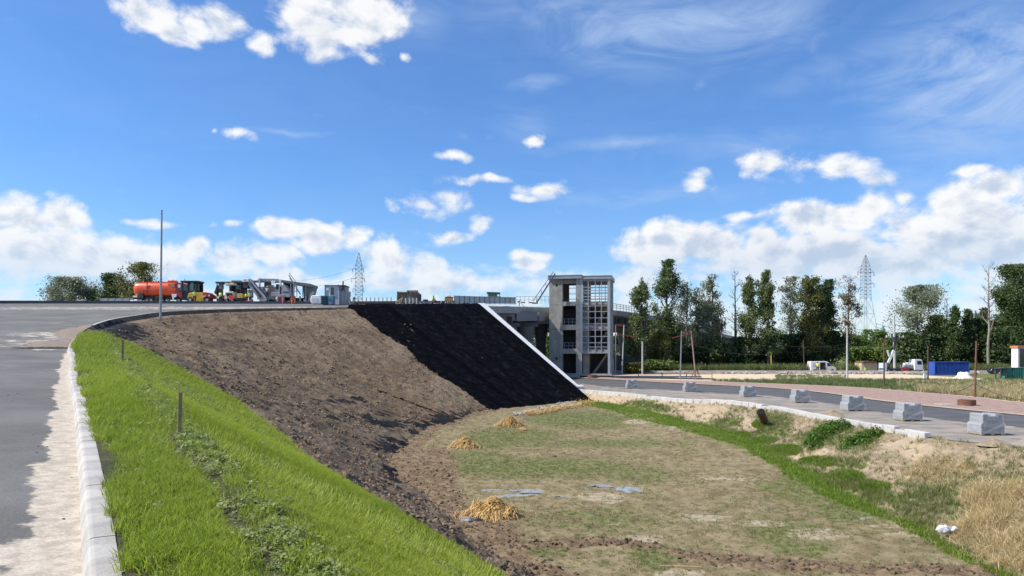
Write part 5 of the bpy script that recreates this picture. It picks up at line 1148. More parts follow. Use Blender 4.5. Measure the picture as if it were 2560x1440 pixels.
L.poly('fender',[(697,712),(712,712),(724,730),(724,742),(697,742)],.0,1.5,mat('lilac_grey_paint',(.36,.36,.40),(.30,.30,.34),1.,.5),.03); L.box('fender_slot',699.5,703,-.03,.0,717,735,blackp); L.box('fender_louvre',708,722,-.03,.0,729,732,dgrey)
for a in (658,692): L.wheel(a,749,8,.5,.6)
L.bar('strut',(624,722),(632,729),.12,pgal,y=-.5); L.bar('strut',(632,729),(632,752),.12,pgal,y=-.5); L.box('glass_door',618,631,.4,.45,724,744,lglass)
# --- big canopy machine (slipform / feeder) at the right with raised ladder
t,L=mk('material_feeder','long grey-green canopied machine with a raised ladder at its side','feeder',742,758,115)
grn2=mat('grey_green_metal',(.15,.18,.18),(.11,.13,.13),1.,.6)
L.poly('canopy_roof',[(702,699),(722,702),(775,709),(783,712),(782,718),(742,712),(703,706)],.0,3.,grn2,.03); L.poly('rear_body',[(755,712),(783,713),(776,738),(772,755),(758,755)],.4,2.8,grn2,.03)
L.poly('front_body',[(703,706),(724,708),(722,750),(703,750)],1.0,2.8,dgrey,.02)
for a in (726,733,741,756,764): L.bar('window_post',(a,708),(a,742),.1,white if a<745 else pgal,y=.2)
L.box('window_sill',725,745,.1,.3,727,728.5,mat('blue_rail',(.15,.25,.5),(.12,.2,.42),1.,.5)); L.box('lower_deck',722,772,.3,2.8,744,752,dgrey,.03)
lad=L.bar('ladder_rail',(724,688),(752,736),.12,greyp,y=-.4); L.bar('ladder_rail',(725,683),(742,706),.08,greyp,y=-.5); L.bar('ladder_rail',(723,694),(750,735),.12,dgrey,y=.3); L.bar('ladder_rail',(742,706),(743,727),.08,greyp,y=-.5)
for f in np.linspace(0,1,9): L.bar('ladder_rung',(724+27*f,691+44*f),(724+27*f,691+44*f),.05,dgrey,y=-.4,y2=.3)
for a in (737,750,765): L.poly('support_leg',[(a-1.5,740),(a+1.5,740),(a+3,757),(a-2,757)],-.2,.1,greyp)
L.bar('hydraulic_arm',(775,740),(784,730),.35,greyp,y=.1); L.bar('hydraulic_arm',(771,757),(778,735),.3,greyp,y=.0); L.wheel(760,750,7,.6,.6); L.wheel(730,750,7,.6,.6)
# --- smaller things along the same line
t,L=mk('red_barrier','small dark red and pink framed barrier box standing before the milling machine','barrier',701,762,108); L.box('frame_side',694.5,697,-.3,.3,742,762,mat('pink_frame',(.55,.28,.27),(.45,.22,.22),2.,.6)); L.box('frame_side',706,709,-.3,.3,742,762,_mc['pink_frame']); L.box('red_infill',697,706,-.2,.2,745,760,redpaint); L.box('top_sheet',700,712,-.2,.6,737,741,greyp,.02)
t,L=mk('control_stand','white tilted control panel on a thin stand next to the red barrier','control panel',691,757,110); L.poly('panel',[(688,747),(692,740),(695,742),(691,749)],-.05,.05,white); L.bar('stand',(690,748),(689,757),.06,dgrey)
t,L=mk('orange_barrier','low orange-red barrier section by the two workers','barrier',622,757.5,109); L.box('panel',616,629,-.1,.1,751,757.5,mat('signal_red',(.72,.06,.05)),.03); L.box('foot',627,632,-.2,.2,748,757,mat('brown_panel',(.2,.13,.11)))
t,L=mk('white_tank','large white wrapped tank block left of the dark teal crates','tank',789,760.5,106); L.poly('tank_body',[(777,748),(780,739),(800,738),(803,742),(803,760),(781,760),(778,756)],-.3,1.2,white,.08); L.box('side_panel',782,796,-.34,-.3,746,758,mat('grey_panel2',(.55,.58,.62),(.5,.53,.57),1.,.6))
teal=mat('teal_crate',(.04,.10,.12),(.03,.08,.10),2.,.6); blu2=mat('steel_blue_crate',(.13,.24,.31),(.10,.20,.27),2.,.6)
t,L=mk('teal_crate','dark teal slatted crate in front of the pale site cabin','crate',812,761.5,101); L.box('crate_body',804,821,-.3,.9,739.5,761.5,teal,.02)
for a in (743,748,753,758): L.box('slat',804.5,820.5,-.34,-.3,a,a+1.6,blackp)
t,L=mk('blue_crate','steel blue box with a round port, standing right of the dark teal crate','crate',828,761.5,101); L.box('crate_body',821.5,834,-.3,.9,740,761.5,blu2,.02); mb=MB(); x=L.X(827);z=L.Z(749.5); mb.tube((x,-.36,z),(x,-.3,z),.13,.13,14); mb.build('port',teal,t)
t,L=mk('site_cabin','small pale grey site cabin with one dark window and a leaning flue','cabin',837,762,103)
cabm=mat('cabin_sheet',(.52,.55,.57),(.46,.49,.51),1.,.6)
L.box('front_wall',813,849,-.05,2.2,715,761.5,cabm,.01); L.poly('side_wall',[(849.2,715),(862.5,716),(862.5,761),(849.2,762)],.0,2.4,mat('cabin_side',(.36,.34,.36),(.30,.28,.30),1.,.7,bump=.01,bscale=10)); L.box('roof',811.5,864,-.15,2.6,712.8,715.2,dgrey,.02)
for a in (812.2,848.5,862): L.box('corner_trim',a,a+1.2,-.12,-.05,715,761.8,mat('teal_trim',(.10,.18,.2),(.08,.15,.17),1.,.5))
L.box('window_frame',825,838,-.1,-.05,716.5,740,white); L.box('window_pane',826.5,836.2,-.13,-.101,718,738,glass); L.box('wall_plate',816,822.5,-.1,-.06,719,726,white)
L.bar('flue_pipe',(854.5,726.5),(857.5,722),.18,blackp,y=-.2); L.bar('flue_pipe',(857.5,723),(859,703.5),.16,blackp,y=-.2); L.box('roof_vent',842.5,844.5,.3,.5,711,713,dgrey)
# --- row of concrete parapet posts
pg_=thing('parapet_posts','row of small concrete posts on a low sill across the ramp top','posts',(0,0,0))
pc=mat('parapet_concrete',(.42,.43,.44),(.36,.37,.38),1.,.8)
for k in range(9):
    px=895+k*10.3; d=117; p=top_at(px,757.5,d); kk=d/F
    MB().poly([(p.x-2.2*kk,p.y,p.z),(p.x+2.2*kk,p.y,p.z),(p.x+.8*kk,p.y,p.z+6*kk),(p.x+.8*kk,p.y,p.z+14*kk),(p.x-1*kk,p.y,p.z+14*kk),(p.x-1*kk,p.y,p.z+6*kk)],(0,.3,0)).build('parapet_post',pc,pg_)
p=top_at(925,757.5,117); MB().box(p.x-60*kk,p.x+62*kk,p.y,p.y+.35,p.z-1*kk,p.z+2.2*kk).build('sill',pc,pg_)
pg2=thing('parapet_posts','second row of pale pipe-like posts in front of the weathered timber box','posts',(0,0,0))
for k in range(5):
    px=1015+k*9; p=top_at(px,760,102); kk=102/F; MB().tube((p.x,p.y,p.z-.2),(p.x,p.y,p.z+15*kk),1.9*kk,1.7*kk,8).build('parapet_post',pc,pg2)
t,L=mk('rusty_post','pair of rusty brown steel posts right of the site cabin','post',886,759,108); L.box('post',882,885,-.1,.1,743,759,greyp); L.poly('post',[(885.5,743),(887,743),(889.5,758),(887,759)],-.1,.1,rust)
t,L=mk('formwork_stack','upright grey bundle and yellowish frame stacked just right of the cabin','formwork',870,759,107); L.box('bundle',869,876,-.2,.3,729,742,greyp,.02); L.box('frame',866,872,-.2,.2,737,750,cream,.02); L.poly('bundle_foot',[(864,758),(868,742),(874,742),(878,758)],-.2,.3,greyp)
# --- weathered timber box
t,L=mk('timber_box','large weathered grey timber box of upright boards, open topped, on the ramp','timber box',1020,760,106)
wg=mat('grey_boards',(.22,.19,.17),(.14,.12,.11),3.,.9,bump=.01,bscale=12,obj_rand=.25)
for k in range(8): L.box('board',994+k*4,994+k*4+3.2,-.05,.05,731+k*.1,757,wg)
for k in range(9): L.box('board',1019+k*3.1,1019+k*3.1+2.7,-.25,-.15,729.5,757,wg)
L.box('box_inside',995,1046,.3,1.6,731,757,dgrey); L.bar('top_beam',(993,730.5),(1022,731),.14,wood,y=-.1); L.bar('top_beam',(1018,728),(1046,728),.2,wood,y=-.3); L.bar('top_beam',(1017,732),(1021,727),.12,wood,y=-.3); L.box('white_strip',1024,1044,-.32,-.28,728.5,730,white); L.bar('corner_beam',(994,729),(993,757),.14,wood,y=-.1)
t,L=mk('sawhorse','light timber sawhorse leaning before the grey timber box','sawhorse',998,763.5,99)
L.bar('top_bar',(989,756),(1007,744),.12,newwood); L.bar('leg',(991,756),(985,763.5),.1,newwood); L.bar('leg',(1000,749),(997,763.5),.1,newwood); L.bar('leg',(1005,746),(1002,757),.1,newwood); L.bar('leg',(993,755),(990,760),.1,newwood)
t,L=mk('timber_plank','long pale timber plank lying along the ramp edge in front of the sawhorse','plank',1030,764,98); L.bar('plank',(955,763.5),(1053,764.5),.28,newwood,h=.12)
t,L=mk('sand_strip','strip of reddish sand spread along the top of the ramp','sand',930,760,112); L.box('sand_layer',880,990,-1.5,1.0,758.6,759.6,mat('red_sand',(.33,.18,.12),(.26,.14,.10),1.,.9)); t['kind']='stuff'
t,L=mk('trolley','dark low trolley with black wheels beside the sitting worker','trolley',1066,760,102); L.box('bed',1058,1070,-.3,.3,749,752,blackp); L.box('frame',1057,1080,-.2,.2,754,757,greyp); L.wheel(1066,758,2.4,-.2,.15); L.wheel(1098,760.5,2.6,-.2,.15); L.box('black_wrap',1046,1053,-.2,.3,735,752,blackp,.06)
t,L=mk('grey_box','small grey and black boxes left of the orange crate','box',1106,760,103); L.box('box',1101,1105,-.2,.2,752,760,greyp); L.box('box',1105.5,1110,-.2,.2,754,760,blackp)
t,L=mk('orange_crate','brown and orange crate of tools standing at the left end of the metal barrier','crate',1122,760.5,104)
bro=mat('brown_orange',(.42,.22,.08),(.34,.17,.06),3.,.7,lo=.4,hi=.6)
L.box('crate_body',1112,1132,-.3,.5,745,753,bro,.02); L.box('lid',1113,1133,-.3,.5,742.5,744.6,redpaint,.01)
for k in range(4): L.box('pale_tube',1113.5+k*4.8,1116+k*4.8,-.25,0,753,760,cream,.02); 
L.box('white_top',1116,1127,-.2,.3,737.5,742.4,white,.05); L.bar('aerial',(1125,738),(1125,730),.03,dgrey)
# --- green roofed cab behind the barrier
t,L=mk('green_cab','small cab with a dark green roof showing above the metal barrier','cab',1234,760,122); gc=mat('green_cab_paint',(.22,.36,.28),(.18,.30,.24),2.,.5)
L.poly('cab_roof',[(1216,731),(1220,730),(1250,731),(1251,733.5),(1217,733)],-.1,2.,mat('dark_green_roof',(.03,.07,.055),(.02,.05,.04),1.,.5)); L.box('cab_body',1219,1243,.0,1.8,733.5,752,gc,.02)
for a in (1223,1229,1236): L.box('cab_window',a,a+4.6,-.04,-.005,734.5,740,glass)
L.bar('post',(1250,733),(1248,742),.12,gc); L.box('engine_box',1243,1252,.0,1.5,741,752,dgrey)
t,L=mk('site_lamp','pale yellow bowl-shaped site lamp on a dark stand at the deck edge','lamp',1297,766,110); 
mb=MB(); mb.tube((L.X(1297),0,L.Z(757)),(L.X(1297),0,L.Z(752)),.12,.28,14); mb.tube((L.X(1297),0,L.Z(752)),(L.X(1297),0,L.Z(750.5)),.28,.2,14); mb.build('lamp_bowl',mat('pale_yellow',(.72,.74,.52),(.65,.66,.45),2.,.5),t,smooth=True); L.bar('stand',(1298,757),(1299,765),.1,blackp); L.bar('stand_leg',(1303,757),(1311,768),.07,greyp)
t,L=mk('planks','dark planks stacked on the bridge deck right of the lamp','planks',1322,758,116); L.bar('plank',(1303,755.5),(1313,756.5),.15,blackp); L.bar('plank',(1322,756),(1345,758),.15,blackp); L.box('plank_pile',1330,1345,-.2,.3,757.5,759.5,greyp)
t,L=mk('white_scraps','pair of small white scraps lying on the lip of the ramp above the black sheeting','litter',935,769.5,91); L.box('scrap',930,936,-.2,.1,767.6,769.6,white,.03); L.box('scrap',939,944,-.2,.1,767.2,769.2,white,.03)
t,L=mk('low_fence','faint grey mesh fence behind the bushes left of the orange tanker','fence',290,757,125); L.box('mesh_panel',250,285,.0,.05,746,757,mat('mesh_grey',(.34,.38,.40),(.28,.32,.34),4.,.7)); L.box('mesh_panel',286,332,.0,.05,746,757,_mc['mesh_grey'])
for a in (250,268,286,304,322,332): L.bar('fence_post',(a,744),(a,758),.08,greyp)
t,L=mk('earth_mound','low brown earth mound in front of the left-hand bushes','mound',205,757,118); bm=bmesh.new(); bmesh.ops.create_icosphere(bm,subdivisions=3,radius=1); m2=MB(); m2.add([(v.co.x*16*L.k,v.co.y*1.2,v.co.z*7*L.k*(1+.3*math.sin(v.co.x*6))) for v in bm.verts],[tuple(v.index for v in f.verts) for f in bm.faces]); bm.free(); m2.build('mound',plat_m,t)
# ---------------------------------------------------------------- people
skinm=mat('skin',(.42,.25,.17),(.38,.22,.15),3.,.6); hiv=mat('hi_vis_yellow',(.62,.80,.10),(.52,.70,.08),4.,.7); hio=mat('hi_vis_orange',(.85,.16,.03),(.75,.13,.03),4.,.7); drk=mat('dark_trousers',(.018,.02,.028),(.03,.03,.04),4.,.8); hair=mat('dark_hair',(.02,.015,.012),(.03,.02,.015),6.,.7); palev=mat('pale_shirt',(.50,.56,.46),(.42,.47,.38),4.,.8); helm=mat('helmet_white',(.75,.74,.70),(.68,.67,.63),2.,.4)
def skinmesh(name,verts,edges,radii,m,parent,sub=1):
    me=bpy.data.meshes.new(name); me.from_pydata(verts,edges,[]); o=link_obj(name,me,m,parent)
    md=o.modifiers.new('skin','SKIN'); md.use_smooth_shade=True
    for v,r in zip(me.skin_vertices[0].data,radii): v.radius=(r,r) if not isinstance(r,tuple) else r
    me.skin_vertices[0].data[0].use_root=True
    s=o.modifiers.new('sub','SUBSURF'); s.levels=s.render_levels=sub; return o
POSES={
 'stand':dict(pel=(0,0,.95),che=(0,0,1.33),nek=(0,0,1.50),hed=(0,-.02,1.64),sh=.19,el=((-.27,.02,1.13),(.27,.02,1.13)),wr=((-.27,-.10,.90),(.28,-.08,.90)),kn=((-.11,-.02,.50),(.12,.03,.50)),an=((-.12,.03,.08),(.15,.08,.08)),hp=.10),
 'work':dict(pel=(0,0,.93),che=(.06,-.10,1.28),nek=(.10,-.16,1.44),hed=(.13,-.22,1.57),sh=.19,el=((-.18,-.25,1.10),(.32,-.22,1.10)),wr=((-.08,-.45,1.0),(.30,-.45,1.02)),kn=((-.13,-.06,.50),(.13,-.02,.50)),an=((-.16,.03,.08),(.16,.05,.08)),hp=.10),
 'bend':dict(pel=(0,.1,.80),che=(.12,-.22,1.02),nek=(.18,-.36,1.08),hed=(.22,-.47,1.10),sh=.19,el=((0,-.36,.78),(.34,-.34,.78)),wr=((.05,-.45,.52),(.32,-.48,.52)),kn=((-.14,-.10,.45),(.14,-.08,.45)),an=((-.16,.05,.08),(.16,.05,.08)),hp=.10),
 'crouch':dict(pel=(.05,.08,.38),che=(-.05,-.12,.72),nek=(-.10,-.18,.88),hed=(-.13,-.22,1.01),sh=.19,el=((-.33,-.22,.52),(.14,-.30,.50)),wr=((-.30,-.40,.30),(.05,-.45,.30)),kn=((-.22,-.38,.50),(.25,-.34,.50)),an=((-.18,-.10,.08),(.22,-.05,.08)),hp=.12)}
POSES['sit']=dict(POSES['crouch'],pel=(.02,.08,.48),kn=((-.14,-.38,.48),(.18,-.38,.50)),an=((-.16,-.34,.08),(.20,-.36,.08)))
def person(px,py,d,label,pose='stand',rz=0.,h=1.76,top=None,legs=None,hat=None,z=None):
    top=top or hiv; legs=legs or drk; q=POSES[pose]; p=top_at(px,py,d); t=thing('person',label,'person',p,rz); s=h/1.76; t.scale=(s,s,s)
    V=[];E=[];Rr=[]
    def a(v,r,par=None):
        V.append(tuple(v)); Rr.append(r); 
        if par is not None: E.append((par,len(V)-1))
        return len(V)-1
    pel=a(q['pel'],.135); che=a(q['che'],(.16,.12),pel); nek=a(q['nek'],.055,che); mid=Vector(q['nek']).lerp(Vector(q['hed']),.45); nn=a(mid,.058,nek); hd=a(q['hed'],.088,nn); hv=Vector(q['hed'])+(Vector(q['hed'])-Vector(q['nek'])).normalized()*.075; a(hv,.062,hd)
    nose=a(Vector(q['hed'])+Vector((0,-.085,-.01)),.018,hd)
    for sd_ in (-1,1):
        a(Vector(q['hed'])+Vector((.08*sd_,.01,-.01)),.016,hd)
    for i,sg_ in enumerate((-1,1)):
        sh=Vector(q['che']).lerp(Vector(q['nek']),.55)+Vector((q['sh']*sg_,0,0)); S_=a(sh,.062,che); el=a(q['el'][i],.044,S_); wr=a(q['wr'][i],.03,el)
        f=(Vector(q['wr'][i])-Vector(q['el'][i])).normalized(); pm=Vector(q['wr'][i])+f*.07; pa_=a(pm,(.04,.018),wr); sx_=Vector((.0,1,0)) if abs(f.z)>.6 else Vector((0,0,1))
        for j in range(4):
            b0=pm+sx_*(j-1.5)*.02+f*.03; e_=a(b0,.0095,pa_); e2=a(b0+f*.035,.009,e_); a(b0+f*(.06+.012*(1-abs(j-1.3)))+Vector((-sg_*.012,0,0)),.007,e2)
        th=a(pm+sx_*-.05+f*.0,.011,pa_); a(pm+sx_*-.07+f*.035,.009,th)
        hp=Vector(q['pel'])+Vector((q['hp']*sg_,0,-.05)); H_=a(hp,.095,pel); kn=a(q['kn'][i],.065,H_); an=a(q['an'][i],.042,kn); a(Vector(q['an'][i])+Vector((.01*sg_,-.17,-.045)),.036,an)
    skinmesh('body',V,E,Rr,skinm,t)
    che_=Vector(q['che']);pel_=Vector(q['pel']);nek_=Vector(q['nek'])
    VV=[pel_+Vector((0,0,-.02)),pel_.lerp(che_,.5),che_,che_.lerp(nek_,.75)];EE=[(0,1),(1,2),(2,3)];RR_=[.155,.15,(.185,.145),.095]
    for i,sg_ in enumerate((-1,1)):
        sh=che_.lerp(nek_,.55)+Vector((q['sh']*sg_,0,0)); VV.append(sh);RR_.append(.078);EE.append((2,len(VV)-1)); VV.append(sh.lerp(Vector(q['el'][i]),.7)); RR_.append(.066); EE.append((len(VV)-2,len(VV)-1))
    skinmesh('vest',[tuple(v) for v in VV],EE,RR_,top,t)
    VV=[pel_+Vector((0,0,.04))];RR_=[.15];EE=[]
    for i,sg_ in enumerate((-1,1)):
        hp=pel_+Vector((q['hp']*sg_,0,-.06)); VV+= [hp,Vector(q['kn'][i]),Vector(q['an'][i])+Vector((0,0,.03))]; RR_+=[.112,.085,.07]; k=len(VV); EE+=[(0,k-3),(k-3,k-2),(k-2,k-1)]
    skinmesh('trousers',[tuple(v) for v in VV],EE,RR_,legs,t)
    hdv=Vector(q['hed']); bm=bmesh.new(); bmesh.ops.create_icosphere(bm,subdivisions=2,radius=1); me=bpy.data.meshes.new('hair' if hat is None else 'helmet')
    for v in bm.verts: c=v.co; v.co=hdv+Vector((c.x*.108,.018+c.y*.112,.045+max(c.z,-.25)*.098))
    bm.to_mesh(me); bm.free(); link_obj(me.name.split('.')[0],me,hair if hat is None else hat,t,smooth=True); return t
person(486.5,757,109,'worker in a yellow vest and black trousers standing before the black roller cab','stand',.3,1.85)
person(551,757.5,109.5,'worker in a bright yellow vest standing left of the cream paver','stand',2.8,1.75)
person(577,744,111.6,'worker in a yellow shirt seated high on the cream paver','sit',.4,1.75)
person(616.5,757.5,109.6,'left one of the two workers in yellow vests behind the low orange barrier','work',-.8,1.6)
person(625,757.5,110.2,'right one of the two workers in yellow vests behind the low orange barrier','stand',.9,1.7)
person(668,745,113.2,'worker in a pale shirt and white helmet on the step of the milling machine','stand',0,1.75,top=palev,hat=helm)
person(733,761,107.5,'worker in an orange suit crouching beside the red barrier','crouch',.5,1.9,top=hio,legs=hio)
person(1083,760.5,103,'worker in a pale yellow vest bending down near the orange crate','sit',.9,1.8)
x,y=place(2045,931); person(2044,931,y-1.0,'worker in a yellow vest at the open side door of the white van','stand',2.6,2.1)
x,y=place(2165,932); person(2163,933,y-1.2,'worker in a yellow vest squatting in front of the yellow shed','crouch',.6,2.0)
x,y=place(1968,936); person(1968,939,y-1,'worker in red bending over on the pale sand strip','bend',.8,1.2,top=redp,legs=redp)
# ================================================================ TREES
bark=mat('bark',(.075,.06,.048),(.12,.10,.08),2.,.9,bump=.02,bscale=8); barkp=mat('bark_pale',(.30,.26,.21),(.20,.17,.14),1.5,.9,bump=.02,bscale=8)
LF={'poplar':leafmat('leaf_poplar',(0.072,0.113,0.038),(0.181,0.225,0.090),.30,.5),
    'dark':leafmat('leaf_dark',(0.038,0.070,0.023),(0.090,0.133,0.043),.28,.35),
    'olive':leafmat('leaf_olive',(0.109,0.123,0.032),(0.217,0.217,0.065),.30,.4),
    'silver':leafmat('leaf_silver',(0.145,0.174,0.109),(0.304,0.334,0.217),.28,.6),
    'bright':leafmat('leaf_bright',(0.080,0.138,0.026),(0.160,0.232,0.051),.32,.3),
    'brown':leafmat('leaf_brownish',(0.145,0.123,0.065),(0.275,0.232,0.131),.28,.5)}
def tubes(segs,nside=5):
    """segs: (n,8) p0 p1 r0 r1 -> verts, quads"""
    segs=np.asarray(segs,float); p0=segs[:,:3];p1=segs[:,3:6];r0=segs[:,6:7];r1=segs[:,7:8]; d=p1-p0; d/=np.linalg.norm(d,axis=1)[:,None]+1e-9
    u=np.where(np.abs(d[:,2:3])<.9,[[0,0,1.]],[[1.,0,0]]); a=np.cross(d,u); a/=np.linalg.norm(a,axis=1)[:,None]; b=np.cross(d,a)
    an=np.linspace(0,2*math.pi,nside,endpoint=False); ca=np.cos(an)[None,:,None]; sa=np.sin(an)[None,:,None]
    c=a[:,None]*ca+b[:,None]*sa; V=np.concatenate([p0[:,None]+c*r0[:,None],p1[:,None]+c*r1[:,None]],1)
    k=np.arange(nside); q=np.stack([k,(k+1)%nside,nside+(k+1)%nside,nside+k],1); n=len(segs)
    return V.reshape(-1,3),(q[None]+np.arange(n)[:,None,None]*2*nside).reshape(-1,4)
def leafcards(C,size,r,flat=.0):
    n=len(C); a=r.normal(size=(n,3)); a/=np.linalg.norm(a,axis=1)[:,None]; b=np.cross(a,r.normal(size=(n,3))); b/=np.linalg.norm(b,axis=1)[:,None]+1e-9
    s=size*r.uniform(.6,1.35,(n,1)); a=a*s; b=b*s*.62
    V=np.stack([C-a,C+b*.9,C+a,C-b*.9],1).reshape(-1,3); T=np.arange(4*n).reshape(n,4); return V,T,np.repeat(r.random(n),4)
def tree(px,top,wpx,d,seed,leaf,label,name='tree',cat='tree',h0=.12,nl=4200,style='poplar',base=928,lean=0.,group='trees along the railway',bm=None,dens=1.55,lsz=.21):
    r=np.random.default_rng(seed); k=d/F; x=(px-CX)*k; zt=CZ+(HZ-top)*k; H=zt; Wd=wpx*k/2
    t=thing(name,label,cat,(x,d,0),0,group)
    # trunk
    n=14; hs=np.linspace(0,1,n); wob=np.cumsum(r.normal(0,.012*H/ n*3,(n,2)),axis=0); tr=np.c_[wob[:,0]+lean*k*hs**1.3,wob[:,1],hs*H*.98]; rad=(.016*H*(1-hs)**.8+.03)
    if style in('dead','sparse'): rad*=.85
    segs=[(*tr[i],*tr[i+1],rad[i],rad[i+1]) for i in range(n-1)]
    LC=[]; LW=[]
    nb={'poplar':64,'round':44,'sparse':34,'dead':20,'conifer':60,'bush':26}[style]
    for b_ in range(nb):
        f=h0+(1-h0)*(b_+r.uniform(0,1))/nb; f=min(f,.97); p=np.array([np.interp(f,hs,tr[:,q]) for q in range(3)]); g=(f-h0)/(1-h0)
        if style=='poplar': wl=Wd*(.52+.75*r.random()**1.3)*(1-.80*max(0,g-.5)/.5)*(.85+.28*math.sin(g*11+seed)); upw=r.uniform(1.3,2.8)
        elif style=='round': wl=Wd*math.sqrt(max(.05,1-((g-.42)/.62)**2))*r.uniform(.5,1.12); upw=r.uniform(.1,.9)
        elif style=='sparse': wl=Wd*(.4+.8*r.random())*(1-.5*g); upw=r.uniform(.5,1.3)
        elif style=='dead': wl=Wd*(.3+.8*r.random())*(1-.65*g); upw=r.uniform(.7,1.8)
        elif style=='conifer': wl=Wd*(1-g)**.8*r.uniform(.75,1.1)+.15; upw=r.uniform(-.1,.35)
        else: wl=Wd*math.sqrt(max(.05,1-(g)**2))*r.uniform(.5,1.1); upw=r.uniform(.2,1.2)
        wl=abs(wl)+.2
        th=r.uniform(0,6.283); dr_=np.array([math.cos(th),math.sin(th)*.9,0]); m=5; pts=[p]; ln=wl*math.hypot(1,upw*.6)
        for j in range(1,m+1):
            q=j/m; pts.append(p+dr_*wl*q+np.array([0,0,upw*wl*(q**1.25)*.75])+r.normal(0,.06*wl,3)*q)
        for j in range(m+1):
            if pts[j][2]>zt: pts[j][2]=zt-r.uniform(0,.6)
        r0=np.interp(f,hs,rad)*.45
        for j in range(m): segs.append((*pts[j],*pts[j+1],r0*(1-j/m*.85)+.012,r0*(1-(j+1)/m*.85)+.012))
        ntw=5 if style!='dead' else 7
        for w in range(ntw):
            q=r.uniform(.3,1); c=pts[0]*0+np.array([np.interp(q,np.linspace(0,1,m+1),np.array(pts)[:,e]) for e in range(3)]); dv=r.normal(size=3); dv[2]=abs(dv[2])*1.2; dv/=np.linalg.norm(dv); tl=wl*r.uniform(.18,.42)+.2
            e=c+dv*tl; segs.append((*c,*e,.03,.012)); LC.append(e); LW.append(tl); LC.append((c+e)/2); LW.append(tl*.8)
            if style in('dead','sparse'):
                e2=e+(dv+r.normal(0,.6,3))*tl*.5; segs.append((*e,*e2,.014,.008))
    V,T=tubes(segs); link_obj('trunk',tri_mesh('trunk',V,T,quads=True),bm or (bark if style!='dead' else barkp),t)
    if style!='dead' and nl>0:
        LC=np.array(LC);LW=np.array(LW)
        wsel=np.clip(fbm(LC[:,0]*.5+seed,LC[:,2]*.35,.9,2,seed)-.28,0.02,1)**1.3; pr=LW*wsel; pr/=pr.sum()
        idx=r.choice(len(LC),int(nl*dens),p=pr); C=LC[idx]+r.normal(size=(len(idx),3))*(LW[idx][:,None]*.42+.10)
        C=C[C[:,2]<zt+.25]; C=C[C[:,2]>.3]
        V,T,rn=leafcards(C,lsz,r); link_obj('crown',tri_mesh('crown',V,T,quads=True,attrs={'rnd':rn}),LF[leaf],t)
    return t
tree(1594,694,50,150,1,'poplar','slender poplar leaning right, first tree beside the tower',lean=14,h0=.08,nl=6500)
tree(1664,652,86,156,2,'poplar','tallest poplar with a broad crown, second tree right of the tower',h0=.06,nl=13000)
tree(1648,830,50,152,61,'olive','olive bushy tree hugging the foot of the tallest poplar',style='round',h0=.05,nl=4500)
tree(1718,700,66,160,3,'silver','thinly leaved pale tree with bare twigs right of the tallest poplar',style='sparse',h0=.25,nl=1300)
tree(1742,720,46,163,62,'poplar','lopsided thin tree with bare lower limbs behind the pole frame',style='sparse',h0=.3,nl=1500,lean=8)
tree(1786,686,56,158,4,'silver','ragged poplar with a thin silvery top behind the slim whitish pole',h0=.15,nl=6000)
tree(1838,671,40,161,5,'poplar','leafless dark thin tree directly behind the tall white concrete pole',style='dead',h0=.35,bm=bark,nl=0)
tree(1875,690,52,158,6,'poplar','full green poplar right of the leafless thin tree',h0=.12,nl=9500)
tree(1921,675,46,157,7,'poplar','tall narrow poplar with a tufted top above the yellow marker pole',h0=.10,nl=9500)
tree(1980,694,62,162,8,'silver','mostly bare tree with forked limbs behind two brown poles',style='sparse',h0=.3,nl=2000)
tree(2030,689,64,160,9,'olive','olive-green round-topped tree above the white van',style='round',h0=.15,nl=12000)
tree(2068,700,66,165,10,'dark','dark broad tree with an autumn-brown top right of the olive one',style='round',h0=.15,nl=12000)
tree(2118,690,62,172,11,'brown','sparse tree with brownish leaves left of the right-hand pylon',style='sparse',h0=.3,nl=1700,lean=0)
tree(2295,716,140,168,12,'silver','wide loose tree with see-through crown right of the concrete utility pole',style='round',h0=.25,nl=9000)
tree(2362,742,30,166,13,'poplar','thin pale dead tree left of the blue container',style='dead',h0=.45,nl=0)
tree(2470,656,62,155,14,'poplar','tall pale dead tree with bare branches beside the big dark tree',style='dead',h0=.35,nl=0)
tree(2540,664,150,162,15,'dark','very large dense dark tree at the right edge',style='round',h0=.08,nl=30000)
tree(2575,700,120,170,16,'dark','dense dark tree partly cut by the right edge of the picture',style='round',h0=.08,nl=14000)
for q,(px,tp,w,lb) in enumerate([(2390,757,44,'dark pointed tree above the blue container, leftmost of the pointed row'),(2418,772,40,'dark pointed tree, second of the pointed row'),(2440,776,40,'dark pointed tree, third of the pointed row'),(2462,770,44,'dark pointed tree just left of the tall dead tree'),(2345,790,60,'rounded dark tree between the loose tree and the pointed row')]):
    tree(px,tp,w,160+q,30+q,'dark',lb,style='conifer' if q<4 else 'round',h0=.04,nl=6500,group='pointed dark trees')
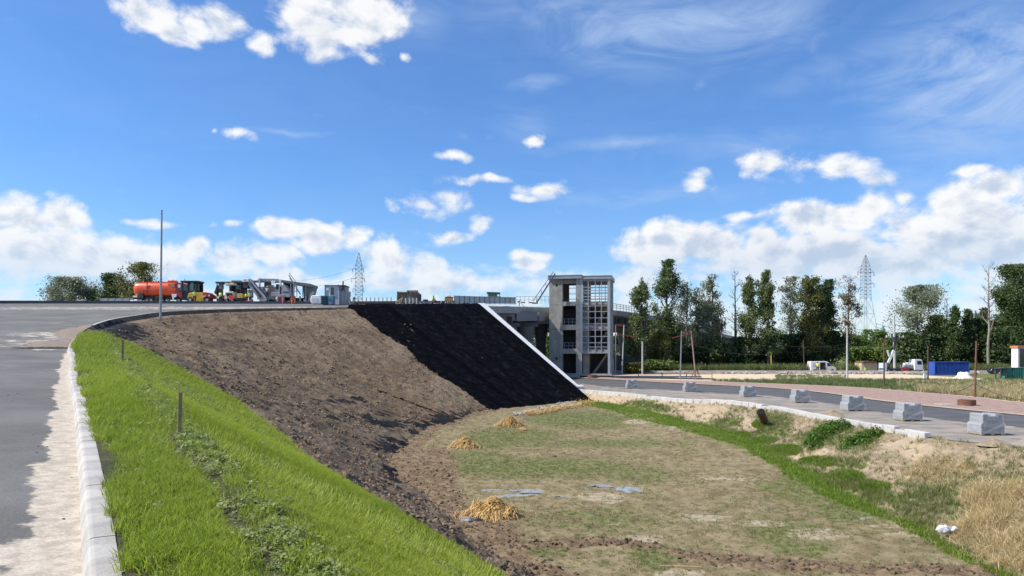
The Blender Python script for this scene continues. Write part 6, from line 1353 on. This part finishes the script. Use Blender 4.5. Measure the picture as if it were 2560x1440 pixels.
for q,(px,tp,w,d,lf,lb) in enumerate([(1712,872,80,160,'dark','dark thicket under the thin tree, between poplars'),(1770,850,90,158,'dark','dark thicket at the foot of the ragged poplar'),(1850,845,90,160,'dark','dark thicket behind the tall white concrete pole'),(1905,850,80,160,'dark','dark thicket under the narrow tufted poplar'),(1960,840,90,162,'dark','dark thicket under the mostly bare tree'),(2020,835,90,162,'dark','dark thicket behind the white van'),(2080,830,80,166,'dark','dark thicket right of the white van'),
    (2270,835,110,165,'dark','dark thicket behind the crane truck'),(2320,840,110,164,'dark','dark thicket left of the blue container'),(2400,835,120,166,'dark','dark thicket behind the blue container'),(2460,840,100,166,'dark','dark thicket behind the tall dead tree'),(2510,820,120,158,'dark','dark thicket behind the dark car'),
    (2130,838,70,240,'bright','rounded bright green tree in the distance left of the pylon'),(2165,826,80,250,'bright','rounded bright green far tree in front of the pylon base'),(2205,832,70,245,'bright','rounded green far tree under the distant green dome'),(2235,845,80,235,'olive','low olive tree behind the crane truck boom'),(2150,870,120,200,'bright','low bright shrubbery behind the yellow shed'),(2215,872,90,196,'bright','low bright shrubbery left of the crane truck'),
    (1588,912,50,142,'olive','low weedy bush at the foot of the leaning poplar'),(1645,905,70,146,'bright','low green bush beside the pale slab table'),
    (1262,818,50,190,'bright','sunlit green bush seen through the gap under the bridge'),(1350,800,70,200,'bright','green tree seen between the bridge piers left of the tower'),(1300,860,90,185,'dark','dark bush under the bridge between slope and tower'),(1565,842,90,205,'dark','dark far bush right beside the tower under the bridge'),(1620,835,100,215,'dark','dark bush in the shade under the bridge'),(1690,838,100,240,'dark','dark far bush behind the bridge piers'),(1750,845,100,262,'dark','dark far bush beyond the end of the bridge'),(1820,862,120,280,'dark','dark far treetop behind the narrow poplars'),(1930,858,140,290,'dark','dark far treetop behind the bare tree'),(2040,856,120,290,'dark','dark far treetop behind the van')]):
    tree(px,tp,w,d,80+q,lf,lb,name='bush',cat='bush',style='bush',h0=.02,nl=4600 if w>80 else 3200,group='undergrowth and far trees',lsz=.34)
tree(183,697,125,150,40,'silver','grey-green wispy tree at the left behind the ramp',style='round',h0=.35,nl=6500,group='trees behind the ramp')
tree(140,722,60,152,44,'silver','small wispy tree at the far left behind the ramp',style='round',h0=.4,nl=2200,group='trees behind the ramp')
tree(275,686,58,148,41,'poplar','upright green tree in the gap left of the orange tanker',style='poplar',h0=.35,nl=6000,group='trees behind the ramp')
tree(355,660,110,150,42,'olive','broad olive tree rising behind the orange tanker',style='round',h0=.3,nl=15000,group='trees behind the ramp')
tree(240,725,70,150,43,'dark','low dark bushy tree between the wispy and the upright tree',style='round',h0=.4,nl=3800,group='trees behind the ramp')
# far wood along the horizon: nobody could count these
r=np.random.default_rng(99); C=[]
for a in np.arange(-76,62,.06):
    d=r.uniform(520,760); az_=R_(a+r.uniform(-.05,.05)); x=math.sin(az_)*d*1.1; y=math.cos(az_)*d
    h=r.uniform(9,15)+3*math.sin(a*.7); C.append(np.c_[r.normal(x,3.2,26),r.normal(y,3.2,26),r.uniform(0,h,26)])
V,T,rn=leafcards(np.vstack(C),1.7,r); o=link_obj('far_wood',tri_mesh('far_wood',V,T,quads=True,attrs={'rnd':rn}),LF['dark']); tag(o,'distant strip of dark woodland along the horizon','woodland',None,'stuff')
# ---------------------------------------------------------------- pylons
gm_=mat('pylon_steel',(.20,.235,.25),(.16,.19,.20),1.,.6,.3)
def pylon(px,top,d,label,wt,wb,arms,kink=None,base=0.):
    k=d/F; x=(px-CX)*k; H=CZ+(HZ-top)*k; t=thing('power_pylon',label,'pylon',(x,d,0),R_(12),'lattice pylons'); 
    segs=[]
    lv=[(H,.12)]+[(CZ+(HZ-py)*k,w*k/2) for py,w in arms['body']]; lv=sorted(lv)
    zs_=[l[0] for l in lv]; ws=[l[1] for l in lv]; zz=list(np.linspace(0,zs_[0],5)[:-1])+list(np.linspace(zs_[0],zs_[-1],13))
    wz=lambda z: float(np.interp(z,[0]+zs_,[wb*k/2]+ws))
    for a,b in zip(zz[:-1],zz[1:]):
        A_=wz(a);B_=wz(b); ca=[(-A_,-A_,a),(A_,-A_,a),(A_,A_,a),(-A_,A_,a)]; cb_=[(-B_,-B_,b),(B_,-B_,b),(B_,B_,b),(-B_,B_,b)]
        for i in range(4):
            segs.append((*ca[i],*cb_[i],.10,.10)); segs.append((*ca[i],*cb_[(i+1)%4],.04,.04)); segs.append((*ca[(i+1)%4],*cb_[i],.04,.04)); segs.append((*cb_[i],*cb_[(i+1)%4],.04,.04))
    V,T=tubes(segs,4); link_obj('lattice_tower',tri_mesh('lattice_tower',V,T,quads=True),gm_,t)
    for (py,l,rr_) in arms['arms']:
        z=CZ+(HZ-py)*k; w=wz(z)
        for sgn,ln in ((-1,l),(1,rr_)):
            if not ln: continue
            e=(sgn*ln*k,0,z+.2); V,T=tubes([(sgn*w,-w,z,*e,.09,.06),(sgn*w,w,z,*e,.09,.06),(sgn*w,0,z+2.2,*e,.07,.05),(sgn*w*.9,0,z,*e,.05,.05)],4); a_=link_obj('cross_arm',tri_mesh('cross_arm',V,T,quads=True),gm_,t)
            link_obj('insulator',tri_mesh('insulator',*tubes([(e[0],0,z,e[0],0,z-1.6,.12,.12)],5),quads=True),rub,a_)
pylon(897,632,350,'lattice power pylon rising behind the ramp between cabin and timber box',1,22,{'body':[(661,15),(720,17),(757,18)],'arms':[(673,15,12),(697,17,14),(723,14,12)]})
pylon(2164,638,345,'tall lattice power pylon on splayed legs standing beyond the right-hand trees',1,56,{'body':[(668,16),(710,17),(745,18)],'arms':[(681,22,24),(710,0,24)]})
t=thing('distant_dome','tiny distant green domed turret above the far trees right of the pylon','turret',((2207-CX)/F*900,900,0)); k=900/F
MB().tube((0,0,0),(0,0,CZ+(HZ-826)*k),5*k,5*k,12).build('drum',mat('green_copper',(.13,.27,.22),(.10,.22,.18),1.,.7),t); MB().tube((0,0,CZ+(HZ-826)*k),(0,0,CZ+(HZ-814)*k),6.5*k,1.2*k,12).build('dome',_mc['green_copper'],t,smooth=True); MB().tube((0,0,CZ+(HZ-814)*k),(0,0,CZ+(HZ-805)*k),.6*k,.2*k,6).build('spire',_mc['green_copper'],t)
# wires of the right pylon and between the poles
wires=thing('overhead_wires','thin overhead wires strung from the pylon and utility poles across the trees','wires',(0,0,0))
def wire(a,b,sag,rr=.03):
    a=np.array(a,float);b=np.array(b,float); n=14; f=np.linspace(0,1,n)[:,None]; p=a+(b-a)*f; p[:,2]-=sag*4*(f[:,0]*(1-f[:,0])); V,T=tubes([(*p[i],*p[i+1],rr,rr) for i in range(n-1)],4); link_obj('wire',tri_mesh('wire',V,T,quads=True),blackp,wires)
for dy in (0,12,20): wire(P(2188,808+dy*.7,300),P(2600,820+dy,170),3,.06)
wire(P(1606,862,140),P(1840,868,147),1.2,.025); wire(P(1840,868,147),P(2237,840,152),2.,.03); wire(P(1804,858,147),P(1606,852,140),1.,.025); wire(P(2237,845,152),P(2700,846,150),1.5,.03); wire(P(1840,830,147),P(2118,860,120),1.5,.02); wire(P(1700,850,112),P(1955,880,140),1.2,.02)
wire(P(720,700,500),P(883,672,350),2,.05); wire(P(730,712,500),P(880,696,350),2,.05)
hose=thing('orange_hose','orange hose and dark cable slung low between the brown poles','hose',(0,0,0))
def hz(px,py,z): return G0(px,py,0)[:2]+(z,)
wires2=[(G0(2345,981),G0(2390,983)),(G0(2490,990),G0(2600,993))]
for a,b in wires2:
    a=np.array(a)+[0,0,.12];b=np.array(b)+[0,0,.12]; V,T=tubes([(*a,*b,.05,.05)],6); link_obj('hose_run',tri_mesh('hose_run',V,T,quads=True),orange,hose)
a=np.array(P(2323,978,74));b=np.array(P(2438,958,67));c=np.array(P(2600,1000,60)); 
for p_,q_ in ((a,b),(b,c)):
    f=np.linspace(0,1,12)[:,None]; pp=p_+(q_-p_)*f; pp[:,2]-=.5*4*(f*(1-f))[:,0]; pp[:,2]=np.maximum(pp[:,2],.15); V,T=tubes([(*pp[i],*pp[i+1],.025,.025) for i in range(11)],5); link_obj('cable',tri_mesh('cable',V,T,quads=True),dgrey,hose)
# ================================================================ GROUND COVER
def tuft(name,nb,h,spread,w,seed,lean=.35,broad=False):
    r=np.random.default_rng(seed); V=[];T=[];rn=[]
    for i in range(nb):
        a=r.uniform(0,6.283); ro=spread*math.sqrt(r.random()); x,y=math.cos(a)*ro,math.sin(a)*ro; b=len(V); q=r.random()
        if broad:
            z=h*r.uniform(.3,1); L=w*r.uniform(.7,1.4); th=r.uniform(0,6.283); d=np.array([math.cos(th),math.sin(th),r.uniform(-.3,.5)]); s=np.array([-math.sin(th),math.cos(th),r.uniform(-.3,.3)])*.45
            p=np.array([x,y,z]); V+=[p-d*L/2,p+s*L,p+d*L/2,p-s*L]; T.append((b,b+1,b+2,b+3)); rn+=[q]*4
        else:
            hh=h*r.uniform(.55,1.2); th=r.uniform(0,6.283); ln=lean*hh*r.uniform(.3,1.4); ww=w*r.uniform(.7,1.3); u=r.uniform(0,6.283); s=np.array([math.cos(u),math.sin(u),0])*ww
            p=np.array([x,y,-.01]); m=p+np.array([math.cos(th)*ln*.35,math.sin(th)*ln*.35,hh*.6]); t=p+np.array([math.cos(th)*ln,math.sin(th)*ln,hh])
            V+=[p-s,p+s,m+s*.8,m-s*.8,t+s*.12,t-s*.12]; T+=[(b,b+1,b+2,b+3),(b+3,b+2,b+4,b+5)]; rn+=[q]*6
    return tri_mesh(name,V,T,quads=True,attrs={'rnd':rn})
def sample(G,wt,n,seed,jit=None):
    """n points on grid surface G with cell weight wt (vertex array)"""
    r=np.random.default_rng(seed); A=np.linalg.norm(np.cross(G[1:,:-1]-G[:-1,:-1],G[:-1,1:]-G[:-1,:-1]),axis=2); w=(wt[1:,1:]+wt[:-1,:-1])/2*A; w=np.maximum(w,0).ravel(); w/=w.sum()
    id_=r.choice(len(w),n,p=w); i,j=np.divmod(id_,G.shape[1]-1); u=r.random((n,1)); v=r.random((n,1))
    return G[i,j]*(1-u)*(1-v)+G[i+1,j]*u*(1-v)+G[i,j+1]*(1-u)*v+G[i+1,j+1]*u*v
g_lawn=leafmat('grass_lawn',(.215,.30,.02),(.43,.485,.075),.45,1.2,hrand=.3)
g_clov=leafmat('clover_leaf',(.19,.245,.06),(.37,.40,.16),.35,2.,hrand=.3)
g_dry=leafmat('grass_dry',(.42,.35,.20),(.70,.60,.40),.25,1.5,hrand=.3)
g_gold=leafmat('grass_golden',(.42,.31,.13),(.74,.60,.35),.2,1.,hrand=.35)
g_olive=leafmat('grass_olive',(.13,.16,.04),(.27,.275,.10),.3,1.,hrand=.3)
g_shrub=leafmat('shrub_leaf',(.075,.15,.018),(.16,.26,.04),.3,1.5,hrand=.2)
lawn=[(tuft('lawn_tuft',15,.11,.07,.0042,i,.75),g_lawn) for i in range(5)]
clov=[(tuft('clover_tuft',12,.09,.08,.034,20+i,broad=True),g_clov) for i in range(4)]
dryt=[(tuft('dry_tuft',12,.13,.08,.0055,40+i,.9),g_dry) for i in range(4)]
gold=[(tuft('golden_tuft',13,.20,.12,.008,50+i,1.6),g_gold) for i in range(4)]
oliv=[(tuft('olive_tuft',12,.16,.08,.006,60+i,.6),g_olive) for i in range(4)]
dist=np.hypot(EV[...,0],EV[...,1]); near_w=1/(1+(dist/9.)**2)**.75*(EV[...,1]>2.2)
Xe,Ye=EV[...,0],EV[...,1]
bandc=1.25+.25*(fbm(ESg,ESg*0,.5,2,3)-.5)+ .3*sst(ESg,24,40)
bandw=.22+.40*fbm(ESg,ESg*0+5,.35,2,9)
bare=np.clip(1-np.abs(EPp-bandc)/bandw,0,1); 
soilline=np.clip(1.25-np.abs(EPp-(bandc-.30-.1*fbm(ESg,ESg*0,1.2,2,4)))/.13,0,1)*sst(fbm(ESg,ESg*0+2,.8,2,6),.30,.45)
patch=sst(fbm(Xe,Ye,.45,3,71),.52,.62)*sst(EPp,1.9,2.6)*(1-sst(EPp,3.6,4.4))*.85
kbare=np.clip(1-EPp/.5,0,1)*sst(fbm(ESg,EPp,.8,2,33),.52,.62)
lw=Eisg*near_w*np.clip(1-bare*.9-soilline*1.2-patch*.9-kbare*1.3,0.02,1)*sst(EPp,.03,.10)*(Edark<.9)
pts=sample(EV,lw,76000,1)
dd=np.hypot(pts[:,0],pts[:,1]); sc=np.clip(.62+dd/34,.62,1.7)*np.random.default_rng(2).uniform(.6,1.25,len(pts))*(.75+.5*fbm(pts[:,0],pts[:,1],.7,2,5))
scatter('verge_grass',pts,lawn,sc,label='bright green fresh grass covering the verge and upper slope beside the near kerb',cat='grass',tilt=.16)
cw=Eisg*near_w*np.clip(bare*1.3*sst(fbm(Xe,Ye,2.2,2,12),.34,.5)+patch*.9+.05,0,1)*sst(EPp,.1,.2)
pts=sample(EV,cw,10500,3); dd=np.hypot(pts[:,0],pts[:,1])
scatter('clover_patches',pts,clov,np.clip(.52+dd/30,.52,1.7)*np.random.default_rng(4).uniform(.5,1.2,len(pts)),label='low dull green clover growing in a broken band along the crest of the verge',cat='clover',tilt=.3)
# clods on the raked soil
def clodmesh(i,el=.6):
    bm=bmesh.new(); bmesh.ops.create_icosphere(bm,subdivisions=1,radius=1); r=np.random.default_rng(i)
    for v in bm.verts: v.co=Vector((v.co.x*r.uniform(.6,1.4),v.co.y*r.uniform(.6,1.3),v.co.z*el*r.uniform(.6,1.4)))
    me=bpy.data.meshes.new('clod'); bm.to_mesh(me); bm.free(); return me
soil_c=mat('clod_soil',(.155,.108,.068),(.26,.19,.125),2.,.95,bump=.02,bscale=20,obj_rand=.35)
clods=[(clodmesh(i),soil_c) for i in range(5)]
w=(1-Eisg)*(1/(1+(dist/30)**2))*sst(EPp,.8,1.5)*(.15+sst(fbm(Xe,Ye,.8,3,15),.45,.6))*(ESg<s_of(87))*(Edark<.6)
pts=sample(EV,w,15000,5); r=np.random.default_rng(6)
scatter('slope_clods',pts,clods,.03+.10*r.random(len(pts))**2.6,label='brown clods of earth scattered over the raked bare slope',cat='clods',tilt=.6)
Dm=1/(1+(np.hypot(FV[...,0],FV[...,1])/28)**2)*(FV[...,1]>8)
pts=sample(FV,np.clip(mudm+tracks*.6,0,1.5)*Dm,8500,7)
mclod=[(clodmesh(i+9),mat('clod_mud',(.10,.068,.038),(.185,.13,.08),2.,.95,bump=.02,bscale=20,obj_rand=.4)) for i in range(4)]
scatter('field_clods',pts,mclod,.018+.075*r.random(len(pts))**2.8,label='dark wet clods along the wheel ruts and at the foot of the slope',cat='clods',tilt=.6)
# field: thin weeds
gm2=np.clip(green,0,1)*.9+.18*(fbm(FV[...,0],FV[...,1],.9,3,19)>.5)+.05
pts=sample(FV,gm2*Dm*(1-np.clip(mudm,0,.9))*(ditch<.6),16000,8)
small=[(tuft('weed_tuft',9,.07,.09,.006,80+i,1.0),g_olive) for i in range(4)]
scatter('field_weeds',pts,small,r.uniform(.5,1.5,len(pts)),label='sparse olive weeds growing over the damp field',cat='weeds')
pts=sample(FV,np.clip(ditch,0,1)*(ditch>.45)*(FV[...,1]>17)/(1+(FV[...,1]/30)**2),16000,9)
dg=[(tuft('ditch_tuft',12,.13,.09,.007,90+i,.6),leafmat('grass_ditch',(.15,.23,.02),(.25,.34,.05),.38,1.,hrand=.25)) for i in range(4)]
scatter('ditch_grass',pts,dg,r.uniform(.6,1.5,len(pts)),label='vivid green grass along the shallow ditch at the foot of the bank',cat='grass')
# bank
Bd=1/(1+(np.hypot(BV[...,0],BV[...,1])/26)**2)*(BV[...,1]>16)
pts=sample(BV,(np.clip(bgreen,0,1)**1.5+.03)*Bd,7000,10); scatter('bank_weeds',pts,oliv,r.uniform(.6,1.7,len(pts)),label='patchy olive green weeds on the right-hand bank',cat='weeds')
pts=sample(BV,(np.clip(straw,0,.8)*1.1+sst(fbm(BV[...,0],BV[...,1],.7,3,91),.5,.65)*.35)*Bd*(tan<.6),11000,11); scatter('bank_dry_grass',pts,dryt,r.uniform(.5,1.35,len(pts)),label='pale dry grass stems over the sandy parts of the bank',cat='dry grass')
sg_=np.clip(straw-.2,0,1)**1.3*1.4*(.3+sst(fbm(BV[...,0],BV[...,1],.5,3,27),.4,.6))
pts=sample(BV,sg_*Bd,6500,12); scatter('golden_straw',pts,gold,r.uniform(.6,1.5,len(pts)),tilt=.6,label='tangled golden straw spread over the bank in the lower right corner',cat='straw')
pts=sample(BV,np.clip(lush,0,1)*(lush>.4)*Bd,9000,13); scatter('bank_foot_grass',pts,dg,r.uniform(.6,1.4,len(pts)),label='vivid green grass tongues running up the foot of the bank',cat='grass')
# two dark shrubs on the bank
def shrub(cells,label,n,seed):
    rr=np.random.default_rng(seed); C=[]; 
    h0_=bank_hit(*cells[0][:2]); t=thing('low_shrub',label,'shrub',h0_,0,'low dark shrubs on the bank')
    for (px,py,rx,ry,hh) in cells:
        b=bank_hit(px,py); k=b[1]/F; m=int(n*rx*ry/2500); a=rr.uniform(0,6.283,m); q=np.sqrt(rr.random(m)); x=np.cos(a)*q*rx*k; y=np.sin(a)*q*ry*k*1.6
        z=(np.sin(a)*q*ry*k*.6)*0+1.5*hh*(1-q**2)*rr.random(m)+.02
        base=np.array([surf_bank(b[0]+xx,b[1]+yy) for xx,yy in zip(x,y)]); C.append(np.c_[b[0]+x-h0_[0],b[1]+y-h0_[1],base+z-h0_[2]])
    V,T,rn=leafcards(np.vstack(C),.065,rr); link_obj('foliage',tri_mesh('foliage',V,T,quads=True,attrs={'rnd':rn}),g_shrub,t)
    sg=[]; 
    for c in np.vstack(C)[::40]: sg.append((c[0]*.9,c[1]*.9,c[2]-.25,c[0],c[1],c[2],.008,.004))
    V,T=tubes(sg,4); link_obj('stem',tri_mesh('stem',V,T,quads=True),bark,t)
BF=BV.reshape(-1,3)
def surf_bank(x,y):
    i=int(np.argmin((BF[:,0]-x)**2+(BF[:,1]-y)**2)); return float(BF[i,2])
shrub([(2050,1098,40,18,.5),(2095,1078,36,14,.45),(2065,1078,40,12,.4),(2030,1108,24,16,.4),(2040,1120,18,14,.35)],'larger dark green leafy shrub spreading over the middle of the bank',6500,1)
shrub([(2150,1108,30,16,.45),(2185,1092,26,11,.4),(2118,1118,20,14,.4),(2170,1100,30,12,.4)],'smaller dark green leafy shrub on the bank right of the larger one',6500,2)
# far weeds and dry grass beyond the lower road
def patch_pts(lst,n,seed,z=.0,ylim=None):
    rr=np.random.default_rng(seed); out=[]
    tot=sum(w for *_,w in lst)
    for (x0,x1,y0,y1,w) in lst:
        m=int(n*w/tot); px=rr.uniform(x0,x1,m); py=rr.uniform(y0,y1,m); d=CZ*F/(py-HZ); out.append(np.c_[(px-CX)/F*d,d,np.full(m,z)])
    return np.vstack(out)
hw=[(tuft('tall_weed',26,1.5,.55,.05,120+i,.35),leafmat('tall_weed_leaf',(.085,.115,.03),(.21,.23,.085),.3,.4,hrand=.35)) for i in range(4)]
rr=np.random.default_rng(44); px=rr.uniform(1585,2520,5200); d=rr.uniform(147.5,158,5200); keep=~((px>1995)&(px<2100)&(d<152))&~((px>2145)&(px<2440)&(d<154))
pts=np.c_[(px-CX)/F*d,d,np.zeros(5200)][keep]; scatter('tall_weeds',pts,hw,rr.uniform(.45,1.15,len(pts)),label='belt of tall green weeds along the foot of the trees behind the sand',cat='weeds')
vd=[(tuft('verge_dry',14,.45,.22,.02,130+i,.6),leafmat('verge_dry_leaf',(.34,.27,.12),(.60,.50,.28),.3,.4,hrand=.3)) for i in range(3)]
vg=[(tuft('verge_weed',14,.36,.22,.02,140+i,.6),leafmat('verge_weed_leaf',(.10,.14,.035),(.22,.25,.10),.3,.4,hrand=.35)) for i in range(3)]
pts=patch_pts([(2290,2600,968,1003,6),(2240,2560,955,968,1)],4200,5); pts=pts[pts[:,0]>np.interp(pts[:,1],[50,60,68,75,88],[43,42.2,42.6,42,40])]; scatter('roadside_dry_grass',pts,vd,rr.uniform(.5,1.2,len(pts)),label='yellow dry grass beyond the pink gravel near the rusty manhole ring',cat='dry grass')
pts=patch_pts([(1780,2340,950,966,5),(2000,2600,949,975,6),(1940,2120,938,955,1.2),(2280,2420,952,985,2)],7000,6); pts=pts[(pts[:,0]>np.interp(pts[:,1],[50,68,88,97,105,118],[43,43,40.2,33.6,26.6,18]))]; scatter('roadside_weeds',pts,vg,rr.uniform(.35,1.1,len(pts)),label='low green weeds between the pink gravel and the sand strip',cat='weeds')
# stones and sand lumps on road edges
r=np.random.default_rng(77)
px=r.uniform(60,190,70); lst=[]
for (a,b,rr_) in [(20,986,3),(44,987,3),(160,1300,6),(92,1122,4),(94,1131,4),(80,1134,3),(119,1115,5),(179,1195,3),(87,1085,3),(35,1012,2)]:
    i=np.argmin((to_px(UV)[0]-a)**2+(to_px(UV)[1]-b)**2); q=UV.reshape(-1,3)[i]; lst.append((*q,rr_*q[1]/F*.8))
lst=np.array(lst); scatter('road_pebbles',lst[:,:3],[(clodmesh(60),dgrey),(clodmesh(61),dgrey)],lst[:,3],label='few small dark pebbles on the sandy edge of the ramp',cat='pebbles')
# earth heaps along the kerb of the lower road
for (px,py,w,hh,lb) in [(2095,1063,22,.0,''),(2075,1040,34,.5,'dry brown earth heap behind the kerb blocks above the larger shrub'),(2470,1108,40,.35,'low brown earth heap with weeds below the nearest pallet'),(2548,1108,34,.35,'dark earth heap at the right edge below the nearest pallet')]:
    if not lb: continue
    x,y,_=G0(px,py,0.); t=thing('earth_heap',lb,'earth heap',(x,y-.4,-.05)); k=y/F; RR,AA=np.meshgrid(np.linspace(0,1,10),np.linspace(0,2*math.pi,30),indexing='ij'); Xh=RR*np.cos(AA)*w*k; Yh=RR*np.sin(AA)*w*k*.8; Zh=hh*(1-RR)**.9+.12*(fbm(Xh,Yh,2.5,3,int(px))-.5)*(1-RR)
    link_obj('heap',grid_mesh('heap',np.dstack([Xh,Yh,Zh])),plat_m if px>2500 else bank_m,t)
